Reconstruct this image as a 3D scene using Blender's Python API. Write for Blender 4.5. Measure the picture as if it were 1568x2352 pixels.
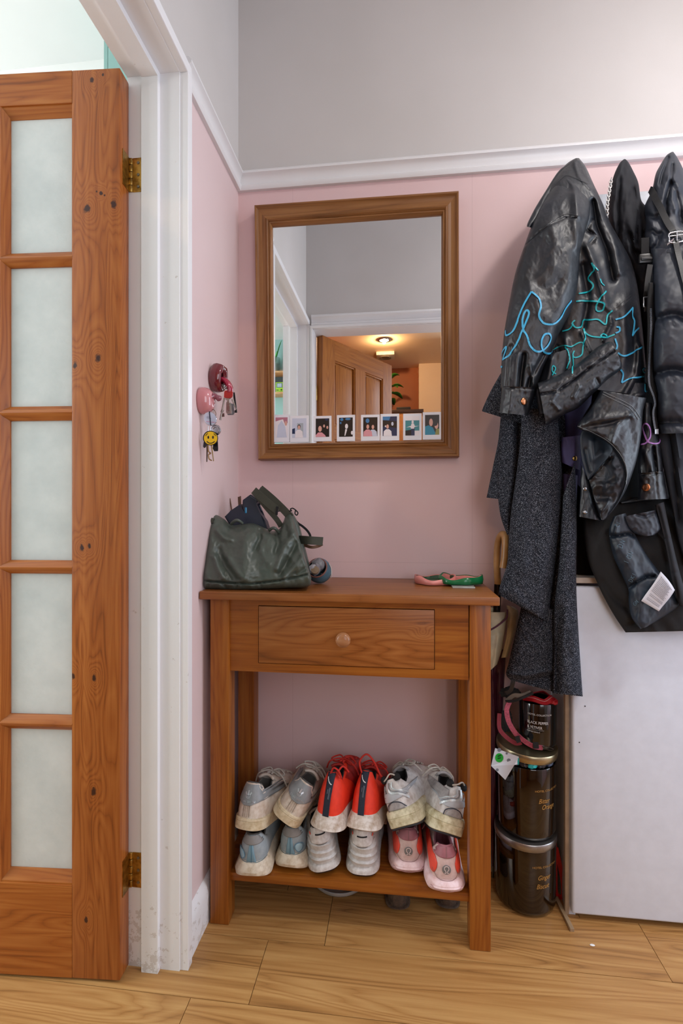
import bpy, bmesh, math, random
import numpy as np
from mathutils import Vector, Matrix, noise
from mathutils.bvhtree import BVHTree
random.seed(7)
for o in list(bpy.data.objects): bpy.data.objects.remove(o, do_unlink=True)
SC = bpy.context.scene
COL = SC.collection
# ------------------------------------------------------------ camera, world, lights, exposure
TH = math.radians(6.74); F = 1125.0; CZ = 1.02
cam_d = bpy.data.cameras.new('camera'); cam = bpy.data.objects.new('camera', cam_d); COL.objects.link(cam)
cam.location = (0, 0, CZ); cam.rotation_euler = (math.pi/2, 0, TH)
cam_d.sensor_fit = 'HORIZONTAL'; cam_d.sensor_width = 36; cam_d.lens = F/1568*36; cam_d.clip_start = .02
SC.camera = cam
SC.view_settings.view_transform = 'Standard'; SC.view_settings.look = 'None'
SC.view_settings.gamma = 1; SC.view_settings.use_curve_mapping = False
SC.view_settings.exposure = 0.0
w = bpy.data.worlds.new('daylight'); SC.world = w; w.use_nodes = True
w.node_tree.nodes['Background'].inputs[0].default_value = (.80, .88, 1, 1)
w.node_tree.nodes['Background'].inputs[1].default_value = .8
def area(name, loc, rot, sx, sy, power, color):
    d = bpy.data.lights.new(name, 'AREA'); d.shape = 'RECTANGLE'; d.size = sx; d.size_y = sy
    d.energy = power; d.color = color
    o = bpy.data.objects.new(name, d); COL.objects.link(o); o.location = loc; o.rotation_euler = rot
    return o
R = math.radians
area('hall_ceiling_light', (1.10, .55, 2.70), (0, 0, 0), .14, .14, 13, (1, .95, .90))
area('hall_window_light', (2.35, .86, 1.35), (0, R(90), 0), 1.9, .9, 30, (.74, .86, 1))
area('room_window_light', (.86, -1.0, 1.50), (R(88), 0, R(4)), .86, 1.5, 15, (.80, .89, 1))
area('left_room_window_light', (-3.1, .3, 1.55), (0, R(-90), 0), 1.7, 1.8, 92, (.94, .98, 1))
sp = bpy.data.lights.new('spot_lamp_light', 'POINT'); sp.energy = 12; sp.color = (1, .62, .32); sp.shadow_soft_size = .012
so = bpy.data.objects.new('spot_lamp_light', sp); COL.objects.link(so); so.location = (-.12, -1.13, 2.26)

# ------------------------------------------------------------ photo pixel -> place
def ray(px, py):
    a = (px-784)/F; b = (1176-py)/F
    return Vector((-math.sin(TH)+a*math.cos(TH), math.cos(TH)+a*math.sin(TH), b))
def P(px, py, Y): d = ray(px, py); k = Y/d.y; return Vector((d.x*k, Y, CZ+d.z*k))
def PX(px, py, X): d = ray(px, py); k = X/d.x; return Vector((X, d.y*k, CZ+d.z*k))
def PZ(px, py, Z): d = ray(px, py); k = (Z-CZ)/d.z; return Vector((d.x*k, d.y*k, Z))

# ------------------------------------------------------------ materials
def lin(h):
    if isinstance(h, tuple): return h if len(h) == 4 else (*h, 1)
    h = h.lstrip('#'); c = [int(h[i:i+2], 16)/255 for i in (0, 2, 4)]
    return tuple(x/12.92 if x <= .04045 else ((x+.055)/1.055)**2.4 for x in c)+(1,)
class N:
    def __init__(s, name):
        s.m = bpy.data.materials.new(name); s.m.use_nodes = True; s.t = s.m.node_tree
        s.b = s.t.nodes['Principled BSDF']; s.tc = s.t.nodes.new('ShaderNodeTexCoord')
    def n(s, typ, **kw):
        o = s.t.nodes.new(typ)
        for k, v in kw.items():
            if k.startswith('_'): setattr(o, k[1:], v)
            else: o.inputs[k.replace('__', ' ')].default_value = v
        return o
    def l(s, a, b): s.t.links.new(a, b)
    def mapping(s, scale=(1, 1, 1), loc=(0, 0, 0), rot=(0, 0, 0), src='Object'):
        m = s.n('ShaderNodeMapping'); m.inputs['Scale'].default_value = scale
        m.inputs['Location'].default_value = loc; m.inputs['Rotation'].default_value = rot
        s.l(s.tc.outputs[src], m.inputs['Vector']); return m.outputs[0]
    def noise(s, vec, scale=5, detail=4, rough=.55, dist=0):
        o = s.n('ShaderNodeTexNoise'); o.inputs['Scale'].default_value = scale; o.inputs['Detail'].default_value = detail
        o.inputs['Roughness'].default_value = rough; o.inputs['Distortion'].default_value = dist
        s.l(vec, o.inputs['Vector']); return o.outputs['Fac']
    def ramp(s, fac, stops):
        r = s.n('ShaderNodeValToRGB'); e = r.color_ramp.elements
        while len(e) < len(stops): e.new(.5)
        for x, (p, c) in zip(e, stops): x.position = p; x.color = lin(c)
        s.l(fac, r.inputs[0]); return r.outputs[0]
    def mix(s, fac, a, b, mode='MIX'):
        m = s.n('ShaderNodeMix', _data_type='RGBA', _blend_type=mode)
        for v, i in ((fac, 0), (a, 6), (b, 7)):
            if hasattr(v, 'is_output'): s.l(v, m.inputs[i])
            else: m.inputs[i].default_value = v if i == 0 else lin(v)
        return m.outputs[2]
    def math(s, op, a, b=None, c=None):
        m = s.n('ShaderNodeMath', _operation=op)
        for i, v in enumerate((a, b, c)):
            if v is None: continue
            if hasattr(v, 'is_output'): s.l(v, m.inputs[i])
            else: m.inputs[i].default_value = v
        return m.outputs[0]
    def bump(s, h, strength=.3, dist=.002):
        b = s.n('ShaderNodeBump'); b.inputs['Strength'].default_value = strength; b.inputs['Distance'].default_value = dist
        s.l(h, b.inputs['Height']); s.l(b.outputs[0], s.b.inputs['Normal'])
    def color(s, c):
        if hasattr(c, 'is_output'): s.l(c, s.b.inputs['Base Color'])
        else: s.b.inputs['Base Color'].default_value = lin(c)
    def set(s, **kw):
        for k, v in kw.items(): s.b.inputs[k.replace('_', ' ')].default_value = v
        return s
def plain(name, c, rough=.5, metal=0, var=.08, vs=30, bump=.1, bs=200, bd=.0006, coat=0, c2=None, **kw):
    s = N(name); v = s.mapping()
    if c2 is None:
        l = lin(c); c2 = tuple(max(0, x*(1-3*var)) for x in l[:3])+(1,)
    f = s.noise(v, vs, 3)
    s.color(s.ramp(f, [(.3, c2), (.65, c)]))
    s.set(Roughness=rough, Metallic=metal)
    if coat: s.b.inputs['Coat Weight'].default_value = coat; s.b.inputs['Coat Roughness'].default_value = .12
    if bump: s.bump(s.noise(v, bs, 3), bump, bd)
    for k, x in kw.items(): s.b.inputs[k.replace('_', ' ')].default_value = x
    return s.m
def wood(name, axis, dark, mid, light, rough=.4, fine=1., knots=(), ring=9, spread=.55, attr=None):
    """axis: direction the grain runs (0,1,2)"""
    s = N(name)
    sc = [fine*70]*3; sc[axis] = fine*2.2
    sc2 = [ring]*3; sc2[axis] = ring*.085
    src = 'Object'
    if attr:
        a = s.n('ShaderNodeAttribute'); a.attribute_name = attr
        ad = s.n('ShaderNodeVectorMath', _operation='ADD'); s.l(s.tc.outputs['Object'], ad.inputs[0]); s.l(a.outputs['Color'], ad.inputs[1])
        def mp(scale):
            m = s.n('ShaderNodeMapping'); m.inputs['Scale'].default_value = scale; s.l(ad.outputs[0], m.inputs['Vector']); return m.outputs[0]
    else:
        mp = lambda scale: s.mapping(scale)
    streak = s.noise(mp(sc), 1, 5, .65, .3)
    base = s.noise(mp(sc2), 1.6, 2, .4, .6)
    kd = None
    for (kx, ky, kz, r, asp) in knots:
        m = s.n('ShaderNodeMapping', _vector_type='TEXTURE')
        r *= 1.5; sc3 = [r, r, r]; sc3[axis] = r*asp
        m.inputs['Location'].default_value = (kx, ky, kz); m.inputs['Scale'].default_value = sc3
        s.l(s.tc.outputs['Object'], m.inputs['Vector'])
        le = s.n('ShaderNodeVectorMath', _operation='LENGTH'); s.l(m.outputs[0], le.inputs[0])
        kd = le.outputs['Value'] if kd is None else s.math('MINIMUM', kd, le.outputs['Value'])
    if kd is not None:
        inf = s.math('MULTIPLY', s.math('POWER', 2.72, s.math('MULTIPLY', kd, -.75)), .55)
        base = s.math('ADD', base, inf)
    rings = s.math('PINGPONG', s.math('MULTIPLY', base, 17), .5)
    rings = s.math('POWER', s.math('MULTIPLY', rings, 2), .55)
    f = s.math('ADD', s.math('ADD', s.math('MULTIPLY', rings, .42*spread), s.math('MULTIPLY', streak, .95-.25*spread)), -.0+.0*spread)
    col = s.ramp(f, [(.28, dark), (.50, mid), (.74, light)])
    tone = s.noise(s.mapping((2.2, 2.2, 2.2)), 1, 2)
    col = s.mix(s.math('MULTIPLY', tone, .45), col, mid)
    if kd is not None:
        nz = s.math('ADD', kd, s.math('MULTIPLY', s.noise(s.mapping(), 90, 2), .9))
        kf = s.ramp(nz, [(.75, (1, 1, 1)), (1.75, (0, 0, 0))])
        col = s.mix(kf, col, '#3a1a14')
    s.color(col); s.set(Roughness=rough, Specular_IOR_Level=.4)
    s.bump(s.math('ADD', streak, s.math('MULTIPLY', rings, .4)), .22, .0006)
    return s.m

# ------------------------------------------------------------ objects
def tag(o, label=None, cat=None, group=None, kind=None):
    if label: o['label'] = label
    if cat: o['category'] = cat
    if group: o['group'] = group
    if kind: o['kind'] = kind
    return o
def thing(name, label, cat, loc=(0, 0, 0), rot=(0, 0, 0), group=None, kind=None):
    o = bpy.data.objects.new(name, None); COL.objects.link(o); o.empty_display_size = .05
    o.location = loc; o.rotation_euler = rot
    return tag(o, label, cat, group, kind)
def link(name, me, mats, parent=None, smooth=True):
    for m in (mats if isinstance(mats, (list, tuple)) else [mats]): me.materials.append(m)
    if smooth:
        me.polygons.foreach_set('use_smooth', [True]*len(me.polygons))
    o = bpy.data.objects.new(name, me); COL.objects.link(o)
    if parent is not None:
        o.parent = parent
        if parent.type == 'EMPTY' and parent.get('_world'):
            o.matrix_parent_inverse = Matrix.Translation(parent.location).inverted()
    return o
def meshof(name, verts, faces, mats, parent=None, smooth=True, mi=None):
    me = bpy.data.meshes.new(name); me.from_pydata([tuple(v) for v in verts], [], faces); me.validate()
    o = link(name, me, mats, parent, smooth)
    if mi is not None and len(mi) == len(me.polygons): me.polygons.foreach_set('material_index', mi)
    bm = bmesh.new(); bm.from_mesh(me); bmesh.ops.recalc_face_normals(bm, faces=bm.faces); bm.to_mesh(me); bm.free()
    me.update(); return o
class MB:
    def __init__(s): s.bm = bmesh.new()
    def box(s, x0, x1, y0, y1, z0, z1, mi=0, bevel=0, seg=2, M=None):
        vs = [s.bm.verts.new(p) for p in [(x0, y0, z0), (x1, y0, z0), (x1, y1, z0), (x0, y1, z0), (x0, y0, z1), (x1, y0, z1), (x1, y1, z1), (x0, y1, z1)]]
        fs = [s.bm.faces.new([vs[i] for i in f]) for f in ((0, 3, 2, 1), (4, 5, 6, 7), (0, 1, 5, 4), (1, 2, 6, 5), (2, 3, 7, 6), (3, 0, 4, 7))]
        for f in fs: f.material_index = mi
        if bevel:
            es = list({e for f in fs for e in f.edges})
            r = bmesh.ops.bevel(s.bm, geom=es, offset=bevel, segments=seg, affect='EDGES', profile=.6)
            vs = list({v for f in r['faces'] for v in f.verts} | {v for v in vs if v.is_valid})
            for f in r['faces']: f.material_index = mi
        if M is not None: bmesh.ops.transform(s.bm, matrix=M, verts=[v for v in vs if v.is_valid])
        return s
    def prism(s, pts, a, b, axis='x', mi=0):
        """closed 2D profile swept between a and b along axis. profile given in the other two axes in order"""
        def mk(p, t):
            return {'x': (t, p[0], p[1]), 'y': (p[0], t, p[1]), 'z': (p[0], p[1], t)}[axis]
        A = [s.bm.verts.new(mk(p, a)) for p in pts]; B = [s.bm.verts.new(mk(p, b)) for p in pts]
        n = len(pts)
        fs = [s.bm.faces.new(A), s.bm.faces.new(B[::-1])]+[s.bm.faces.new([A[i], B[i], B[(i+1) % n], A[(i+1) % n]]) for i in range(n)]
        for f in fs: f.material_index = mi
        return s
    def tube(s, pts, r, n=8, mi=0, caps=True, flat=1.0, up=None):
        pts = [Vector(p) for p in pts]; m = len(pts)
        rr = r if isinstance(r, (list, tuple)) else [r]*m
        rings = []; prev = None
        for i, p in enumerate(pts):
            t = (pts[min(i+1, m-1)]-pts[max(i-1, 0)])
            if t.length < 1e-9: t = Vector((0, 0, 1))
            t.normalize()
            if prev is None:
                a = up if up is not None else (Vector((0, 0, 1)) if abs(t.z) < .9 else Vector((1, 0, 0)))
                x = (Vector(a)-t*Vector(a).dot(t)).normalized()
            else:
                x = (prev-t*prev.dot(t))
                x = x.normalized() if x.length > 1e-6 else t.orthogonal().normalized()
            prev = x; y = t.cross(x)
            rings.append([s.bm.verts.new(p+(x*math.cos(2*math.pi*k/n)*flat+y*math.sin(2*math.pi*k/n))*rr[i]) for k in range(n)])
        for a, b in zip(rings, rings[1:]):
            for k in range(n):
                f = s.bm.faces.new([a[k], a[(k+1) % n], b[(k+1) % n], b[k]]); f.material_index = mi
        if caps:
            for f in (s.bm.faces.new(rings[0][::-1]), s.bm.faces.new(rings[-1])): f.material_index = mi
        return s
    def lathe(s, prof, c=(0, 0, 0), n=48, mi=0, cap=True, sx=1, sy=1):
        rings = [[s.bm.verts.new((c[0]+r*sx*math.cos(2*math.pi*k/n), c[1]+r*sy*math.sin(2*math.pi*k/n), c[2]+z)) for k in range(n)] for r, z in prof]
        for a, b in zip(rings, rings[1:]):
            for k in range(n):
                f = s.bm.faces.new([a[k], a[(k+1) % n], b[(k+1) % n], b[k]]); f.material_index = mi
        if cap:
            for f in (s.bm.faces.new(rings[0][::-1]), s.bm.faces.new(rings[-1])): f.material_index = mi
        return s
    def xform(s, M): bmesh.ops.transform(s.bm, matrix=M, verts=s.bm.verts[:]); return s
    def build(s, name, mats, parent=None, smooth=False, recalc=True, auto=None):
        if recalc: bmesh.ops.recalc_face_normals(s.bm, faces=s.bm.faces[:])
        me = bpy.data.meshes.new(name); s.bm.to_mesh(me); s.bm.free()
        o = link(name, me, mats, parent, smooth)
        if auto is not None:
            me.polygons.foreach_set('use_smooth', [True]*len(me.polygons))
            try: me.set_sharp_from_angle(angle=R(auto))
            except Exception: pass
        return o
def curve_pts(pts, n=8, closed=False):
    """Catmull-Rom through points"""
    pts = [Vector(p) for p in pts]; out = []
    m = len(pts)
    rng = range(m if closed else m-1)
    for i in rng:
        g = (lambda k: pts[k % m]) if closed else (lambda k: pts[max(0, min(m-1, k))])
        p0, p1, p2, p3 = g(i-1), g(i), g(i+1), g(i+2)
        for k in range(n):
            t = k/n
            out.append(.5*((2*p1)+(p2-p0)*t+(2*p0-5*p1+4*p2-p3)*t*t+(3*p1-p0-3*p2+p3)*t**3))
    out.append(pts[0].copy() if closed else pts[-1].copy())
    return out
def ribbon(bm_pts, nrm, w, name, mat, parent, thick=.0012):
    """flat band following points with given normals"""
    vs = []; fs = []; m = len(bm_pts)
    ww = w if isinstance(w, (list, tuple)) else [w]*m
    for i, p in enumerate(bm_pts):
        t = (bm_pts[min(i+1, m-1)]-bm_pts[max(i-1, 0)]).normalized()
        s_ = t.cross(nrm[i]).normalized()*ww[i]/2; h = nrm[i]*thick
        vs += [p-s_, p-s_+h, p+s_+h, p+s_]
    for i in range(m-1):
        a = i*4; b = a+4
        for k in range(4): fs.append((a+k, a+(k+1) % 4, b+(k+1) % 4, b+k))
    fs += [(0, 1, 2, 3), (m*4-1, m*4-2, m*4-3, m*4-4)]
    return vs, fs
# ================================================================ the setting
XA = -.487; YB = 1.445; YC = .312; ZC = 2.75
def wallpaint(name, c, var, seams=(), rough=.55):
    s = N(name); v = s.mapping()
    f = s.noise(v, 2.2, 3)
    col = s.ramp(f, [(.3, var), (.7, c)])
    if seams:
        sx = s.n('ShaderNodeSeparateXYZ'); s.l(s.tc.outputs['Object'], sx.inputs[0]); acc = None
        for ax, x0 in seams:
            d = s.math('ABSOLUTE', s.math('SUBTRACT', sx.outputs[ax], x0))
            k = s.math('LESS_THAN', d, .0007); acc = k if acc is None else s.math('MAXIMUM', acc, k)
        col = s.mix(s.math('MULTIPLY', acc, .16), col, '#7c5a58')
    s.color(col); s.set(Roughness=rough)
    s.bump(s.noise(v, 260, 3), .10, .0008); return s.m
m_pink = wallpaint('pink wall paint', '#e2c4c4', '#dbbaba', seams=(('X', P(672, 1100, YB).x), ('X', P(1084, 1100, YB).x), ('Z', P(900, 1292, YB).z)))
m_pinkA = wallpaint('pink wall paint left', '#dfc9c9', '#d9c0c0')
m_grey = wallpaint('off white wall paint', '#cdc8c6', '#c6c1be')
m_gloss = wallpaint('white gloss paint', '#e9e8ea', '#dedcdc', rough=.28)
m_scuff = None
s = N('scuffed white gloss'); v = s.mapping(); sep = s.n('ShaderNodeSeparateXYZ'); s.l(s.tc.outputs['Object'], sep.inputs[0])
low = s.math('SUBTRACT', 1, s.math('MINIMUM', 1, s.math('MULTIPLY', sep.outputs['Z'], 3.2)))
n1 = s.noise(v, 38, 5, .7)
k = s.math('MULTIPLY', s.math('GREATER_THAN', s.math('ADD', n1, s.math('MULTIPLY', low, .16)), .69), .35)
s.color(s.mix(k, '#e8e7e9', '#a08c78')); s.set(Roughness=.3); s.bump(s.noise(v, 60, 3), .12, .001); m_scuff = s.m
m_ceil = wallpaint('ceiling white', '#efefee', '#e8e8e6')
m_teal = wallpaint('teal wall paint', '#8db4af', '#86ada8')
m_terra = wallpaint('terracotta wall paint', '#a8602f', '#9c5628')
m_cream = wallpaint('cream wall paint', '#e8cfae', '#e2c7a4')

def struct(name, mb, mats, label, cat='wall', **kw):
    o = mb.build(name, mats, **kw); return tag(o, label, cat, kind='structure')
# floor: individual laminate planks in one mesh
m_floor = wood('oak floor planks', 0, '#6a4524', '#a67845', '#c49a62', rough=.36, fine=.6, ring=7, spread=.5, attr='plank')
m_gap = plain('floor gap', '#3a2c20', .8)
def make_floor():
    bm = bmesh.new(); lay = bm.loops.layers.color.new('plank')
    rows = []
    y = 1.139-.1545*20
    r = 0
    spec = {20: [-.175, .588, 1.4], 19: [-.31, .8, 1.6], 18: [-.435, .72, 1.5], 21: [-.30, .45, 1.3]}
    bm.faces.new([bm.verts.new(p) for p in ((-3.3, -2, -.006), (3.2, -2, -.006), (3.2, 1.7, -.006), (-3.3, 1.7, -.006))]).material_index = 1
    for r in range(0, 24):
        y0 = 1.139+(r-20)*.1545; y1 = y0+.1545
        xs = [x for x in spec.get(r, [])]
        if not xs: xs = [-.9+((r*37) % 11)*.07+.8*i for i in range(5)]
        full = [-3.3, -2.4, -1.2]+xs+[2.3, 3.2]; full = sorted(set(full))
        for x0, x1 in zip(full, full[1:]):
            g = .0007; c = (random.random()*4, random.random()*4, random.random()*4, 1)
            vs = [bm.verts.new(p) for p in ((x0+g, y0+g, 0), (x1-g, y0+g, 0), (x1-g, y1-g, 0), (x0+g, y1-g, 0))]
            lo = [bm.verts.new((v.co.x+dx, v.co.y+dy, -.005)) for v, (dx, dy) in zip(vs, ((-.0003, -.0003), (.0003, -.0003), (.0003, .0003), (-.0003, .0003)))]
            fs = [bm.faces.new(vs)]+[bm.faces.new((vs[i], lo[i], lo[(i+1) % 4], vs[(i+1) % 4])) for i in range(4)]
            for f in fs:
                for l in f.loops: l[lay] = (c[0] % 1, c[1] % 1, c[2] % 1, 1)
    me = bpy.data.meshes.new('floor'); bm.to_mesh(me); bm.free()
    o = link('floor', me, [m_floor, m_gap], smooth=False)
    tag(o, 'honey oak laminate plank floor of the hallway and side rooms', 'floor', kind='structure')
make_floor()
ZR0, ZR1 = 1.992, 2.050
# back wall: pink below the rail, off white above
mb = MB(); mb.box(XA-.12, 2.5, YB, YB+.12, 0, ZR0+.02, 0); mb.box(XA-.12, 2.5, YB, YB+.12, ZR0+.02, ZC, 1)
struct('wall_back', mb, [m_pink, m_grey], 'back wall, pink below the picture rail and off-white above')
# left wall with the glazed door's opening between YJ0 and YJ1
YJ0, YJ1 = YC+.012, 1.040; ZH = 1.998; XW = -.604
mb = MB(); mb.box(XW+.012, XA, YJ1+.012, YB, 0, ZR0+.02, 0); mb.box(XW+.012, XA, YJ1+.012, YB, ZR0+.02, ZC, 1)
mb.box(XW+.012, XA, YC-.1, YJ1+.012, ZH+.012, ZC, 1)
mb.box(XW, XW+.0119, YJ1+.012, 1.7, 0, 2.62, 1); mb.box(XW, XW+.0119, -1.65, YJ1+.012, ZH+.012, 2.62, 1); mb.box(XW, XW+.0119, -1.65, YJ0-.012, 0, 2.62, 1)
struct('wall_left', mb, [m_pinkA, m_grey], 'short left wall beside the glazed door, pink under off-white')
# front wall (behind the viewer) with an open doorway
XO0, XO1 = -.4475, 1.28  # right jamb is unseen; opening widened so room light reaches the coats
mb = MB(); mb.box(XA-.1, XO0-.012, YC-.1, YC, 0, ZC, 0); mb.box(XO1+.012, 2.5, YC-.1, YC, 0, ZR0, 1); mb.box(XO1+.012, 2.5, YC-.1, YC, ZR0, ZC, 0); mb.box(XO0-.012, XO1+.012, YC-.1, YC, 1.99, ZC, 0)
struct('wall_front', mb, [m_grey, m_pink], 'off-white wall above the open doorway, seen only in the mirror')
mb = MB(); mb.box(XA-.1, 2.5, YC-.1, YB+.12, ZC, ZC+.05)
struct('ceiling', mb, [m_ceil], 'white hallway ceiling', 'ceiling')
mb = MB(); mb.box(-3.3, XW, -1.7, 1.75, 2.62, 2.67)
struct('ceiling_side_room', mb, [wallpaint('side room ceiling paint', '#e6e9e9', '#e0e4e4')], 'bright white ceiling of the left room above the glazed door', 'ceiling')
# left room shell
mb = MB(); mb.box(-3.3, XW, 1.62, 1.7, 0, 2.62); struct('wall_side_room_back', mb, [m_ceil], 'pale wall of the left room behind the glazed door')
mb = MB(); mb.box(-3.3, XW, -1.68, -1.6, 0, 2.62); struct('wall_side_room_front', mb, [m_teal], 'teal wall of the left room with small oak shelves, seen in the mirror')
mb = MB(); mb.box(-3.3, -3.2, -1.6, 1.62, 0, 2.62); struct('wall_side_room_left', mb, [m_ceil], 'white far wall of the left room')
c0 = P(247, 120, 1.40)
mb = MB(); mb.box(c0.x, XW-.002, 1.40, 1.618, 0, 2.615, 0, bevel=.004); mb.box(c0.x-.012, c0.x, 1.40, 1.43, 0, 2.615, 0)
struct('wall_side_room_corner', mb, [m_teal], 'teal boxed corner just visible above the glazed door')
# room behind the viewer
ZK = 2.36; KX0, KX1, KY = -.562, 1.45, -1.75
mb = MB(); mb.box(KX0-.03, KX1+.1, KY-.1, YC-.1, ZK, ZK+.05)
struct('ceiling_kitchen', mb, [m_cream], 'warm lit ceiling with spotlight and vent, seen in the mirror', 'ceiling')
mb = MB(); mb.box(KX0, KX1, KY-.1, KY, 0, ZK); struct('wall_kitchen_back', mb, [m_terra], 'terracotta wall of the room reflected in the mirror')
mb = MB(); mb.box(KX0-.03, KX0, KY-.1, YC-.1, 0, ZK); struct('wall_kitchen_left', mb, [m_terra], 'terracotta side wall behind the open panelled door')
mb = MB(); mb.box(.175, KX1, KY, KY+.12, 0, ZK); struct('wall_kitchen_chimney', mb, [m_cream], 'cream wall section at the right of the mirror reflection')
mb = MB(); mb.box(KX1, KX1+.1, KY-.1, YC-.1, 0, ZK); struct('wall_kitchen_right', mb, [m_ceil], 'pale right wall of the room behind the viewer')
# picture rails
def rail_prof(sgn, base, z0=ZR0, z1=ZR1):
    h = z1-z0
    return [(base, z0), (base+sgn*.010, z0), (base+sgn*.014, z0+h*.12), (base+sgn*.014, z0+h*.22), (base+sgn*.009, z0+h*.3), (base+sgn*.010, z0+h*.55),
            (base+sgn*.016, z0+h*.68), (base+sgn*.022, z0+h*.76), (base+sgn*.022, z0+h*.86), (base+sgn*.014, z1), (base, z1)]
mb = MB(); mb.prism(rail_prof(-1, YB), XA, 2.5, 'x'); struct('trim_1', mb, [m_gloss], 'white picture rail along the back wall', 'picture rail', auto=35)
mb = MB()
pr = [(XA+(YB-p[0])*.985, p[1]) for p in rail_prof(-1, YB, ZR0+.0007, ZR1-.0007)]
mb.prism(pr, YJ1+.017, YB-.0005, 'y'); struct('trim_2', mb, [m_gloss], 'white picture rail on the left wall running from the door frame to the corner', 'picture rail', auto=35)
mb = MB(); mb.prism([(YC+(YB-p[0]), p[1]) for p in rail_prof(-1, YB)], XA+.03, 2.5, 'x'); struct('trim_3', mb, [m_gloss], 'white picture rail over the doorway seen in the mirror', 'picture rail', auto=35)
# skirting
mb = MB(); mb.prism([(XA, 0), (XA+.016, 0), (XA+.016, .075), (XA+.012, .088), (XA+.006, .096), (XA, .10)], YJ1+.022, YB, 'y')
struct('baseboard_left', mb, [m_scuff], 'white skirting board on the left wall', 'skirting board', auto=40)
mb = MB(); mb.prism([(YB, 0), (YB-.016, 0), (YB-.016, .075), (YB-.012, .088), (YB-.006, .096), (YB, .10)], XA+.016, .44, 'x')
struct('baseboard_back', mb, [m_scuff], 'white skirting board behind the table', 'skirting board', auto=40)
# door lining on the left wall: two jambs + head with stops, narrow architrave
def lining():
    mb = MB(); t = .018
    # jambs (far, near) and head
    mb.box(XW-.004, XA+.002, YJ1-.002, YJ1+.03, 0, ZH-.0001)
    mb.box(XW-.004, XA+.002, YJ0-.03, YJ0+.002, 0, ZH-.0001)
    mb.box(XW-.004, XA+.002, YJ0-.03, YJ1+.03, ZH, ZH+.03)
    # stops
    mb.box(-.568, -.530, YJ1-.014, YJ1-.001, 0, ZH-.0141)
    mb.box(-.568, -.530, YJ0+.001, YJ0+.014, 0, ZH-.0141)
    mb.box(-.568, -.530, YJ0+.0005, YJ1-.0005, ZH-.014, ZH+.001)
    return mb
o = struct('trim_4', lining(), [m_scuff], 'white door lining with stop, beside the glazed door', 'door frame')
mb = MB(); a = .022
for (y0, y1) in ((YJ1+.001, YJ1+a), (YJ0-a+.012, YJ0-.001)):
    mb.box(XA-.012, XA+.021, y0, y1, 0, ZH+.0008, bevel=.0006, seg=1)
mb.box(XA-.012, XA+.021, YJ0-.01, YJ1+a, ZH+.001, ZH+a+.004, bevel=.004, seg=4)
struct('trim_5', mb, [m_scuff], 'narrow white architrave around the glazed door opening', 'door frame')
# casing around the doorway behind the viewer
mb = MB()
mb.box(XO0-.012, XO0, YC-.112, YC+.004, 0, 1.978); mb.box(XO1, XO1+.012, YC-.112, YC+.004, 0, 1.978); mb.box(XO0-.012, XO1+.012, YC-.112, YC+.004, 1.976, 1.99)
mb.box(XA+.023, XO0-.002, YC, YC+.016, 0, 1.985, bevel=.004); mb.box(XO1+.002, XO1+.06, YC, YC+.016, 0, 1.985, bevel=.004); mb.box(XA+.023, XO1+.06, YC, YC+.018, 1.979, 1.993, bevel=.003)
struct('trim_6', mb, [m_gloss], 'white casing of the doorway reflected in the mirror', 'door frame', auto=35)

# ---------------------------------------------------------------- glazed door (open, into the left room)
DC = PZ(275, 2251, .006); DC = Vector((-.600, .9955, .006))
ang = R(3.3)
door = thing('door_1', 'open pine door with frosted glass panes and brass hinges', 'door', DC, (0, 0, ang), kind='structure')
# local frame: x negative = towards the free edge, y = thickness, z up. knots given in local coordinates
def dl(px, py):   # photo point on the door's near face -> local x,z
    d = ray(px, py); n = Vector((-math.sin(ang), math.cos(ang), 0)); k = DC.dot(n)/d.dot(n) if True else 0
    k = (DC.x*n.x+DC.y*n.y)/(d.x*n.x+d.y*n.y)
    p = Vector((d.x*k, d.y*k, CZ+d.z*k))-DC
    return p.x*math.cos(ang)+p.y*math.sin(ang), p.z
kn = []
for (x, y, r, a) in ((210, 184, .006, 1.5), (236, 172, .004, 1.2), (232, 444, .005, 1.2), (200, 480, .010, 1.4), (262, 470, .009, 1.6), (225, 822, .009, 1.5), (172, 838, .007, 1.8), (188, 1258, .007, 1.5), (205, 1254, .005, 1.8),
                     (168, 1553, .006, 1.6), (216, 1557, .006, 1.8), (215, 1818, .007, 2.2), (197, 2113, .005, 1.8), (240, 449, .003, 1.2), (222, 440, .003, 1.3)):
    lx, lz = dl(x, y); kn.append((lx, 0, lz, r, a))
PINE = ('#5a2a0e', '#96501f', '#b06a32')
m_doorv = wood('varnished pine upright', 2, *PINE, rough=.33, knots=kn, ring=9)
m_doorh = wood('varnished pine rail', 0, '#6a3410', '#9a531e', '#b06c32', rough=.33, ring=8)
W, H, T = .762, 1.975, .040
xs = dl(165, 1176)[0]
def stile(x0, x1): return MB().box(x0, x1, 0, T, 0, H, bevel=.0025)
stile(xs, 0).build('stile', m_doorv, door, auto=40)
stile(-W, -W-xs).build('stile', m_doorv, door, auto=40)
zt = dl(80, 240)[1]; zb = dl(80, 2030)[1]
MB().box(-W-xs, xs, 0, T, zt, H, bevel=.001).build('rail', m_doorh, door)
MB().box(-W-xs, xs, 0, T, 0, zb, bevel=.001).build('rail', m_doorh, door)
rows = [(262, 574), (608, 931), (964, 1288), (1319, 1646), (1680, 2004)]
zr = [(dl(80, a)[1], dl(80, b)[1]) for a, b in rows]
xr = dl(158, 1176)[0]; xl = dl(14, 1176)[0]; pw = xr-xl
inner = (xs-(-W-xs)); bar = (inner-3*pw)/3
m_frost = N('frosted glass'); s = m_frost
v = s.mapping((1, 1, 1)); nn = s.noise(v, 14, 4, .6); n2 = s.noise(v, 120, 3, .6)
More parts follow.
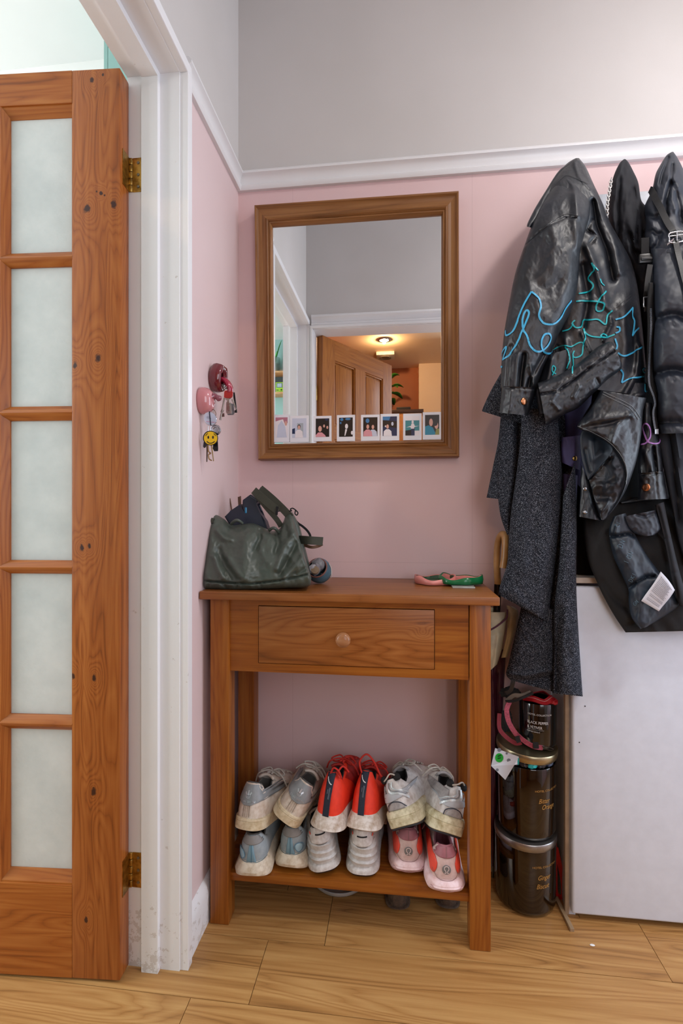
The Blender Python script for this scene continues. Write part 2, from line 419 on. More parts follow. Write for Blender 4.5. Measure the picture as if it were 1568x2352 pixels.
tl = s.n('ShaderNodeBsdfTranslucent'); s.l(s.ramp(nn, [(.3, '#dfe3e4'), (.7, '#f8f8f8')]), tl.inputs[0])
gl = s.n('ShaderNodeBsdfGlossy'); gl.inputs['Roughness'].default_value = .35
df = s.n('ShaderNodeBsdfDiffuse'); df.inputs[0].default_value = lin('#eceeee')
bp = s.n('ShaderNodeBump'); bp.inputs['Strength'].default_value = .5; bp.inputs['Distance'].default_value = .003
s.l(s.math('ADD', nn, s.math('MULTIPLY', n2, .3)), bp.inputs['Height'])
for q in (tl, gl, df): s.l(bp.outputs[0], q.inputs['Normal'])
mx = s.n('ShaderNodeMixShader'); mx.inputs[0].default_value = .42; s.l(tl.outputs[0], mx.inputs[1]); s.l(df.outputs[0], mx.inputs[2])
mx2 = s.n('ShaderNodeMixShader'); mx2.inputs[0].default_value = .07; s.l(mx.outputs[0], mx2.inputs[1]); s.l(gl.outputs[0], mx2.inputs[2])
s.l(mx2.outputs[0], s.t.nodes['Material Output'].inputs[0]); m_frost = s.m
m_dark = plain('dark recess', '#1c1512', .8)
cols = [xr-i*(pw+bar) for i in range(3)]   # right edge of each pane
edges_z = [zb]+[None]
# horizontal glazing bars with a moulded front
zz = [(zr[i+1][1], zr[i][0]) for i in range(4)]   # placeholder
for i in range(4):
    z1 = zr[i][1]; z0 = zr[i+1][0]; zm = (z0+z1)/2; hb = (z1-z0)/2
    mb = MB()
    mb.prism([(.012, z0), (.030, z0), (.030, z1), (.012, z1), (.002, zm+hb*.35), (.0, zm-.0), (.002, zm-hb*.35)], -W-xs, xs, 'x')
    mb.build('glazing_bar', m_doorh, door, auto=30)
for x in (cols[0]-pw-bar/2, cols[1]-pw-bar/2):
    hb = bar/2
    MB().prism([(x-hb, .012), (x-hb*.35, .001), (x+hb*.35, .001), (x+hb, .012), (x+hb, .030), (x-hb, .030)], zb, zt, 'z').build('glazing_bar', m_doorv, door, auto=30)
# moulding beads round the opening
mb = MB(); b = .016
mb.prism([(.014, zr[0][0]), (.003, zt-.002), (.003, zt+.001), (.02, zt+.001), (.02, zr[0][0])], -W-xs, xs, 'x')
mb.build('bead', m_doorh, door, auto=30)
mb = MB(); mb.prism([(.014, zr[4][1]), (.002, zb+.004), (.002, zb-.001), (.02, zb-.001), (.02, zr[4][1])], -W-xs, xs, 'x'); mb.build('bead', m_doorh, door, auto=30)
mb = MB(); mb.prism([(xr, .014), (xs-.001, .002), (xs+.001, .002), (xs+.001, .02), (xr, .02)], zb, zt, 'z'); mb.build('bead', m_doorv, door, auto=30)
for cx in cols:
    for (a, b_) in zr:
        MB().box(cx-pw-.003, cx+.003, .0155, .0195, b_-.003, a+.003).build('pane', m_frost, door)
m_brass = plain('aged brass', '#c9a45a', .34, 1, c2='#7c5c2c', vs=60, bump=.2)
m_steel = plain('screw steel', '#8f8c86', .4, 1)
for (y0, y1) in ((364, 442), (1957, 2037)):
    zc = CZ+(1176-(y0+y1)/2)*1.10/F - DC.z; hh = (y1-y0)/2*1.10/F
    hg = MB()
    for k in range(5):
        zz0 = zc-hh+k*2*hh/5
        hg.lathe([(.0045, .0006), (.0052, .002), (.0052, 2*hh/5-.002), (.0045, 2*hh/5-.0006)], (.004, T+.003, zz0), 14)
    hg.box(.0, .0015, .010, T, zc-hh, zc+hh)
    h = hg.build('hinge', m_brass, door, auto=35)
    f = MB(); f.box(.006, .031, YJ1-.0035-DC.y+.0, YJ1-.0025-DC.y+.001, zc-hh, zc+hh, bevel=.0004)
    fl = f.build('hinge_leaf', m_brass, h)
    fl.rotation_euler = (0, 0, -ang)
    sc = MB()
    for dz in (-.7, 0, .7):
        sc.lathe([(.0001, 0), (.0034, .0002), (.0030, .0012), (.0001, .0014)], (0, 0, 0), 14)
        M = Matrix.Translation((.019, YJ1-.0035-DC.y, zc+dz*hh)) @ Matrix.Rotation(R(90), 4, 'X')
        bmesh.ops.transform(sc.bm, matrix=M, verts=sc.bm.verts[-56:])
    sc_o = sc.build('screw', m_steel, h, auto=30); sc_o.rotation_euler = (0, 0, -ang)

# ---------------------------------------------------------------- panelled door behind the viewer, seen in the mirror
m_pan = wood('aged pine panelled door', 2, '#703a10', '#98581c', '#b06f2c', rough=.35, ring=8)
dh = Vector((XO0+.002, YC-.100, .006)); a2 = math.atan2(-.27-(YC-.100), -.154-XO0)
d2 = thing('door_2', 'open pine panelled door reflected in the mirror', 'door', dh, (0, 0, a2), kind='structure')
LW, LT = .70, .038
def panel_door():
    st = .105; mid = .10
    for (x0, x1) in ((0, st), (LW-st, LW)): MB().box(x0, x1, 0, LT, 0, 1.97, bevel=.002).build('stile', m_pan, d2)
    mh = wood('aged pine panelled door rail', 0, '#703a10', '#98581c', '#b06f2c', rough=.35, ring=8)
    for (z0, z1) in ((0, .2), (.78, .93), (1.42, 1.49), (1.86, 1.97)): MB().box(st, LW-st, 0, LT, z0, z1, bevel=.001).build('rail', mh, d2)
    xm = LW/2
    for (z0, z1) in ((.2, .78), (.93, 1.42), (1.49, 1.86)):
        MB().box(xm-mid/2, xm+mid/2, 0, LT, z0, z1).build('muntin', m_pan, d2)
        for (x0, x1) in ((st, xm-mid/2), (xm+mid/2, LW-st)):
            mb = MB(); mb.box(x0, x1, .014, .024, z0, z1)
            mb.box(x0+.02, x1-.02, .008, .030, z0+.02, z1-.02, bevel=.006)
            mb.build('panel', m_pan, d2, auto=20)
            q = MB(); e = .010
            for yy in (.004, LT-.012):
                q.box(x0, x0+e, yy, yy+.008, z0, z1, bevel=.003); q.box(x1-e, x1, yy, yy+.008, z0, z1, bevel=.003)
                q.box(x0, x1, yy, yy+.008, z0, z0+e, bevel=.003); q.box(x0, x1, yy, yy+.008, z1-e, z1, bevel=.003)
            q.build('moulding', m_pan, d2, auto=30)
panel_door()
for z in (.25, 1.62):
    hb = MB(); hb.lathe([(.006, 0), (.007, .004), (.007, .076), (.006, .08)], (-.006, .0, z), 14)
    hb.build('hinge', m_brass, d2, auto=35)
# ================================================================ white cupboard at the right
YP = 1.282
m_panel = plain('white laminate panel', '#d6dfee', .3, var=.02, bump=.05)
m_panelside = plain('cream painted board edge', '#cbbfb2', .5)
m_beige = plain('beige wood edge', '#a9937c', .5)
pc = thing('cupboard', 'low white boxed cupboard against the back wall below the hanging coats', 'cupboard', (.43, YP, 0))
X0 = P(1314, 1500, YP).x-.43
mb = MB(); mb.box(X0, 1.6, 0, .018, .016, .835, bevel=.006, seg=3); mb.build('door', m_panel, pc, auto=40)
mb = MB(); mb.box(X0-.004, X0+.014, .020, YB-YP-.001, 0, .84); mb.box(X0-.006, X0-.0, .020, .034, 0, .84, bevel=.002); mb.build('side_panel', m_panel, pc)
mb = MB(); mb.box(X0-.012, X0-.002, .016, .030, .0, .843, bevel=.002); mb.build('edge_strip', m_beige, pc)
mb = MB(); mb.box(X0-.012, 1.6, .004, YB-YP-.001, .842, .856, bevel=.002); mb.build('top', m_panelside, pc)
for (x, y) in ((1343, 1622), (1330, 1705)):
    q = P(x, y, YP); mb = MB(); mb.lathe([(.0001, 0), (.0016, .0), (.0014, .0008), (.0001, .0009)], (0, 0, 0), 12)
    mb.xform(Matrix.Translation((q.x-.43, -.0001, q.z)) @ Matrix.Rotation(R(90), 4, 'X')); mb.build('screw_hole', plain('dark hole', '#15110f', .8), pc)
q = PZ(1296, 2085, .004)
mb = MB(); mb.box(-.005, .005, -.06, .05, 0, .008, bevel=.001); mb.xform(Matrix.Translation((X0-.016, .025, 0)) @ Matrix.Rotation(R(4), 4, 'Z')); mb.build('floor_trim', plain('worn clear strip', '#a48a6c', .3), pc)

# ================================================================ side table with drawer and shelf
TM = ('#55290a', '#8e4f18', '#a86a28')
m_tz = wood('honey pine leg', 2, *TM, rough=.36, ring=6, spread=.35)
m_tx = wood('honey pine board', 0, *TM, rough=.36, ring=6, spread=.35)
m_tx2 = wood('honey pine table top', 0, '#57300f', '#8a5226', '#a06a3a', rough=.36, ring=6, spread=.35)
m_txd = wood('honey pine drawer front', 0, '#5f3312', '#905424', '#a86c38', rough=.36, ring=7, spread=.6, knots=((.055, 0, .735, .004, 1.2),))
TX0, TX1, TY0 = -.4655, .2085, 1.167
tb = thing('side_table', 'honey pine side table with one drawer and a low shoe shelf', 'table', (0, TY0, 0))
ty = lambda y: y-TY0
LWD = .0475; TYB = YB-.020
for (x, y, h) in ((TX0, TY0, .806), (TX1-LWD+.002, TY0, .806), (TX0, TYB-LWD, .806), (TX1-LWD, TYB-LWD, .806)):
    MB().box(x, x+LWD, ty(y), ty(y)+LWD, .0005, h, bevel=.0025).build('leg', m_tz, tb, auto=40)
xL, xR = TX0+LWD, TX1-LWD
yf = .009
dx0, dz1 = P(594, 1392, TY0+yf).x, P(594, 1392, TY0+yf).z
dx1, dz0 = P(997, 1537, TY0+yf).x, P(997, 1537, TY0+yf).z
az0 = P(800, 1551, TY0+yf).z
g = .0012
MB().box(xL, dx0-g, yf, yf+.02, az0, .806).build('apron', m_tx, tb)
MB().box(dx1+g, xR, yf, yf+.02, az0, .806).build('apron', m_tx, tb)
MB().box(dx0-g, dx1+g, yf, yf+.02, az0, dz0-g).build('apron', m_tx, tb)
MB().box(dx0-g, dx1+g, yf, yf+.02, dz1+g*1.6, .806).build('apron', m_tx, tb)
MB().box(TX0+.01, TX0+.028, ty(TY0)+LWD, ty(TYB)-LWD, az0, .806).build('side_apron', m_tx, tb)
MB().box(TX1-.028, TX1-.01, ty(TY0)+LWD, ty(TYB)-LWD, az0, .806).build('side_apron', m_tx, tb)
MB().box(xL, xR, ty(TYB)-.03, ty(TYB)-.012, az0, .806).build('back_apron', m_tx, tb)
MB().box(dx0-g*2, dx1+g*2, .024, .20, az0+.01, .80).build('drawer_recess', m_dark, tb)
dr = MB().box(dx0, dx1, yf-.0015, .024, dz0, dz1, bevel=.0015).build('drawer', m_txd, tb, auto=40)
kp = P(788, 1469, TY0-.012)
mb = MB(); mb.lathe([(.0095, 0), (.009, .004), (.0075, .009), (.0085, .013), (.0145, .017), (.0178, .022), (.0180, .026), (.0165, .031), (.012, .0345), (.006, .036), (.0001, .0365)], (0, 0, 0), 32)
mb.xform(Matrix.Translation((kp.x, yf-.0015, kp.z)) @ Matrix.Rotation(R(90), 4, 'X'))
mb.build('knob', wood('polished knob', 0, '#7c4c2c', '#9a6844', '#ac7c58', rough=.25), dr, auto=60)
MB().box(P(457, 1358, 1.145).x, P(1148, 1376, 1.145).x, ty(1.145), ty(YB-.004), .8065, .8265, bevel=.003, seg=3).build('tabletop', m_tx2, tb, auto=40)
MB().box(TX0+.02, TX1-.02, ty(1.180), ty(TYB)-.01, .102, .122, bevel=.002).build('shelf', m_tx, tb, auto=40)
tb.location = (0, TY0, 0)

# ================================================================ mirror
YM = 1.424; YF = 1.408
m_mf = wood('mirror frame pine upright', 2, '#50301a', '#85572e', '#9f7042', rough=.4, ring=7, spread=.45, knots=((P(1035, 535, YF).x, 0, P(1035, 535, YF).z-1.4, .011, 1.0), (P(600, 710, YF).x, 0, P(600, 710, YF).z-1.4, .0035, 1.3)))
m_mfx = wood('mirror frame pine rail', 0, '#50301a', '#85572e', '#9f7042', rough=.4, ring=7, spread=.45, knots=((P(776, 483, YF).x, 0, P(776, 483, YF).z-1.4, .004, 1.3), (P(842, 1014, YF).x, 0, P(842, 1014, YF).z-1.4, .004, 1.5)))
mr = thing('mirror', 'rectangular wall mirror in a moulded pine frame above the side table', 'mirror', (0, 0, 1.4))
O = [P(583, 470, YF), P(1054, 437, YF), P(1055, 1049, YF), P(592, 1056, YF)]
I = [P(624, 517, YF+.006), P(1014, 490, YF+.006), P(1013, 1010, YF+.006), P(628, 1019, YF+.006)]
# profile across the frame: (fraction from outer to inner, Y)
prof = [(0, YB-.002), (0, YF+.006), (.02, YF+.001), (.06, YF-.002), (.13, YF-.001), (.18, YF+.002), (.22, YF+.004), (.45, YF+.007), (.62, YF+.005), (.68, YF+.002), (.74, YF+.0005), (.79, YF+.003), (.82, YF+.006),
        (.86, YF+.004), (.92, YF+.004), (.97, YF+.008), (1.0, YF+.012), (1.0, YM+.006), (.6, YB-.002)]
def seg(i):
    a, b = i, (i+1) % 4; vs = []; n = len(prof)
    for (o, c) in ((O[a], I[a]), (O[b], I[b])):
        for f, y in prof:
            p = o.lerp(c, f); vs.append((p.x, y, p.z-1.4))
    fs = [(k, (k+1) % n, n+(k+1) % n, n+k) for k in range(n)]+[tuple(range(n)), tuple(range(2*n-1, n-1, -1))]
    o = meshof('frame_rail' if i % 2 == 0 else 'frame_stile', vs, fs, m_mfx if i % 2 == 0 else m_mf, mr, smooth=True)
    try: o.data.set_sharp_from_angle(angle=R(28))
    except Exception: pass
for i in range(4): seg(i)
m_mir = N('mirror glass'); s = m_mir; v = s.mapping((1, 1, 1))
s.set(Metallic=1, Base_Color=(.90, .92, .93, 1))
sm = s.noise(v, 9, 5, .7)
s.l(s.ramp(sm, [(.55, (.004, .004, .004)), (.9, (.12, .12, .12))]), s.b.inputs['Roughness'])
i4 = [P(p[0], p[1], YM) for p in ((610, 500), (1026, 478), (1026, 1025), (612, 1035))]
meshof('glass', [(p.x, YM, p.z-1.4) for p in i4]+[(p.x, YM+.004, p.z-1.4) for p in i4], [(0, 1, 2, 3), (7, 6, 5, 4), (0, 4, 5, 1), (1, 5, 6, 2), (2, 6, 7, 3), (3, 7, 4, 0)], m_mir.m, mr, smooth=False)
MB().box(O[0].x+.02, O[1].x-.02, YM+.005, YM+.008, O[3].z-1.4+.02, O[0].z-1.4-.03).build('backing', m_dark, mr)

# instant photographs standing on the mirror's lower frame
m_card = plain('instant photo border', '#e6e7ef', .3, bump=0, var=.01)
def flat(name, c, rough=.3): return plain(name, c, rough, bump=0, var=.02)
PM = {k: flat('photo print '+k, c) for k, c in dict(night='#12090a', navy='#1d2b52', skin='#d9a596', pale='#ece6ea', pink='#dc98a2', hair='#1b1110', teal='#3f8a93', blue='#1487a8', grey='#a9b1bb', olive='#8c8a3e', lilac='#c9cfe2', magenta='#b8788a', sky='#3f7fb4').items()}
def ell(cx, cy, rx, ry, n=18, rot=0): return [(cx+rx*math.cos(2*math.pi*k/n+rot), cy+ry*math.sin(2*math.pi*k/n+rot)) for k in range(n)]
# every picture: background, then blobs (material, polygon) in 0..1 picture coordinates, y up
def person(cx, cy, s, shirt, skin='skin', hair='hair'):
    return [(hair, ell(cx, cy+.02*s, .15*s, .16*s)), (skin, ell(cx, cy-.02*s, .115*s, .14*s)), (shirt, [(cx-.36*s, -.0), (cx-.33*s, cy-.32*s), (cx-.12*s, cy-.19*s), (cx+.12*s, cy-.19*s), (cx+.33*s, cy-.32*s), (cx+.38*s, 0)])]
pics = [
 (205, 1603, 315, 1797, 'pale', [('magenta', [(0, .8), (0, 1), (1, 1), (1, .72), (.8, .62), (.62, .9), (.3, .86)]), ('skin', ell(.86, .7, .1, .12)), ('lilac', [(.1, 0), (.2, .6), (.5, .85), (.8, .55), (.95, 0)])], 'leftmost, overexposed white figure under a pink edge'),
 (318, 1610, 448, 1797, 'lilac', [('grey', [(.35, .1), (.35, .75), (.78, .75), (.78, .1)]), ('navy', [(0, .2), (0, .45), (.2, .5), (.2, .2)])]+person(.48, .55, .75, 'pale'), 'second from left, white figure in a pale room'),
 (482, 1612, 605, 1790, 'night', [('navy', ell(.8, .93, .12, .06))]+person(.62, .6, .6, 'night')+person(.86, .52, .6, 'night')+person(.32, .46, 1.15, 'pink'), 'third from left, person in pink before two others'),
 (643, 1605, 768, 1790, 'night', [('sky', ell(.2, .9, .12, .08)), ('sky', ell(.65, .92, .2, .06)), ('sky', ell(.12, .72, .06, .06))]+person(.55, .56, .95, 'night', 'pale')+[('pale', [(.40, .05), (.46, .4), (.6, .38), (.46, .05)]), ('pale', ell(.95, .2, .08, .1))], 'fourth from left, one person in dark jacket'),
 (810, 1603, 940, 1787, 'night', [('sky', ell(.3, .82, .13, .12))]+person(.68, .5, .8, 'lilac')+person(.32, .52, .85, 'pink'), 'fifth from left, two people in pink and white'),
 (945, 1597, 1075, 1785, 'navy', [('hair', [(0, .5), (1, .4), (1, .75), (0, .8)]), ('sky', [(0, .82), (0, 1), (.55, 1), (.45, .8)]), ('lilac', ell(.68, .62, .08, .1)), ('pale', ell(.2, .5, .05, .05))]+person(.34, .5, .8, 'pale'), 'sixth from left, white shirt under blue'),
 (1102, 1595, 1230, 1782, 'pale', [('teal', [(0, .25), (0, .78), (1, .78), (1, .25)]), ('night', [(0, 0), (0, .26), (.42, .3), (.42, 0)]), ('navy', [(.42, 0), (.42, .45), (.66, .45), (.66, 0)]), ('pale', [(.05, .42), (.4, .5), (.44, .62), (.6, .62), (.68, .48), (.98, .5), (.65, .44), (.62, .35), (.42, .35), (.35, .44)]), ('pale', ell(.52, .7, .08, .08))], 'seventh from left, white figure in a teal room'),
 (1238, 1585, 1368, 1778, 'night', [('blue', [(0, 0), (0, .42), (.25, .48), (.55, .36), (.72, .1), (.72, 0)]), ('olive', [(.7, 0), (.78, .3), (1, .3), (1, 0)]), ('skin', ell(.42, .62, .13, .19)), ('skin', ell(.8, .46, .13, .17)), ('hair', ell(.72, .56, .16, .12))], 'rightmost, two close faces over a blue shirt'),
]
rot8 = [0, .5, -.8, .9, -.4, .3, 0, .2]
for i, (x0, y0, x1, y1, bg, blobs, desc) in enumerate(pics):
    cv = lambda x, y: (560+x/3.015, 420+y/3.015)
    Yq = YM-.0035
    a = P(*cv(x0, y1), Yq); b = P(*cv(x1, y0), Yq)
    Wd = (b.x-a.x); Hh = b.z-a.z
    r = thing('instant_photo', 'instant photo on the mirror, '+desc, 'photo', (a.x, Yq, a.z), (R(-1.2), 0, 0), 'instant photos along the mirror')
    MB().box(0, Wd, 0, .0007, 0, Hh).build('card', m_card, r)
    px0, px1, pz0, pz1 = Wd*.12, Wd*.88, Hh*.17, Hh*.90
    pr_ = MB().box(px0, px1, -.0002, .0003, pz0, pz1).build('print', PM[bg], r)
    for j, (mk, poly) in enumerate(blobs):
        def cl(q): return min(1, max(0, q))
        pts = [(px0+(px1-px0)*cl(x), -.00025-.00004*j, pz0+(pz1-pz0)*cl(y)) for x, y in poly]
        me = bpy.data.meshes.new('picture_patch'); n = len(pts)
        me.from_pydata(pts, [], [tuple(range(n))]); link('picture_patch', me, PM[mk], pr_, False)

# ================================================================ coat rack
m_rack = plain('white rack board', '#d8dce6', .4)
m_rwood = plain('dark hook rail wood', '#4a3428', .4)
rk = thing('coat_rack', 'white board with a dark wooden hook rail behind the hanging coats', 'coat rack', (.30, YB, 1.75))
a = P(1365, 470, YB); MB().box(a.x-.30-.03, 1.6, -.014, -.0005, .055, .150, bevel=.002).build('board', m_rack, rk, auto=40)
MB().box(a.x-.30-.03, 1.6, -.022, -.0005, .005, .053, bevel=.003).build('rail', m_rwood, rk, auto=40)
for i in range(5):
    x = a.x-.30+.02+i*.11
    c = curve_pts([(x, -.022, .03), (x, -.05, .022), (x, -.075, .04), (x, -.08, .075), (x, -.078, .085)], 6)
    mb = MB(); mb.tube(c, .0035, 8); mb.lathe([(.0001, -.006), (.005, -.004), (.0065, 0), (.005, .004), (.0001, .006)], (x, -.078, .09), 12)
    mb.build('hook', m_steel, rk, auto=60)
# ================================================================ shoes
def smooth01(x): x = max(0, min(1, x)); return x*x*(3-2*x)
def interp(x, pts):
    if x <= pts[0][0]: return pts[0][1]
    for (a, b), (c, d) in zip(pts, pts[1:]):
        if x <= c: return b+(d-b)*smooth01((x-a)/(c-a))
    return pts[-1][1]
class Shoe:
    """heel at the origin, toe towards +Y, sole on z = 0"""
    def __init__(s, L=.275, hw=.034, bw=.047, hs=.034, ts=.022, H=.098, Hd=.070, Ht=.112, open_w=.026, open_y=(.010, .46), toe=.045, flare=.006, rough=0, disp=None, mirror=1, heelcut=.010, lean=.010, sprofile=None, heel_round=.20):
        s.__dict__.update(locals()); del s.__dict__['s']
    def half(s, q):
        b = interp(q, [(0, s.hw), (.30, s.hw*1.0), (.45, s.hw*1.04), (.68, s.bw), (.8, s.bw*.98), (1, s.bw*.9)])
        e = 1.
        hr = s.heel_round
        if q < hr: e = max(0, 1-(1-q/hr)**2.6)**(1/2.6)
        if q > .70: e = max(0, 1-((q-.70)/.30)**2.3)**(1/2.3)
        return b*e
    def plan(s, th, grow=0):
        q = (1-math.cos(th))/2; sg = 1 if math.sin(th) >= 0 else -1
        x = sg*s.half(q); y = s.L*q
        x += s.mirror*.006*math.sin(math.pi*q)*0 + s.mirror*(.007*smooth01((q-.6)/.4))
        if grow:
            n = s.pn(th); x += n[0]*grow; y += n[1]*grow
        return x, y, q
    def pn(s, th):
        e = .02; a = s.plan(th-e); b = s.plan(th+e)
        tx, ty = b[0]-a[0], b[1]-a[1]; l = math.hypot(tx, ty) or 1
        return ty/l, -tx/l
    def zs(s, q): return interp(q, [(0, s.hs), (.3, s.hs*.95), (.6, s.ts+.004), (1, s.ts)]) + (.012*((q-.78)/.22)**2 if q > .78 else 0)
    def zb(s, q): return (.014*((q-.75)/.25)**2 if q > .75 else 0)+(s.heelcut*((.14-q)/.14)**2 if q < .14 else 0)
    def surf(s, th, t):
        x0, y0, q = s.plan(th, -.003); z0 = s.zs(q)-.002
        y1 = s.L*(s.open_y[0]+(s.open_y[1]-s.open_y[0])*q)+s.lean*(1-q)
        x1 = s.open_w*math.sin(th)*(1-.25*q)
        z1 = interp(q, [(0, s.H), (.12, s.H-.004), (.42, s.Hd), (.6, s.Hd+.004), (1, s.Ht)])
        k = smooth01(q*1.15)
        a = t**(1+.5*k)
        b = t*(1-k)+(1-(1-t)**2.3)*k
        z = z0+(z1-z0)*b
        if k > .1 and t > .0: z = z0+(z1-z0)*b*(1-.10*k*math.sin(math.pi*t))
        x = x0+(x1-x0)*a; y = y0+(y1-y0)*a
        n = s.pn(th); bul = (.0050*math.sin(math.pi*min(1, t))*(1-k)+.004*math.sin(math.pi*t)*k)
        d = bul + (s.disp(th, t, q) if s.disp else 0)
        x += n[0]*d; y += n[1]*d
        return Vector((x, y, z))
    def build(s, name, label, group, mats, parent_loc, rot, scale=1, soles=None, nt=96, nz=26, tongue=True, laces=None, extra=None, sole_name='sole'):
        r = thing(name, label, 'shoe', parent_loc, (0, 0, 0), group)
        r.rotation_mode = 'XYZ'; r.rotation_euler = rot; r.scale = (scale,)*3
        # upper
        vs = []; fs = []
        for j in range(nz+1):
            for i in range(nt): vs.append(s.surf(2*math.pi*i/nt, j/nz))
        for j in range(nz):
            for i in range(nt): fs.append((j*nt+i, j*nt+(i+1) % nt, (j+1)*nt+(i+1) % nt, (j+1)*nt+i))
        s.up = meshof('upper', vs, fs, mats['upper'], r)
        s.bvh = BVHTree.FromPolygons(vs, [f for f in fs])
        # lining
        vs2 = []; fs2 = []; m = 9
        cx, cy = 0, s.L*sum(s.open_y)/2
        for j in range(m):
            f = j/(m-1)
            for i in range(nt):
                p = s.surf(2*math.pi*i/nt, 1); v = Vector((p.x-cx, p.y-cy, 0)); l = v.length; v.normalize()
                if j < 4:
                    a = math.pi*j/3; off = -.0025*(1-math.cos(a)); q = Vector((p.x, p.y, p.z+.0028*math.sin(a)))+v*off
                else:
                    g = (j-3)/(m-4); q = Vector((p.x, p.y, 0))+v*(-.005+.006*g); q.z = p.z*(1-g)+(s.hs+.006)*g
                vs2.append(q)
        for j in range(m-1):
            for i in range(nt): fs2.append((j*nt+i, j*nt+(i+1) % nt, (j+1)*nt+(i+1) % nt, (j+1)*nt+i))
        fs2.append(tuple((m-1)*nt+i for i in range(nt)))
        meshof('lining', vs2, fs2, mats['lining'], r)
        # sole
        pr = soles or [(0, -.006), (.06, -.001), (.3, .004), (.7, .004), (.93, .002), (1, -.003)]
        vs3 = []; fs3 = []; m = len(pr)
        for (f, g) in pr:
            for i in range(nt):
                th = 2*math.pi*i/nt; _, _, q = s.plan(th)
                fl = s.flare*(1-smooth01(q*2))*(1-f)
                x, y, q = s.plan(th, g+fl); a, b = s.zb(q), s.zs(q)
                vs3.append((x, y, a+(b-a)*f))
        for j in range(m-1):
            for i in range(nt): fs3.append((j*nt+i, j*nt+(i+1) % nt, (j+1)*nt+(i+1) % nt, (j+1)*nt+i))
        fs3.append(tuple(range(nt))); fs3.append(tuple((m-1)*nt+i for i in range(nt)))
        s.so = meshof(sole_name, vs3, fs3, mats['sole'], r)
        try: s.so.data.set_sharp_from_angle(angle=R(50))
        except Exception: pass
        s.bvs = BVHTree.FromPolygons([Vector(v) for v in vs3], fs3)
        if 'outsole' in mats:
            vs4 = []
            for (f, g) in ((0, .0), (1, .001)):
                for i in range(nt):
                    x, y, q = s.plan(2*math.pi*i/nt, (pr[0][1]+.001+s.flare*(1-smooth01(((1-math.cos(2*math.pi*i/nt))/2)*2)))); vs4.append((x, y, s.zb(q)-.004+.0042*f))
            fs4 = [(i, (i+1) % nt, nt+(i+1) % nt, nt+i) for i in range(nt)]+[tuple(range(nt)), tuple(range(nt, 2*nt))]
            meshof('outsole', vs4, fs4, mats['outsole'], r)
        if tongue:
            vs5 = []; fs5 = []
            for j in range(8):
                for i in range(7):
                    u = -1+2*i/6; f = j/7
                    yy = s.L*s.open_y[1]+.010-f*.026-.006*u*u*f; zz = s.Ht-.012+f*.020-.008*u*u
                    vs5.append((u*(.019+.004*f), yy, zz))
            for j in range(7):
                for i in range(6): a = j*7+i; fs5.append((a, a+1, a+8, a+7))
            o = meshof('tongue', vs5, fs5, mats.get('tongue', mats['upper']), r)
            md = o.modifiers.new('thick', 'SOLIDIFY'); md.thickness = .006
        if laces:
            mb = MB()
            for k in range(5):
                t0 = .95-.13*k
                for sg in (1, -1):
                    pts = []
                    for e in range(7):
                        f = e/6; th = math.pi+sg*(-.34+.68*f); q = s.surf(th, min(1, t0+.05*f)); q.z += .005; pts.append(q)
                    mb.tube(pts, .0022, 6)
            c = s.surf(math.pi, .93)+Vector((0, 0, .007))
            for sg in (1, -1):
                mb.tube(curve_pts([c, c+Vector((sg*.014, .01, .004)), c+Vector((sg*.034, .0, -.004)), c+Vector((sg*.022, -.006, -.008)), c], 6), .0021, 6)
                mb.tube(curve_pts([c, c+Vector((sg*.015, -.006, .001)), c+Vector((sg*.035, -.012, -.008)), c+Vector((sg*.045, -.004, -.03))], 6), .0021, 6)
            mb.build('laces', laces, r, auto=60)
        s.root = r; return r
    # ---- decals on the heel side: (u, v) metres in the x-z plane seen from behind
    def hit(s, u, v, off=.0008, who='up', d=(0, 1, 0)):
        d = Vector(d).normalized(); o = Vector((u, .02, v))-d*.3
        b = s.bvh if who == 'up' else s.bvs
        h, n, _, _ = b.ray_cast(o, d)
        if h is None: return None, None
        if n.dot(d) > 0: n = -n
        return h+n*off, n
    def patch(s, name, mat, rows, off=.0012, n=14, who='up', parent=None, thick=True):
        """rows: (v, u0, u1) from bottom to top"""
        vs = []; fs = []; m = 0; nn = []
        dense = []
        for (a, b) in zip(rows, rows[1:]):
            k = max(2, int(abs(b[0]-a[0])/.002))
            for i in range(k): f = i/k; dense.append(tuple(a[j]+(b[j]-a[j])*f for j in range(3)))
        dense.append(rows[-1])
        ok = True
        for (v, u0, u1) in dense:
            row = []
            for i in range(n+1):
                p, nr = s.hit(u0+(u1-u0)*i/n, v, off, who)
                row.append((p, nr))
            # fill the misses with neighbours
            last = None
            for i in range(n+1):
                if row[i][0] is None and last is not None: row[i] = last
                if row[i][0] is not None: last = row[i]
            last = None
            for i in range(n, -1, -1):
                if row[i][0] is None and last is not None: row[i] = last
                if row[i][0] is not None: last = row[i]
            if row[0][0] is None: continue
            vs += [q[0] for q in row]; nn += [q[1] for q in row]; m += 1
        for j in range(m-1):
            for i in range(n): a = j*(n+1)+i; fs.append((a, a+1, a+n+2, a+n+1))
        if not fs: return None
        o = meshof(name, vs, fs, mat, parent or s.root)
        if thick: md = o.modifiers.new('thick', 'SOLIDIFY'); md.thickness = .0016; md.offset = 0
        return o
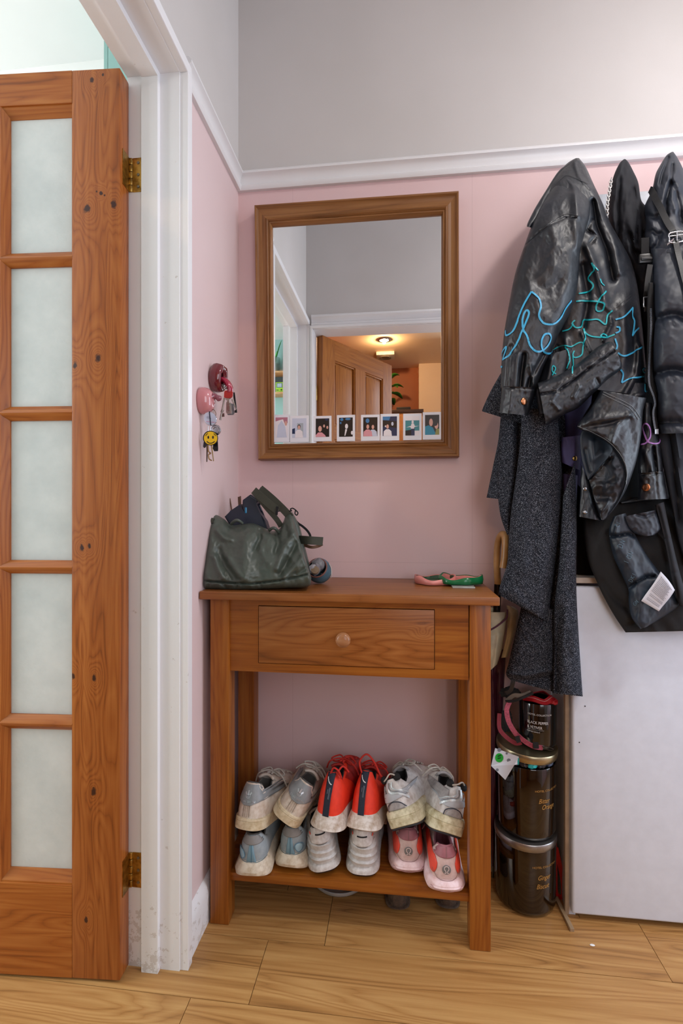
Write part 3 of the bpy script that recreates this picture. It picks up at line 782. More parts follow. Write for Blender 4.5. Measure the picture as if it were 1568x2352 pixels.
    def strokes(s, name, mat, lines, w=.0012, off=.0022, who='up', parent=None):
        V = []; Fc = []
        for ln in lines:
            ww = w
            if isinstance(ln, tuple) and isinstance(ln[0], list): ln, ww = ln
            pts = []; ns = []
            c = curve_pts([(u, 0, v) for u, v in ln], 6) if len(ln) > 2 else [Vector((ln[0][0]+(ln[1][0]-ln[0][0])*k/6, 0, ln[0][1]+(ln[1][1]-ln[0][1])*k/6)) for k in range(7)]
            for q in c:
                p, nr = s.hit(q.x, q.z, off, who)
                if p is None: continue
                if pts and (p-pts[-1]).length < 1e-5: continue
                pts.append(p); ns.append(nr)
            if len(pts) < 2: continue
            vs, fs = ribbon(pts, ns, ww, '', None, None, .0005); b = len(V)
            V += vs; Fc += [tuple(x+b for x in f) for f in fs]
        return meshof(name, V, Fc, mat, parent or s.root, smooth=False)
def shoemat(name, c, c2, rough=.55, bump=.3, bs=120): 
    s = N(name); v = s.mapping()
    f = s.noise(v, 22, 5, .65); g = s.noise(v, 90, 3, .6)
    s.color(s.ramp(s.math('ADD', s.math('MULTIPLY', f, .75), s.math('MULTIPLY', g, .25)), [(.32, c2), (.56, c)])); s.set(Roughness=rough)
    s.bump(s.noise(v, bs, 4), bump, .0008); return s.m
SM = dict(
 cream=shoemat('dirty cream leather', '#d8ccc0', '#b8a08a', .45), gum=shoemat('yellowed rubber', '#dccdb0', '#b39a72', .5), grey=shoemat('grey leather tab', '#8d9093', '#7c8082', .4),
 dark=plain('dark lining', '#2a2728', .9), greylin=plain('grey lining', '#55524f', .9), silver=plain('silver print', '#c8ccd0', .3, .6),
 red=shoemat('bright red knit', '#ef3a1e', '#dc2f18', .6, .2, 500), dred=shoemat('dark red shell', '#a3201a', '#7d1512', .5), navy=plain('navy webbing', '#1a2235', .7, bump=.5, bs=900),
 dirtywhite=shoemat('dirty white foam', '#ddd4cc', '#9f8263', .5), bluegrey=shoemat('pale blue mesh', '#9fa8ad', '#8c979e', .7, .5, 900), bluedye=plain('blue stripe', '#7fa5b8', .6), lime=plain('lime rubber', '#c3cf5c', .5),
 foam=shoemat('cream foam', '#dcd0bd', '#b29a7c', .55), white=shoemat('white leather', '#d9d5d3', '#a79b94', .42), palesilver=plain('pale silver overlay', '#c8cfd2', .3, .25),
 ribs=shoemat('white ribbed panels', '#cfccca', '#b4aca6', .35), pinkw=shoemat('pale pink mesh', '#d8bdb8', '#c4a49e', .6, .5, 900), pinks=shoemat('pale pink foam', '#f0d6da', '#d9b4b2', .5), mauve=plain('mauve collar', '#a86a74', .55), coral=plain('coral overlay', '#f0503c', .5),
 greymesh=shoemat('grey mesh', '#aaa6a6', '#7f7c7c', .7, .8, 1100), oldsole=shoemat('aged yellow sole', '#d9d2b4', '#9a8a62', .55), black=plain('black foam', '#121214', .8), logo=plain('grey logo print', '#7f7b7b', .5),
 brown=shoemat('brown speckled suede', '#5d4838', '#382a20', .8, 1, 300), red2=plain('red lace', '#c4281c', .7), lacew=plain('off white lace', '#cfc7bd', .8), lacep=plain('mauve lace', '#9a5a62', .8), blackrubber=plain('black outsole', '#26242c', .6), white_ink=plain('white print', '#e8e8e8', .4))
def heel_at(px, py, z): return PZ(px, py, z)

def bigsole(): return [(0, -.004), (.08, .004), (.35, .008), (.62, .004), (.85, .001), (1, -.003)]
# --- lower row, left: pale blue running shoes with thick cream soles
def blue_shoe(px, py, rz, m, lab):
    sh = Shoe(L=.262, hw=.038, bw=.046, hs=.045, ts=.03, H=.106, Hd=.080, Ht=.096, flare=.007, mirror=m, heelcut=.016, lean=.006)
    p = heel_at(px, py, .124)
    sh.build('running_shoe', lab, 'pale blue running shoes on the shoe shelf', dict(upper=SM['bluegrey'], lining=SM['greylin'], sole=SM['foam'], tongue=SM['greylin']), (p.x, p.y+.008, .1225), (0, 0, rz), .98, soles=bigsole(), laces=SM['lacew'])
    sh.patch('heel_collar', plain('grey padded collar', '#8f8c8b', .6), [(.086, -.024, .024), (.094, -.027, .027), (.103, -.020, .020), (.109, -.012, .012)], off=.002)
    sh.patch('back_stripe', SM['bluedye'], [(.044, -.012, .012), (.065, -.008, .008), (.088, -.004, .004)], off=.0006, n=6)
    sh.strokes('seam', plain('blue seam', '#3f6f86', .6), [[(0, .044), (.001, .066), (0, .090)], [(-.033, .046), (0, .043), (.033, .046)]], .0011)
    sg = -m
    a = sg*.022
    sh.patch('side_badge', plain('light blue badge', '#9fc0d0', .4), [(.050, a-.003, a+.002), (.058, a-.009, a+.006), (.066, a-.010, a+.005), (.071, a-.007, a+.000)], off=.002, n=6)
    sh.strokes('badge_rim', plain('blue badge rim', '#5f8ca6', .5), [[(a-.001, .049), (a+.007, .058), (a+.004, .069), (a-.006, .072), (a-.011, .065), (a-.007, .056), (a-.001, .049)]], .0014, .003)
    sh.patch('lime_outsole', SM['lime'], [(.006, sg*-.004-.014, sg*-.004+.012), (.012, sg*-.004-.010, sg*-.004+.010)], off=.0015, n=8, who='so')
blue_shoe(574, 2026, R(3), 1, 'pale blue and cream running shoe, bottom row, nearest the left table leg')
blue_shoe(664, 2006, R(-3), -1, 'pale blue and cream running shoe, bottom row, second from left')

# --- lower row, middle: ribbed white trainers
def rib_disp(th, t, q):
    k = 1-smooth01(q*1.6)
    w = (t*5.2+.25*math.sin(th*1)) 
    f = (w % 1)
    return (.0065*(f**1.6)*(1-t*.5) if t < .62 else .0)*k
def rib_shoe(px, py, rz, ry, m, lab, dz=0):
    sh = Shoe(L=.262, hw=.0375, bw=.045, hs=.022, ts=.02, H=.108, Hd=.085, Ht=.096, flare=.003, mirror=m, heelcut=.006, disp=rib_disp, lean=.010)
    p = heel_at(px, py, .124)
    sh.build('ribbed_trainer', lab, 'white ribbed trainers on the shoe shelf', dict(upper=SM['ribs'], lining=SM['dark'], sole=SM['white'], outsole=SM['blackrubber'], tongue=SM['white']), (p.x, p.y+.008, .1265+dz), (0, ry, rz), 1.0, nz=60, laces=SM['lacew'])
    sh.patch('heel_panel', SM['white'], [(.074, -.022, .022), (.085, -.025, .025), (.097, -.024, .024), (.105, -.018, .018), (.109, -.012, .012)], off=.003)
    sh.strokes('text_bar', SM['black'], [([(-.010, .094), (.010, .0945)], .0032)], off=.0042)
    sh.strokes('seam', plain('dark grey seam', '#5f5c5a', .6), [[(-.026, .082), (-.010, .073), (.010, .073), (.026, .082)]], .0009, .0030)
    sh.strokes('red_accent', SM['coral'], [([(-.026, .098), (-.020, .090)], .003), ([(.026, .098), (.020, .090)], .003)], off=.0042)
    mb = MB()
    pts = [Vector((.009*math.cos(a), .014+.004*math.sin(a), .112+.010*math.sin(a))) for a in [math.pi*k/10 for k in range(11)]]
    mb.tube(pts, .0032, 8); mb.build('pull_loop', plain('black and white pull loop', '#3a3a3e', .6, vs=400, c2='#b8b8b8'), sh.root, auto=60)
rib_shoe(748, 2020, R(14), R(-9), 1, 'white ribbed trainer leaning over, bottom row, third from left', .006)
rib_shoe(830, 2024, R(0), 0, -1, 'white ribbed trainer standing straight, bottom row, fourth from left')

# --- lower row, right: pink running shoes with round mark
def pink_shoe(px, py, rz, m, lab, dy=0):
    sh = Shoe(L=.262, hw=.040, bw=.046, hs=.034, ts=.024, H=.104, Hd=.078, Ht=.094, flare=.005, mirror=m, heelcut=.012, lean=.012)
    p = heel_at(px, py, .124)
    sh.build('pink_running_shoe', lab, 'pale pink running shoes on the shoe shelf', dict(upper=SM['pinkw'], lining=SM['mauve'], sole=SM['pinks'], tongue=SM['mauve']), (p.x, p.y+.006+dy, .1225), (0, 0, rz), 1.0, soles=[(0, -.006), (.10, .002), (.40, .007), (.55, .0055), (.6, .0062), (.9, .003), (1, -.002)], laces=SM['lacep'])
    sh.patch('collar', SM['mauve'], [(.082, -.030, .030), (.092, -.030, .030), (.098, -.024, .024), (.104, -.014, .014)], off=.0015)
    for sg in (-1, 1):
        sh.patch('side_overlay', SM['coral'], [(.044, sg*.027, sg*.034), (.056, sg*.022, sg*.036), (.068, sg*.020, sg*.036), (.080, sg*.024, sg*.034)], off=.0015, n=6)
    sh.strokes('sole_groove', plain('pink groove', '#c79a9c', .6), [[(-.036, .020), (0, .0145), (.036, .020)]], .0011, .001, who='so')
    sh.strokes('seam', plain('brown seam', '#8a6a66', .6), [[(-.030, .052), (-.018, .037), (0, .034), (.018, .037), (.030, .052)], [(0, .083), (.0005, .108)]], .001, .0024)
    c = .059; r = .0098
    sh.patch('round_mark', SM['logo'], [(c+r*math.sin(a), -r*math.cos(a), r*math.cos(a)) for a in [math.pi*(-.5+k/12) for k in range(13)]], off=.0020, n=10)
    om = [[(-.0050, c-.0062), (-.0014, c-.0062), (-.0022, c-.0022), (-.0048, c+.0015), (-.0040, c+.0062), (0, c+.0078), (.0040, c+.0062), (.0048, c+.0015), (.0022, c-.0022), (.0014, c-.0062), (.0050, c-.0062)]]
    sh.strokes('mark_letter', plain('pale mark', '#dcc8c4', .5), om, .0016, .0036)
    return sh
pink_shoe(938, 2014, R(2), 1, 'pale pink running shoe with coral sides, pushed back beside the ribbed trainer')
sp_ = pink_shoe(1026, 2060, R(2), -1, 'pale pink running shoe sticking out beside the right table leg')

# --- upper row, left: cream leather trainers with grey heel tabs
TREF = lambda cx, cz, k, sk=0: [
 ([(cx, cz), (cx, cz+.013*k)], .0052*k), ([(cx-.0045*k, cz+.001), (cx-.0085*k, cz+.008*k)], .0046*k), ([(cx+.0045*k, cz+.001), (cx+.0085*k, cz+.008*k)], .0046*k),
 ([(cx-.008*k, cz-.0015*k), (cx, cz-.003*k), (cx+.008*k, cz-.0015*k)], .0010), ([(cx-.0072*k, cz-.0038*k), (cx, cz-.0052*k), (cx+.0072*k, cz-.0038*k)], .0010), ([(cx-.0055*k, cz-.006*k), (cx, cz-.0074*k), (cx+.0055*k, cz-.006*k)], .0010)]
def stan_letters(cx, cz):
    """STAN SMITH in an arc of small strokes"""
    G = {'S': [[(1, .9), (.5, 1), (0, .8), (.5, .5), (1, .25), (.5, 0), (0, .1)]], 'T': [[(0, 1), (1, 1)], [(.5, 1), (.5, 0)]], 'A': [[(0, 0), (.5, 1)], [(.5, 1), (1, 0)], [(.25, .4), (.75, .4)]],
         'N': [[(0, 0), (0, 1)], [(0, 1), (1, 0)], [(1, 0), (1, 1)]], 'M': [[(0, 0), (0, 1)], [(0, 1), (.5, .4)], [(.5, .4), (1, 1)], [(1, 1), (1, 0)]], 'I': [[(.5, 0), (.5, 1)]], 'H': [[(0, 0), (0, 1)], [(1, 0), (1, 1)], [(0, .5), (1, .5)]]}
    out = []; wd = .0026; txt = 'STAN SMITH'
    for i, ch in enumerate(txt):
        if ch == ' ': continue
        u0 = (i-4.5)*.0034
        for ln in G[ch]:
            out.append([(cx+u0+(a-.5)*wd, cz+.055*(u0**2)*20+b*.0038-.0005) for a, b in ln])
    return out
def stan(px, py, z, rx, ry, rz, m, lab, dy=0):
    sh = Shoe(L=.258, hw=.038, bw=.046, hs=.027, ts=.026, H=.100, Hd=.066, Ht=.094, flare=.001, mirror=m, heelcut=.002, lean=.016, open_w=.028)
    p = heel_at(px, py, z)
    sh.build('leather_trainer', lab, 'cream leather trainers on top of the stack', dict(upper=SM['cream'], lining=SM['greylin'], sole=SM['gum'], tongue=SM['cream']), (p.x, p.y+dy, z), (rx, ry, rz), 1.03, soles=[(0, -.002), (.04, .001), (.70, .0015), (.74, .0002), (.78, .0015), (.96, .001), (1, -.003)], laces=SM['lacew'])
    tab = sh.patch('heel_tab', SM['grey'], [(.054, -.008, .008), (.057, -.014, .014), (.061, -.024, .024), (.066, -.037, .037), (.077, -.036, .036), (.083, -.027, .027), (.091, -.020, .020), (.098, -.017, .017)], off=.0018, n=18)
    sh.strokes('heel_print', SM['silver'], TREF(0, .0745, .8)+[(l, .0007) for l in stan_letters(0, .0605)], .0008, .0034)
    sh.strokes('back_stripe', plain('worn brown stitching', '#8c7f70', .7), [([(-.008, .030), (-.007, .054)], .0012), ([(.008, .030), (.007, .054)], .0012), ([(-.0025, .030), (-.0025, .054)], .0005), ([(.003, .030), (.003, .054)], .0005)], off=.0014)
    sh.strokes('rim_piping', SM['cream'], [[(-.024, .082), (-.018, .0905), (-.015, .0968), (0, .0975), (.015, .0968), (.018, .0905), (.024, .082)]], .0022, .0022)
    return sh
stan(560, 1909, .240, R(-13), R(-1), R(-12), 1, 'left cream leather trainer with grey heel tab, upright at the top left')
stan(648, 1889, .254, R(-13), R(29), R(-10), -1, 'right cream leather trainer with grey heel tab, tilted against the red shoe')

# --- upper row, centre: bright red runners
def red_shoe(px, py, z, rx, ry, rz, m, lab, lace=None):
    sh = Shoe(L=.258, hw=.036, bw=.045, hs=.038, ts=.024, H=.130, Hd=.100, Ht=.120, flare=.009, mirror=m, heelcut=.006, lean=.024, open_w=.020, open_y=(.03, .42))
    p = heel_at(px, py, z)
    sh.build('red_running_shoe', lab, 'bright red running shoes on top of the stack', dict(upper=SM['red'], lining=SM['dark'], sole=SM['dirtywhite'], tongue=SM['dred']), (p.x, p.y, z), (rx, ry, rz), 1.0, soles=[(0, -.003), (.12, .004), (.5, .002), (.9, -.001), (1, -.003)], laces=SM['red2'])
    sh.patch('heel_strap', SM['navy'], [(.036, -.0075, .0075), (.070, -.0075, .0075), (.108, -.0082, .0082), (.128, -.0085, .0085)], off=.002, n=6)
    pt = MB()
    sh.strokes('swoosh', SM['white_ink'], [([(-.0055, .119), (-.004, .113), (-.001, .108), (.0045, .1045)], .0016), ([(.0045, .1045), (.001, .106), (-.002, .109)], .0022)], off=.0038)
    sh.strokes('strap_text', plain('grey strap print', '#8d93a2', .5), [([(.0012+.0022*k, .098), (.0008+.0022*k, .074)], .0007) for k in (0, 1)]+[([(-.002, .094), (-.002, .085)], .0007)], off=.0036)
    # forefoot shell in darker red
    vs = []; fs = []; nt = 40; nj = 10
    for j in range(nj+1):
        for i in range(nt+1):
            th = math.pi*.52+(math.pi*.96)*i/nt; q = sh.surf(th, .02+.90*j/nj); q += (q-Vector((0, sh.L*.6, .03))).normalized()*.0015; vs.append(q)
    for j in range(nj):
        for i in range(nt): a = j*(nt+1)+i; fs.append((a, a+1, a+nt+2, a+nt+1))
    meshof('forefoot_shell', vs, fs, SM['dred'], sh.root)
    c = Vector((m*.006, .03, .122)); mb = MB()
    for lp in lace: mb.tube(curve_pts([Vector(q) for q in lp], 8), .0024, 8)
    mb.build('heel_lace', SM['red2'], sh.root, auto=60)
    return sh
red_shoe(744, 1911, .240, R(-4), R(3), R(-12), 1, 'left bright red running shoe with navy heel strap and its toe raised', lace=[[(-.004, .03, .124), (.004, .028, .142), (.018, .03, .135), (.024, .035, .118)], [(.022, .03, .120), (.010, .034, .13), (.008, .04, .118)], [(.008, .03, .12), (.02, .05, .14), (.035, .06, .125)]])
red_shoe(826, 1911, .240, R(-13), R(-1), R(-12), -1, 'right bright red running shoe with navy heel strap and a looped lace', lace=[[(-.010, .03, .124), (-.016, .028, .150), (.0, .034, .168), (.020, .04, .15), (.034, .05, .12), (.045, .06, .108)]])

# --- upper row, right: grey mesh runners with aged soles
def mesh_shoe(px, py, z, rx, ry, rz, m, lab):
    sh = Shoe(L=.258, hw=.041, bw=.047, hs=.042, ts=.028, H=.108, Hd=.086, Ht=.112, flare=.004, mirror=m, heelcut=.006, lean=.014, open_w=.026)
    p = heel_at(px, py, z)
    sh.build('mesh_running_shoe', lab, 'grey and white mesh running shoes on top of the stack', dict(upper=SM['white'], lining=SM['black'], sole=SM['oldsole'], outsole=SM['blackrubber'], tongue=SM['greymesh']), (p.x, p.y, z), (rx, ry, rz), 1.0, soles=[(0, -.003), (.06, .001), (.40, .0025), (.55, .0035), (.58, .002), (.61, .0035), (.85, .003), (.95, .001), (1, -.003)], laces=SM['lacew'])
    g = m
    sh.patch('heel_counter', plain('pale grey overlay', '#b9bcc2', .4), [(.060, -.030, -.018), (.068, -.034, .030), (.074, -.034, .034), (.080, -.030, .034)], off=.0016, n=14)
    sh.patch('mesh_window', SM['greymesh'], [(.043, -.021, .021), (.050, -.018, .019), (.056, -.012, .014), (.060, -.006, .006)], off=.0018)
    sh.patch('side_mesh', SM['greymesh'], [(.070, -.034*g if False else -.033, -.020), (.082, -.033, -.020), (.094, -.028, -.018)], off=.0020, n=8)
    sh.strokes('mesh_rim', plain('navy piping', '#2b3040', .5), [[(-.024, .040), (-.021, .053), (-.006, .0605), (.012, .057), (.024, .044)]], .0022, .0022)
    sh.strokes('silver_swirl', SM['palesilver'], [([(-.006*g, .102), (-.008*g, .090), (-.002*g, .080), (.012*g, .076), (.024*g, .068), (.032*g, .058)], .0048), ([(.004*g, .101), (.003*g, .091), (.010*g, .084), (.022*g, .078), (.032*g, .068)], .0030), ([(-.028*g, .098), (-.022*g, .088), (-.018*g, .080)], .005)], off=.0030)
    sh.strokes('swirl_edge', plain('dark swirl line', '#5b6470', .5), [([(.0*g, .100), (-.002*g, .089), (.004*g, .082), (.016*g, .0775), (.030*g, .066)], .0009)], off=.0042)
    mb = MB()
    for sx in (-.018, .018):
        mb.lathe([(.0001, -.004), (.007, -.003), (.0095, .002), (.008, .009), (.004, .013), (.0001, .014)], (0, 0, 0), 16)
        bmesh.ops.transform(mb.bm, matrix=Matrix.Translation((sx, .024, .104)), verts=mb.bm.verts[-96:])
    mb.build('padded_collar', SM['black'], sh.root, auto=60)
    mb = MB(); mb.tube(curve_pts([(-.022, .02, .104), (-.006, .012, .112), (.008, .014, .120), (.022, .022, .108)], 6), .0018, 6); mb.build('heel_lace', SM['lacew'], sh.root, auto=60)
mesh_shoe(926, 1905, .254, R(-12), R(-26), R(-14), 1, 'left grey mesh running shoe with aged yellow sole, tilted left on the stack')
mesh_shoe(1032, 1922, .247, R(-13), R(21), R(14), -1, 'right grey mesh running shoe with aged yellow sole, against the right table leg')

# --- on the floor under the shelf
def floor_shoe(px, py, rz, m, lab):
    sh = Shoe(L=.25, hw=.031, bw=.042, hs=.012, ts=.012, H=.060, Hd=.045, Ht=.05, flare=.001, mirror=m, lean=.012, open_w=.025, open_y=(.02, .6))
    p = heel_at(px, py, .002)
    sh.build('slip_on_shoe', lab, 'brown slip-on shoes on the floor under the shelf', dict(upper=SM['brown'], lining=SM['black'], sole=SM['brown']), (p.x, p.y, .001), (0, 0, rz), .92, tongue=False)
floor_shoe(915, 2094, R(4), 1, 'left brown speckled slip-on shoe on the floor under the shelf')
floor_shoe(1030, 2092, R(0), -1, 'right brown speckled slip-on shoe on the floor nearest the right table leg')
p = PZ(770, 2063, .002)
d = thing('dish', 'pale grey shallow dish on the floor under the table shelf', 'dish', (p.x+.004, p.y+.068, .001))
MB().lathe([(.045, 0), (.068, .004), (.078, .014), (.081, .022), (.079, .023), (.073, .016), (.058, .008), (.03, .006)], (0, 0, 0), 48).build('bowl', plain('pale grey plastic', '#b9b7b4', .35), d, auto=50)
# ================================================================ cloth
def resample(pts, n):
    c = curve_pts([(p[0], p[1], 0) for p in pts], 10)
    d = [0]
    for a, b in zip(c, c[1:]): d.append(d[-1]+(b-a).length)
    out = []; j = 0
    for i in range(n+1):
        t = d[-1]*i/n
        while j < len(d)-2 and d[j+1] < t: j += 1
        s_ = (t-d[j])/max(1e-9, d[j+1]-d[j]); q = c[j].lerp(c[j+1], s_); out.append((q.x, q.y))
    return out
def pdist(px, py, pl):
    best = 1e9
    for (x0, y0), (x1, y1) in zip(pl, pl[1:]):
        dx, dy = x1-x0, y1-y0; L2 = dx*dx+dy*dy or 1
        t = max(0, min(1, ((px-x0)*dx+(py-y0)*dy)/L2))
        d = math.hypot(px-x0-t*dx, py-y0-t*dy)
        if d < best: best = d
    return best
def val(v, q):
    if callable(q): return q(v)
    if isinstance(q, (list, tuple)): return interp(v, q)
    return q
BV = {}
def drape(name, A, B, Y, thick, mat, parent, nu=48, nv=90, folds=(), wr=(), back=.012, p=2.4, endt=.0, endb=.0, bvh=None, edge=.8, conv=None):
    """closed cloth volume between two outline edges; folds: (polyline, width, height); wr: (amp, across, along, angle)"""
    if conv: A = [conv(*q) for q in A]; B = [conv(*q) for q in B]; folds = [([conv(*q) for q in f[0]], f[1], f[2]) for f in folds]
    A = resample(A, nv); B = resample(B, nv)
    fb = [(min(q[0] for q in f[0])-3*f[1], max(q[0] for q in f[0])+3*f[1], min(q[1] for q in f[0])-3*f[1], max(q[1] for q in f[0])+3*f[1]) for f in folds]
    sd = (hash(name) % 97)*.37 if False else (sum(map(ord, name)) % 97)*.37
    org = parent.location
    F_, K_ = [], []
    for j in range(nv+1):
        v = j/nv; e = 1
        if endt and v < endt: e = math.sqrt(max(0, 1-(1-v/endt)**2))
        if endb and v > 1-endb: e = math.sqrt(max(0, 1-((v-1+endb)/endb)**2))
        rowF, rowK = [], []
        for i in range(nu+1):
            u0 = i/nu; u = .5-.5*math.cos(math.pi*u0)*(.75)-(.5-u0)*.25*1.0 if True else u0
            u = (1-math.cos(math.pi*u0))/2*.6+u0*.4
            px = A[j][0]+(B[j][0]-A[j][0])*u; py = A[j][1]+(B[j][1]-A[j][1])*u
            prof = (1-abs(2*u-1)**p)**(1/p)
            Yc = Y(u, v) if callable(Y) else val(v, Y)
            b = val(v, thick)*prof*e
            att = min(1, prof*1.4)*(.25+.75*e)
            for k, f in enumerate(folds):
                x0, x1, y0, y1 = fb[k]
                if x0 < px < x1 and y0 < py < y1:
                    d = pdist(px, py, f[0])/f[1]; b += f[2]*math.exp(-d*d)*att
            for (amp, ac, al, an) in wr:
                ca, sa = math.cos(an), math.sin(an); x = (px*ca+py*sa)/ac; y = (-px*sa+py*ca)/al
                q = noise.noise((x+sd, y+.7*sd, sd)); q2 = noise.noise((x*2.1+sd, y*2.3, sd+5))
                b += amp*((.5-abs(q))*1.3+.35*q2)*att
            rowF.append(P(px, py, Yc-b)-org)
            rowK.append(P(px, py, Yc+val(v, back)*prof*e)-org)
        F_.append(rowF); K_.append(rowK)
    vs = []; fs = []; n = 2*nu
    for j in range(nv+1): vs += F_[j]+K_[j][nu-1:0:-1]
    for j in range(nv):
        for i in range(n): fs.append((j*n+i, j*n+(i+1) % n, (j+1)*n+(i+1) % n, (j+1)*n+i))
    for j, rv in ((0, False), (nv, True)):
        for i in range(1, nu):
            a, b_ = j*n+i, j*n+(n-i)
            # strip between front and back across the end
        pr = [(j*n+i, j*n+(n-i) % n) for i in range(0, nu+1)]
        for i in range(nu):
            q = [pr[i][0], pr[i+1][0], pr[i+1][1], pr[i][1]]
            q2 = []
            for z in q:
                if z not in q2: q2.append(z)
            if len(q2) > 2: fs.append(tuple(q2))
    o = meshof(name, vs, fs, mat, parent)
    try: o.data.set_sharp_from_angle(angle=R(75))
    except Exception: pass
    if bvh is not None: BV.setdefault(bvh, []).append(BVHTree.FromPolygons([Vector(q)+org for q in vs], fs))
    return o
def cast(bv, px, py):
    d = ray(px, py).normalized(); best = None
    for b in BV[bv]:
        h, n, _, dist = b.ray_cast(Vector((0, 0, CZ)), d)
        if h is not None and (best is None or dist < best[2]): best = (h, n if n.dot(d) < 0 else -n, dist)
    return best
def paint(bv, name, lines, w, mat, parent, off=.0012, conv=None, thick=.0006, k=8, straight=False):
    V = []; Fc = []
    for ln in lines:
        ww = w
        if len(ln) == 2 and isinstance(ln[0], list): ln, ww = ln
        if conv: ln = [conv(*q) for q in ln]
        c = curve_pts([(x, y, 0) for x, y in ln], k) if not straight else [Vector((a[0]+(b[0]-a[0])*i/k, a[1]+(b[1]-a[1])*i/k, 0)) for a, b in zip(ln, ln[1:]) for i in range(k+1)]
        seg_, ns = [], []
        def flush():
            if len(seg_) > 1:
                vs, fs = ribbon(seg_, ns, ww, '', None, None, thick); b = len(V)
                V.extend(q-parent.location for q in vs); Fc.extend(tuple(x+b for x in f) for f in fs)
        for q in c:
            h = cast(bv, q.x, q.y)
            if h is None: flush(); seg_, ns = [], []; continue
            pnt = h[0]+h[1]*off
            if seg_ and (pnt-seg_[-1]).length > .02: flush(); seg_, ns = [], []
            if seg_ and (pnt-seg_[-1]).length < 2e-5: continue
            seg_.append(pnt); ns.append(h[1])
        flush()
    if not V: return None
    return meshof(name, V, Fc, mat, parent, smooth=False)
def button(bv, px, py, r, mat, parent, name='button', conv=None):
    if conv: px, py = conv(px, py)
    h = cast(bv, px, py)
    if h is None: return
    mb = MB(); mb.lathe([(.0001, .0), (r, .0), (r, .0012), (r*.85, .0024), (r*.4, .003), (.0001, .0031)], (0, 0, 0), 24)
    M = Matrix.Translation(h[0]-parent.location+h[1]*.0005) @ h[1].to_track_quat('Z', 'Y').to_matrix().to_4x4()
    mb.xform(M); return mb.build(name, mat, parent, auto=50)
c4 = lambda x, y: (1080+x/3.213, 330+y/3.213)
c5 = lambda x, y: (1080+x/3.094, 860+y/3.094)
c7 = lambda x, y: (1380+x/6.032, 330+y/6.032)
c8 = lambda x, y: (1380+x/5.878, 700+y/5.878)
c9 = lambda x, y: (1280+x/5.444, 1050+y/5.444)

# leather
s = N('black leather'); v = s.mapping()
vo = s.n('ShaderNodeTexVoronoi', _feature='DISTANCE_TO_EDGE'); vo.inputs['Scale'].default_value = 420; s.l(v, vo.inputs['Vector'])
f1 = s.noise(v, 55, 5, .7, .5); f2 = s.noise(v, 9, 3)
s.color(s.ramp(f2, [(.3, '#0c0f15'), (.7, '#161b25')])); 
s.l(s.ramp(f1, [(.3, (.33, .33, .33)), (.7, (.52, .52, .52))]), s.b.inputs['Roughness'])
s.set(Specular_IOR_Level=.6)
s.bump(s.math('ADD', s.math('MULTIPLY', f1, 1.0), s.math('MULTIPLY', s.math('MINIMUM', vo.outputs[0], .25), .5)), .35, .0016); m_lea = s.m
m_seam = plain('leather seam thread', '#3b3c40', .6)
m_seamd = plain('dark seam', '#08080a', .7)
m_tealp = plain('turquoise paint', '#10a9b4', .4, bump=0, var=.03); m_bluep = plain('light blue paint', '#3ea5d2', .4, bump=0, var=.03); m_purp = plain('purple paint', '#b17fce', .4, bump=0, var=.03)
m_copper = plain('copper stud', '#c0825c', .3, 1); m_snap = plain('steel snap', '#9a9da2', .25, 1)
m_satin = plain('navy satin lining', '#1c2836', .5, c2='#121a24', bump=0); m_black = plain('black cloth', '#101013', .85, bump=.3, bs=700)
m_matte = plain('black matte shell', '#1a1c24', .8, var=.05, bump=.15, bs=900)
m_puff = plain('dark puffer nylon', '#232935', .52, var=.05, bump=.12, bs=300, Specular_IOR_Level=.5)
m_navyv = plain('violet navy cloth', '#3b3663', .7, bump=.3, bs=600)
# tweed with a diagonal twill and pale flecks
s = N('charcoal tweed'); 
mp = s.mapping((1, .2, 1), rot=(0, R(0), 0))
sp2 = s.n('ShaderNodeSeparateXYZ'); s.l(s.tc.outputs['Object'], sp2.inputs[0])
xx = sp2.outputs['X']; zz_ = sp2.outputs['Z']
w1 = s.math('SINE', s.math('MULTIPLY', s.math('ADD', xx, zz_), 1500)); w2 = s.math('SINE', s.math('MULTIPLY', s.math('SUBTRACT', zz_, s.math('MULTIPLY', xx, .4)), 2100))
fl = s.noise(s.mapping((1, .4, 1)), 520, 3, .7); fl2 = s.noise(s.mapping(), 40, 3)
k = s.math('ADD', s.math('MULTIPLY', s.math('ADD', w1, w2), .055), fl)
s.color(s.mix(s.math('MULTIPLY', fl2, .35), s.ramp(k, [(.42, '#12141a'), (.56, '#2c303a'), (.70, '#9ba1ae')]), '#1b1d25')); s.set(Roughness=.95, Specular_IOR_Level=.15)
s.bump(k, .5, .0012); m_tweed = s.m

# ---------------------------------------------------------------- black cloth coat at the very back
q = P(1450, 800, 1.38)
bc = thing('black_coat', 'black cloth coat hanging furthest back, dark between the tweed coat and the quilted one', 'coat', q)
drape('body', [(1380, 520), (1340, 700), (1300, 900), (1318, 1100), (1322, 1331)], [(1640, 520), (1660, 700), (1660, 900), (1650, 1100), (1640, 1331)], 1.36, .03, m_black, bc, nu=24, nv=40, wr=[(.010, 30, 200, 0)])

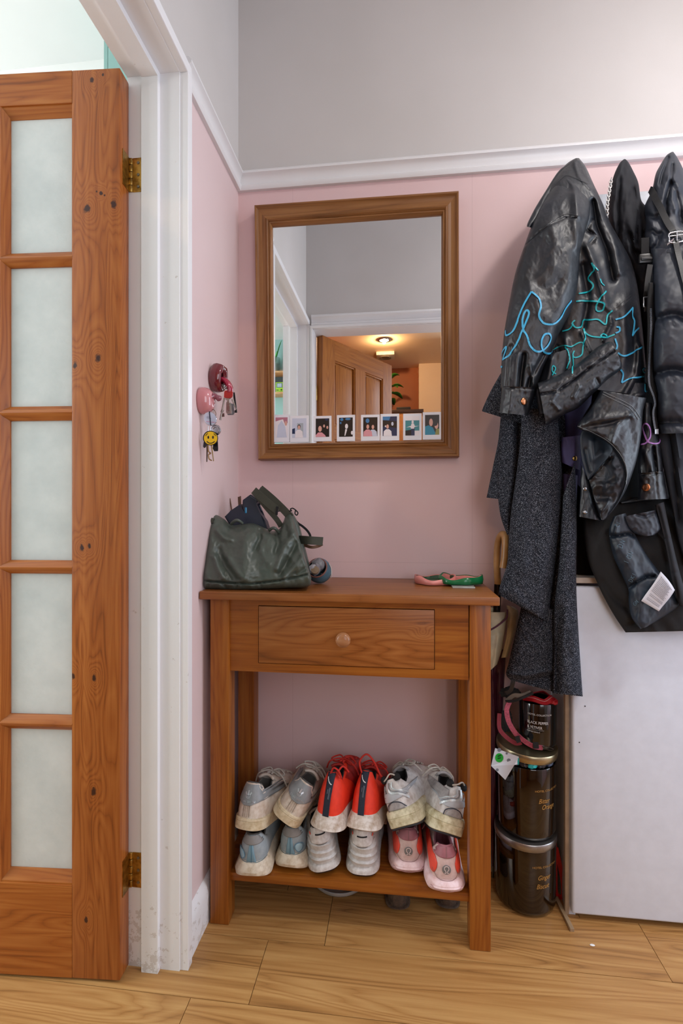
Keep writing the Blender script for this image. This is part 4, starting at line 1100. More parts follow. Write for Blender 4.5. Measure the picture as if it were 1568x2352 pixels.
# ---------------------------------------------------------------- tweed coat
tw = thing('tweed_coat', 'long charcoal tweed coat hanging at the left end under the leather jacket', 'coat', P(1230, 1000, 1.36))
vert = lambda a, sc=26: [(a, sc, sc*9, 0.05), (a*.5, sc*.6, sc*2, -.6)]
drape('body', [(1225, 560), (1205, 700), (1195, 850), (1200, 960), (1210, 1150), (1220, 1380)], [(1330, 560), (1345, 700), (1340, 850), (1335, 960), (1325, 1150), (1322, 1400)], 1.35, .04, m_tweed, tw, wr=vert(.012), bvh='tw')
drape('sleeve', [(1160, 840), (1128, 895), (1109, 936), (1107, 945)], [(1250, 840), (1245, 900), (1240, 950), (1238, 985)], 1.315, .028, m_tweed, tw, wr=vert(.004), bvh='tw')
drape('sleeve_lower', [(1150, 950), (1144, 1010), (1134, 1060), (1117, 1143)], [(1215, 960), (1210, 1010), (1204, 1070), (1196, 1152)], 1.335, .026, m_tweed, tw, wr=vert(.006), bvh='tw')
drape('front_edge', [(1155, 955), (1146, 1040), (1142, 1110), (1148, 1180), (1164, 1228)], [(1228, 960), (1222, 1040), (1215, 1120), (1210, 1180), (1206, 1240)], 1.315, .028, m_tweed, tw, folds=[([(1192, 955), (1190, 1080), (1178, 1220)], 9, -.016)], wr=vert(.006), bvh='tw')
drape('sleeve_front', [(1196, 935), (1196, 990), (1188, 1070), (1174, 1170), (1168, 1240), (1164, 1295), (1148, 1345), (1144, 1366)], [(1278, 945), (1284, 1000), (1291, 1090), (1290, 1170), (1280, 1260), (1271, 1330), (1262, 1400), (1257, 1428)], 1.285, .045, m_tweed, tw,
      folds=[([(1215, 960), (1212, 1100), (1200, 1300)], 22, .008), ([(1262, 980), (1268, 1120), (1250, 1320)], 18, .006), ([(1150, 1362), (1200, 1400), (1257, 1424)], 5, -.004)], wr=vert(.006, 34), bvh='tw')
drape('inner_front', [(1286, 1100), (1288, 1200), (1272, 1330), (1258, 1418)], [(1322, 1060), (1314, 1180), (1296, 1290), (1294, 1350), (1297, 1413)], 1.300, .022, m_tweed, tw, wr=vert(.005, 18), bvh='tw')
drape('back_panel', [(1292, 1140), (1282, 1300), (1272, 1400), (1272, 1500), (1268, 1592)], [(1320, 1060), (1324, 1200), (1323, 1340), (1328, 1450), (1335, 1560), (1338, 1600)], 1.268, .036, m_tweed, tw, folds=[([(1284, 1400), (1281, 1500), (1280, 1590)], 7, -.018)], wr=vert(.006, 22), bvh='tw')
drape('hem_fold', [(1196, 1395), (1184, 1450), (1168, 1520), (1162, 1548), (1172, 1562)], [(1290, 1400), (1292, 1460), (1290, 1530), (1288, 1594)], 1.300, .034, m_tweed, tw, folds=[([(1166, 1547), (1200, 1553), (1272, 1538)], 5, .006), ([(1180, 1562), (1220, 1566), (1272, 1552)], 8, -.012)], wr=vert(.005, 22), bvh='tw')
# light edge lines of the folded tweed
paint('tw', 'edge_stitch', [[(1291, 1000), (1290, 1170), (1280, 1260), (1262, 1400), (1257, 1427)], [(1172, 1562), (1230, 1580), (1285, 1592)]], .0014, plain('tweed edge', '#5c5e66', .9), tw)

# ---------------------------------------------------------------- navy violet jacket peeping between tweed and leather
nv_ = thing('navy_jacket', 'violet navy jacket with a gold button peeping between tweed and leather', 'jacket', P(1310, 1060, 1.29))
drape('cuff', [(1288, 1005), (1287, 1040), (1289, 1062)], [(1332, 1000), (1333, 1040), (1331, 1080)], 1.275, .018, m_navyv, nv_, nu=20, nv=24, bvh='nv', wr=[(.004, 20, 60, 0)])
drape('sleeve', [(1291, 1088), (1292, 1120), (1293, 1134)], [(1326, 1092), (1325, 1120), (1323, 1146)], 1.285, .018, m_navyv, nv_, nu=20, nv=24, bvh='nv', wr=[(.004, 20, 60, 0)])
drape('body', [(1295, 900), (1296, 1000), (1300, 1090)], [(1360, 900), (1350, 1000), (1345, 1130)], 1.315, .02, m_navyv, nv_, nu=20, nv=24)
button('nv', 1319, 1053, .0065, plain('gold button', '#b9985a', .3, 1), nv_)

# ---------------------------------------------------------------- black jacket in the middle
mj = thing('black_shell_jacket', 'plain black matte shell jacket hanging between the leather jacket and the puffer', 'jacket', P(1440, 500, 1.34))
drape('body', [(318, 214), (262, 262), (200, 380), (152, 520), (118, 700), (98, 900), (110, 1100), (200, 1300), (330, 1550), (420, 1750), (520, 2100), (600, 2500), (640, 3300)], [(336, 214), (378, 255), (440, 370), (515, 540), (555, 780), (640, 900), (760, 1200), (800, 1500), (830, 1900), (850, 2300), (850, 2700), (860, 3300)], [(0, 1.35), (.3, 1.33), (1, 1.33)], [(0, .02), (.12, .04), (1, .045)], m_matte, mj, conv=c7, endt=.03, bvh='mj',
      folds=[([(260, 480), (235, 900), (240, 1300)], 5, -.010), ([(460, 640), (500, 1000), (490, 1400)], 4, -.012), ([(520, 760), (570, 1100), (590, 1300)], 5, -.009), ([(400, 1250), (440, 1500), (540, 1650)], 5, -.014), ([(350, 640), (370, 1100)], 10, .006), ([(600, 1240), (700, 1210), (720, 1260)], 5, -.008), ([(480, 1500), (600, 1560), (720, 1500)], 6, -.010), ([(140, 540), (200, 545), (290, 520), (400, 560), (450, 650)], 1.6, -.002)],
      wr=[(.008, 22, 120, .1), (.004, 14, 20, .5)])

# ---------------------------------------------------------------- puffer vest with hood at the right
pf = thing('puffer_vest', 'dark quilted puffer vest with zip hanging at the right edge', 'vest', P(1530, 700, 1.30))
drape('hood', [(982, 112), (900, 168), (805, 320), (752, 430), (705, 640), (620, 820), (600, 900), (620, 1100), (600, 1300), (640, 1480), (760, 1540), (860, 1650), (900, 1800)], [(1000, 112), (1060, 200), (1140, 360), (1230, 620), (1400, 900), (1600, 1200), (1800, 1500), (1900, 1800)], [(0, 1.34), (.3, 1.30), (1, 1.27)], [(0, .02), (.15, .045), (1, .06)], m_puff, pf, conv=c7, nu=70, nv=100, endt=.03, bvh='pf',
      folds=[([(930, 200), (850, 420), (820, 560)], 4, -.010), ([(990, 300), (960, 560), (900, 800), (900, 1000)], 5, -.012), ([(1000, 560), (1060, 800), (1120, 1100)], 7, -.014), ([(640, 1000), (740, 1030), (800, 1000)], 6, -.009), ([(650, 1220), (720, 1210), (760, 1260)], 6, -.010), ([(830, 1250), (780, 1400), (700, 1480)], 6, -.012), ([(960, 450), (1000, 520), (1040, 900)], 9, .010), ([(700, 1090), (720, 1170)], 12, .010)],
      wr=[(.006, 30, 70, .3), (.0014, 9, 20, -.4)])
qf = []
for yy, a in ((190, .020), (930, .024), (1600, .014)):
    qf.append(([(800, yy-330), (1900, yy-320)], 42, .010))
    qf.append(([(690, yy+8), (800, yy-10), (900, yy-45 if yy < 1500 else yy-12), (1010, yy-50 if yy < 1500 else yy-14), (1200, yy+10), (1900, yy+20)], 9, -a*.8))
    for kx in range(4):
        x = 770+kx*130; qf.append(([(x+30, yy-70), (x+18, yy-25)], 4, -.0022)); qf.append(([(x+40, yy+5), (x+60+14*kx, yy+90)], 4, -.0025))
drape('body', [(650, -760), (690, -520), (700, -300), (712, 0), (712, 200), (692, 600), (700, 950), (752, 1200), (745, 1500), (775, 1742)], [(1900, -760), (1900, -520), (1900, -300), (1900, 0), (1900, 300), (1900, 600), (1900, 950), (1900, 1200), (1900, 1500), (1900, 1710)], [(0, 1.27), (.25, 1.25), (1, 1.25)], [(0, .05), (.4, .085), (1, .07)], m_puff, pf, conv=c8, nu=90, nv=170, folds=qf, wr=[(.003, 40, 30, .2), (.0008, 10, 16, .9)], bvh='pf', p=3.2)
drape('placket', [(640, -300), (620, 0), (625, 300), (615, 700), (600, 950), (640, 1150), (700, 1300), (680, 1480), (735, 1740)], [(700, -300), (712, 0), (710, 300), (700, 700), (700, 950), (752, 1200), (760, 1300), (748, 1500), (778, 1745)], 1.215, .008, m_black, pf, conv=c8, nu=12, nv=100, bvh='zp', back=.006)
# zip teeth
zl = resample([c8(*q) for q in [(665, 60), (668, 300), (655, 600), (640, 900), (650, 1080), (705, 1240), (722, 1340), (700, 1480), (735, 1700)]], 95)
mb = MB()
for i, (x, y) in enumerate(zl):
    h = cast('zp', x, y)
    if h is None: continue
    c = h[0]-pf.location+h[1]*.0008
    mb.box(c.x-.0022, c.x+.0022, c.y-.0012, c.y+.0006, c.z-.0011, c.z+.0011)
mb.build('zip', plain('dark nickel zip', '#6c6e74', .35, 1), pf)
h = cast('zp', *c8(740, 1715)); c = h[0]-pf.location
MB().box(c.x-.004, c.x+.004, c.y-.004, c.y, c.z-.006, c.z+.006, bevel=.001).build('zip_slider', m_snap, pf, auto=40)
paint('pf', 'hem_seam', [[(775, 1605), (900, 1600), (1100, 1595)]], .0012, m_seamd, pf, conv=c8)

# ---------------------------------------------------------------- leather jacket
lj = thing('leather_jacket', 'black leather jacket scribbled with turquoise and blue paint, hanging in front', 'jacket', P(1320, 700, 1.28))
LW_ = [(.0020, 20, 50, .5), (.0009, 7, 12, -.5)]
drape('body', [(778, 106), (720, 140), (650, 210), (590, 300), (540, 420), (520, 600), (560, 900), (620, 1200), (600, 1500), (560, 1650), (520, 1760)], [(800, 106), (850, 170), (905, 290), (975, 440), (1025, 570), (1120, 740), (1190, 880), (1232, 1050), (1262, 1300), (1290, 1600), (1300, 1780), (1280, 1860)],
      [(0, 1.33), (.2, 1.29), (1, 1.265)], [(0, .03), (.15, .055), (1, .06)], m_lea, lj, conv=c4, nu=90, nv=170, endt=.02, bvh='lj',
      folds=[([(880, 200), (960, 480), (1060, 700), (1100, 950)], 9, .010), ([(905, 430), (930, 600), (1010, 800), (1050, 1000)], 7, -.016), ([(900, 560), (860, 640), (930, 680), (880, 740)], 4, -.010), ([(860, 760), (940, 960), (990, 1150)], 9, .012), ([(830, 900), (870, 1150), (830, 1350)], 8, -.012),
             ([(870, 1150), (960, 1170), (1040, 1230)], 8, .008), ([(980, 1450), (1040, 1330), (1030, 1290)], 4, .009), ([(1130, 1200), (1150, 1500), (1120, 1650)], 14, .010), ([(1250, 1500), (1230, 1700), (1130, 1860)], 8, .012), ([(1180, 1300), (1210, 1600)], 10, -.009),
             ([(820, 1400), (880, 1530)], 4, .007), ([(700, 1450), (740, 1700)], 9, .010), ([(650, 1500), (690, 1640)], 6, -.010), ([(1280, 1880), (1180, 1880), (1080, 1960)], 6, .008), ([(760, 120), (800, 240), (880, 330)], 5, .006), ([(1170, 760), (1240, 1050), (1240, 1110)], 3, -.003)],
      wr=LW_)
drape('collar', [(780, 108), (700, 160), (640, 215), (560, 340), (480, 470), (424, 580), (416, 612)], [(796, 150), (720, 240), (650, 300), (590, 400), (540, 490), (480, 570), (446, 620)], [(0, 1.31), (1, 1.235)], .012, m_lea, lj, conv=c4, nu=20, nv=60, wr=[(.002, 14, 30, .5)], bvh='lj')
drape('sleeve', [(690, 236), (610, 320), (530, 440), (465, 570), (402, 740), (332, 950), (282, 1200), (248, 1400), (230, 1600), (222, 1800)], [(800, 260), (880, 390), (882, 520), (850, 640), (812, 800), (802, 950), (784, 1100), (735, 1250), (655, 1400), (600, 1530), (540, 1650), (486, 1800)],
      [(0, 1.275), (.3, 1.235), (1, 1.225)], [(0, .02), (.15, .045), (.7, .06), (1, .04)], m_lea, lj, conv=c4, nu=90, nv=190, endt=.04, bvh='lj',
      folds=[([(715, 250), (770, 330), (800, 540)], 7, .008), ([(760, 380), (775, 560), (790, 760)], 10, .008), ([(600, 620), (640, 760), (620, 900)], 16, .006), ([(520, 700), (480, 1000)], 18, -.005), ([(650, 1020), (560, 1080), (500, 1060)], 12, -.006), ([(720, 800), (730, 1000), (660, 1200)], 14, .007),
             ([(450, 1080), (520, 1250), (640, 1320)], 14, .006), ([(395, 1560), (365, 1800)], 5, -.012), ([(440, 1640), (470, 1790)], 5, .009), ([(350, 1560), (330, 1790)], 5, .008), ([(540, 1560), (440, 1740), (425, 1800)], 5, -.010), ([(300, 1500), (280, 1790)], 6, -.006),
             ([(405, 745), (500, 660), (600, 590), (700, 545), (800, 548)], 2.0, -.0035), ([(640, 290), (700, 245), (770, 262), (860, 310)], 2.0, -.003)],
      wr=[(.0026, 26, 44, .3), (.0010, 9, 12, -.5)])
drape('cuff', [(232, 1788), (224, 1880), (213, 1985)], [(492, 1800), (462, 1900), (428, 2006)], 1.212, .034, m_lea, lj, conv=c4, nu=50, nv=40, folds=[([(215, 1800), (380, 1806), (490, 1815)], 2, -.003), ([(300, 1830), (290, 1960)], 6, .004), ([(400, 1850), (420, 1960)], 6, -.004)], wr=[(.003, 16, 22, .2)], bvh='lj')
drape('under_sleeve', [(560, 1560), (520, 1700), (485, 1830), (505, 2000)], [(780, 1500), (760, 1640), (720, 1800), (640, 1960)], 1.235, .03, m_lea, lj, conv=c4, nu=40, nv=50, wr=LW_, folds=[([(600, 1600), (560, 1800)], 6, .008)], bvh='lj')
drape('hem_band', [(498, 1765), (620, 1720), (760, 1645), (850, 1575), (930, 1505), (1000, 1468), (1042, 1462), (1064, 1500)], [(560, 2083), (680, 2005), (790, 1952), (900, 1850), (1010, 1742), (1090, 1682), (1118, 1645), (1108, 1600)], 1.200, .030, m_lea, lj, conv=c4, nu=50, nv=110,
      folds=[([(510, 1850), (640, 1830), (770, 1740), (900, 1640), (1060, 1530)], 3, -.007), ([(640, 1830), (600, 1900), (650, 1960)], 4, .006), ([(800, 1790), (760, 1870)], 4, .006), ([(880, 1640), (1000, 1600)], 5, .005), ([(930, 1740), (960, 1800)], 4, -.005)], wr=[(.003, 14, 26, 1.0), (.001, 6, 9, 0)], bvh='lj')
drape('front_panel', [(925, 110), (845, 255), (758, 372), (870, 424), (980, 490), (1058, 580), (1103, 680), (1098, 780), (1048, 900), (958, 1028)], [(1250, 168), (1226, 260), (1216, 400), (1202, 500), (1182, 600), (1152, 700), (1110, 810), (1060, 900), (1000, 980), (935, 1042)], 1.190, .028, m_lea, lj, conv=c5, nu=60, nv=110, p=2.0,
      folds=[([(840, 330), (960, 310), (1130, 290)], 8, .006), ([(800, 380), (980, 350), (1130, 310)], 5, -.006), ([(1130, 290), (1050, 350), (1000, 480)], 6, .007), ([(1140, 340), (1160, 560), (1100, 760)], 12, -.006)], wr=[(.003, 16, 28, .8), (.0012, 6, 10, 0)], bvh='lj', edge=0)
drape('facing', [(782, 430), (785, 560), (802, 650), (832, 745), (872, 870), (925, 1035)], [(1010, 528), (1062, 600), (1094, 680), (1092, 780), (1042, 900), (965, 1028)], 1.232, .012, m_lea, lj, conv=c5, nu=40, nv=70, folds=[([(830, 750), (900, 680), (1000, 590)], 3, -.006), ([(900, 780), (960, 800), (1060, 760)], 9, .006), ([(880, 860), (1000, 880)], 8, -.006), ([(930, 960), (980, 900)], 6, .006)], wr=[(.004, 14, 24, .8)], bvh='lj')
drape('lining', [(800, 385), (778, 450), (790, 600), (832, 745)], [(905, 440), (1012, 530), (920, 660), (840, 750)], 1.222, .007, m_satin, lj, conv=c5, nu=30, nv=50, folds=[([(870, 480), (880, 600), (940, 560)], 8, .006), ([(820, 540), (850, 680)], 6, -.006)], bvh='lj')
drape('snap_strip', [(788, 640), (780, 760), (780, 850), (768, 1010)], [(836, 750), (862, 880), (900, 990), (940, 1042)], 1.236, .012, m_lea, lj, conv=c5, nu=30, nv=50, wr=[(.002, 10, 20, 0)], bvh='lj')
drape('back_hem', [(930, 60), (860, 200), (800, 300), (770, 380)], [(1260, 60), (1250, 160), (1240, 260), (1220, 420)], 1.235, .02, m_lea, lj, conv=c5, nu=40, nv=50, wr=LW_, folds=[([(1100, 215), (1180, 150), (1230, 140)], 6, .010), ([(940, 120), (960, 40)], 8, -.010)], bvh='lj')
drape('right_sleeve', [(1222, 200), (1215, 400), (1195, 560), (1190, 700)], [(1290, 200), (1335, 420), (1360, 500), (1374, 695)], 1.245, .032, m_lea, lj, conv=c5, nu=40, nv=70, folds=[([(1300, 520), (1320, 690)], 4, -.012), ([(1250, 560), (1290, 680)], 8, .008)], wr=[(.004, 16, 40, 0)], bvh='lj')
drape('right_cuff', [(1193, 700), (1196, 800), (1186, 892)], [(1374, 690), (1390, 790), (1408, 884)], 1.236, .034, m_lea, lj, conv=c5, nu=40, nv=36, folds=[([(1315, 700), (1330, 880)], 3, -.003), ([(1190, 712), (1380, 706)], 2, -.003)], wr=[(.003, 16, 22, .2)], bvh='lj')
drape('right_cuff_back', [(1065, 905), (1120, 890), (1190, 870)], [(1080, 922), (1180, 912), (1300, 900)], 1.262, .01, m_lea, lj, conv=c5, nu=14, nv=30, bvh='lj')
button('lj', 393, 1902, .0085, m_copper, lj, 'stud', c4); button('lj', 1248, 803, .0090, m_copper, lj, 'stud', c5)
for (x, y) in ((815, 813), (812, 978)): button('lj', x, y, .005, m_snap, lj, 'snap', c5)
# stitching
paint('lj', 'stitching', [[(410, 742), (500, 655), (600, 580), (700, 522), (800, 535)], [(645, 285), (700, 238), (770, 255), (865, 300)], [(530, 1830), (640, 1800), (760, 1712)], [(535, 1848), (650, 1818), (765, 1730)], [(900, 1640), (1000, 1560), (1060, 1520)],
      [(1050, 1235), (1110, 1180), (1180, 1120)], [(1065, 1245), (1125, 1192), (1190, 1135)]], .0009, m_seam, lj, conv=c4, off=.0006)
paint('lj', 'stitching', [[(940, 140), (1040, 190), (1130, 240), (1190, 320)], [(945, 125), (1060, 178), (1150, 232), (1205, 310)], [(765, 368), (880, 416), (990, 482), (1070, 575), (1110, 680), (1105, 780)]], .0009, plain('pale worn edge', '#75797c', .6), lj, conv=c5, off=.0006)
# paint strokes
paint('lj', 'blue_paint', [[(262, 1380), (268, 1415), (310, 1390), (340, 1330), (365, 1260), (400, 1180), (450, 1095)], [(450, 1095), (500, 1140), (518, 1200), (505, 1270), (540, 1325), (610, 1330), (660, 1290), (700, 1215), (742, 1160)],
      [(240, 1595), (290, 1555), (340, 1480), (375, 1400), (410, 1320), (432, 1250), (410, 1232), (385, 1290), (390, 1370), (420, 1430), (445, 1500), (500, 1535), (560, 1500), (590, 1440), (580, 1405), (545, 1410), (522, 1460), (530, 1520), (570, 1548), (610, 1535)],
      [(232, 1570), (240, 1535), (265, 1500), (262, 1530), (240, 1595)], [(222, 1645), (238, 1648)]], .0042, m_bluep, lj, conv=c4)
paint('lj', 'turquoise_paint', [([(895, 880), (915, 930), (890, 960), (872, 1000), (905, 1045), (880, 1090), (800, 1108)], .0034), ([(895, 880), (920, 915), (940, 940)], .003), ([(955, 1000), (965, 1030), (985, 1050)], .003), ([(780, 1166), (850, 1160), (940, 1168), (985, 1180), (975, 1230), (930, 1235), (930, 1190), (960, 1140), (998, 1090)], .0036),
      ([(1045, 1232), (1010, 1270), (995, 1335), (940, 1300), (880, 1302), (830, 1305), (815, 1350), (780, 1360), (750, 1330), (770, 1305)], .0034), ([(680, 1385), (730, 1370), (760, 1330)], .003), ([(1062, 1410), (1000, 1430), (960, 1420), (985, 1405), (1000, 1430), (900, 1425), (850, 1400), (835, 1370), (845, 1440), (830, 1500), (820, 1560), (770, 1580), (752, 1560), (765, 1530)], .0032),
      ([(600, 1530), (680, 1490), (740, 1500), (800, 1470), (835, 1470)], .003), ([(700, 1500), (720, 1540), (730, 1600), (715, 1660)], .003), ([(752, 1570), (755, 1640), (750, 1700)], .0028), ([(600, 1710), (625, 1660), (605, 1640), (600, 1680), (630, 1700)], .0028)], .003, m_tealp, lj, conv=c4)
paint('lj', 'blue_paint', [[(1068, 1300), (1120, 1285), (1160, 1250), (1195, 1210)], [(1195, 1210), (1192, 1270), (1208, 1320), (1190, 1420)], [(1190, 1420), (1215, 1385), (1240, 1360)], [(1070, 1400), (1100, 1385), (1100, 1358), (1075, 1355)], [(1065, 1440), (1080, 1490), (1075, 1520)], [(1088, 1545), (1130, 1568), (1190, 1545), (1265, 1500)],
      [(1105, 1665), (1125, 1700), (1112, 1765)], [(1112, 1765), (1180, 1735), (1280, 1718)], [(1280, 1720), (1285, 1780), (1285, 1828), (1300, 1825)], [(1296, 1655), (1270, 1665), (1275, 1690), (1300, 1685)]], .0036, m_bluep, lj, conv=c4)
paint('lj', 'purple_paint', [[(1216, 498), (1250, 485), (1275, 440), (1270, 380), (1245, 350), (1228, 375), (1240, 430), (1265, 480), (1310, 492), (1340, 480), (1338, 430)], [(1352, 500), (1360, 530)]], .0034, m_purp, lj, conv=c5)

# ---------------------------------------------------------------- black coat with quilted lining and care label
qc = thing('quilted_coat', 'black coat hanging inside out showing quilted satin lining and a white care label', 'coat', P(1480, 1250, 1.26))
drape('outer_shell', [(300, 500), (325, 800), (335, 1000), (385, 1300), (490, 1560), (600, 1790), (720, 2000), (850, 2192)], [(2200, 500), (2200, 800), (2200, 1000), (2200, 1300), (2200, 1560), (2200, 1790), (2200, 2000), (2200, 2160)], [(0, 1.29), (.4, 1.262), (1, 1.262)], .022, m_black, qc, conv=c9, nu=50, nv=80, folds=[([(560, 1560), (700, 1760), (880, 1900)], 8, -.010), ([(880, 2110), (1040, 2060)], 6, -.006)], wr=[(.005, 26, 80, -.4)], bvh='qc', back=.006)
drape('lining', [(700, 740), (645, 900), (655, 1060), (705, 1260), (800, 1460), (885, 1660), (888, 1800), (925, 2000), (1035, 2148)], [(850, 700), (960, 950), (1100, 1200), (1250, 1410), (1430, 1650), (1480, 1750), (1512, 1850), (1380, 1960), (1110, 2125)], 1.236, .020, m_satin, qc, conv=c9, nu=60, nv=110,
      folds=[([(655, 985), (760, 985), (880, 960), (1000, 985)], 4, -.012), ([(870, 1650), (960, 1580), (1100, 1500), (1210, 1490)], 4, -.012), ([(1020, 1000), (1150, 1200), (1260, 1400)], 5, -.008), ([(780, 1150), (900, 1350), (960, 1500)], 14, .008), ([(1000, 1700), (1050, 1900), (1060, 2050)], 14, .007), ([(740, 880), (720, 960)], 5, .005)], wr=[(.003, 26, 50, .4), (.0012, 10, 20, .2)], bvh='qc', back=.006)
drape('quilted_flap', [(815, 745), (870, 860), (960, 950), (1080, 992)], [(1235, 660), (1275, 800), (1290, 900), (1210, 975)], 1.228, .018, m_puff, qc, conv=c9, nu=40, nv=40, folds=[([(980, 720), (1090, 750), (1240, 690)], 4, -.006)], wr=[(.003, 16, 20, 0)], bvh='qc', back=.006)
drape('front_edge', [(1215, 600), (1300, 900), (1370, 1200), (1420, 1500), (1480, 1750), (1530, 1860)], [(1330, 560), (1400, 900), (1480, 1250), (1560, 1560), (1640, 1800), (1700, 1900)], 1.226, .014, m_matte, qc, conv=c9, nu=20, nv=60, folds=[([(1260, 640), (1340, 950), (1440, 1450), (1500, 1750)], 3, -.005), ([(1300, 1020), (1420, 1010)], 3, -.004), ([(1400, 1450), (1540, 1440)], 3, -.004)], bvh='qc', back=.006)
# lettering printed on the lining, outline strokes
G = {'D': [(0, 0), (0, 1), (.55, .9), (.75, .5), (.55, .1), (0, 0)], 'N': [(0, 0), (0, 1), (.7, 0), (.7, 1)], 'K': [(0, 1), (0, 0), (0, .45), (.7, 1), (.1, .5), (.7, 0)], 'C': [(.8, .9), (.3, 1), (0, .5), (.3, 0), (.8, .1)], 'I': [(.2, 0), (.2, 1)], 'G': [(.8, .9), (.3, 1), (0, .5), (.3, 0), (.8, .15), (.8, .5), (.5, .5)]}
lines = []
for (cx, cy, ang_, sz, txt) in ((760, 880, -70, 46, 'CI'), (805, 1140, -66, 60, 'DN'), (880, 1330, -64, 58, 'IGN'), (930, 1560, -62, 46, 'DKI'), (975, 1860, -50, 40, 'GN')):
    ca, sa = math.cos(R(ang_)), math.sin(R(ang_)); xo = 0
    for ch in txt:
        lines.append([(cx+(xo+a*sz*.8)*ca-(-b*sz)*sa, cy+(xo+a*sz*.8)*sa+(-b*sz)*ca) for a, b in G[ch]]); xo += sz*.95
paint('qc', 'lining_print', lines, .0006, plain('pale blue print', '#5f7f92', .5), qc, conv=c9, straight=True, k=4, off=.0008)
lab = [c9(*q) for q in ((1290, 1430), (1466, 1662), (1272, 1930), (1052, 1800))]
Yl = [1.205, 1.205, 1.200, 1.203]
pts = [P(a, b, y) for (a, b), y in zip(lab, Yl)]
vs = []; fs = []; n = 12
for j in range(n+1):
    for i in range(n+1):
        u, v = i/n, j/n; q = pts[0].lerp(pts[1], u).lerp(pts[3].lerp(pts[2], u), v); q.y -= .006*math.sin(math.pi*u)*(1-v)+.002*math.sin(5*v); vs.append(q-qc.location)
for j in range(n):
    for i in range(n): a = j*(n+1)+i; fs.append((a, a+1, a+n+2, a+n+1))
cl = meshof('care_label', vs, fs, plain('white satin label', '#c9c9d2', .45, bump=0, var=.02), qc)
md = cl.modifiers.new('t', 'SOLIDIFY'); md.thickness = .0008
BV['lb'] = [BVHTree.FromPolygons([Vector(q)+qc.location for q in vs], fs)]
A_, B_, C_, D_ = [Vector((x, y, 0)) for x, y in lab]
tl = []
random.seed(5)
for k in range(17):
    f = .10+.048*k; u0, u1 = (.30, .93) if k < 10 else (.20, .90)
    if k in (11, 14): continue
    a = A_.lerp(D_, f).lerp(B_.lerp(C_, f), .1+random.random()*.04); b = A_.lerp(D_, f).lerp(B_.lerp(C_, f), .78+random.random()*.12)
    x = 0
    while x < 1:
        e = min(1, x+.04+random.random()*.10); tl.append([(a.lerp(b, x).x, a.lerp(b, x).y), (a.lerp(b, e).x, a.lerp(b, e).y)]); x = e+.025
paint('lb', 'label_text', tl, .0007, plain('grey label print', '#7d7c86', .6), cl if False else qc, straight=True, k=3, off=.0006)

# ---------------------------------------------------------------- dark striped garment at the right edge
ng = thing('navy_coat', 'dark navy coat at the right edge below the puffer vest', 'coat', P(1560, 1150, 1.25))
drape('body', [(1500, 960), (1512, 1020), (1528, 1100), (1545, 1180), (1556, 1240), (1574, 1300)], [(1720, 960), (1720, 1020), (1720, 1100), (1720, 1180), (1720, 1240), (1720, 1300)], 1.232, .02, plain('navy wool', '#1a202b', .8, bump=.4, bs=900), ng, nu=30, nv=50, folds=[([(1540, 1000), (1560, 1200)], 6, -.012), ([(1548, 980), (1575, 1200)], 6, .01)], back=.006)

# ---------------------------------------------------------------- bag straps, chain
st = thing('handbag_strap', 'black leather bag strap with a silver buckle slung over the puffer vest', 'bag strap', P(1540, 500, 1.2))
m_strap = plain('black strap leather', '#101114', .5, bump=.2, bs=150)
def strap_on(bv, pts, w, name='strap', off=.004, thick=.003, mat=None, parent=st, conv=c7):
    L = [conv(*q) for q in pts]; c = curve_pts([(x, y, 0) for x, y in L], 10); P_, N_ = [], []
    for q in c:
        h = cast(bv, q.x, q.y)
        if h is None: continue
        P_.append(h[0]); N_.append(h[1])
    # relax so that the strap bridges the folds
    for _ in range(25):
        Q = [p.copy() for p in P_]
        for i in range(1, len(Q)-1): Q[i] = (P_[i-1]+P_[i]*2+P_[i+1])/4; Q[i].y = min(Q[i].y, P_[i].y)
        P_ = Q
        N_ = [N_[0]]+[((N_[i-1]+N_[i]+N_[i+1])/3).normalized() for i in range(1, len(N_)-1)]+[N_[-1]]
    P_ = [p+n*off-parent.location for p, n in zip(P_, N_)]
    vs, fs = ribbon(P_, N_, w, '', None, None, thick)
    return meshof(name, vs, fs, mat or m_strap, parent, smooth=False), P_, N_
_, sp1, sn1 = strap_on('pf', [(700, 590), (740, 760), (850, 1000), (960, 1220), (1010, 1310)], .0135)
_, sp2_, sn2 = strap_on('pf', [(1010, 1370), (1070, 1650), (1130, 1900), (1200, 2200), (1300, 2500)], .0115, 'strap_lower')
mb = MB(); e = sp1[-1]; 
c = Vector((e.x+.001, e.y-.006, e.z-.004))
mb.tube(curve_pts([c+Vector(q) for q in ((-.014, 0, .010), (.014, 0, .012), (.016, 0, .0), (.014, 0, -.010), (-.012, 0, -.012), (-.015, 0, 0))], 4, True), .0017, 8, caps=False)
mb.tube([c+Vector((-.015, -.002, .002)), c+Vector((.016, -.002, .004))], .0012, 8); mb.tube([c+Vector((0, -.002, .012)), c+Vector((0, -.003, -.01))], .0014, 8)
mb.build('buckle', plain('bright silver', '#d8dade', .15, 1), st, auto=60)
mb = MB()
for k in range(6): mb.lathe([(.0001, -.003), (.003, 0), (.0001, .003)], tuple(c+Vector((-.020+.0025*k, -.001, -.016+.0022*k))), 6)
for k in range(7): mb.lathe([(.0001, -.004), (.003, 0), (.0001, .004)], tuple(c+Vector((.016+.003*k, -.001, -.003-.001*k))), 6)
mb.build('charm', plain('silver charm', '#d0d3d8', .2, 1), st)
b2 = thing('belt', 'narrow black belt end with a silver buckle hanging beside the zip', 'belt', P(1490, 680, 1.22))
q0 = [c7(675, 1680), c7(640, 1900), c7(620, 2150)]
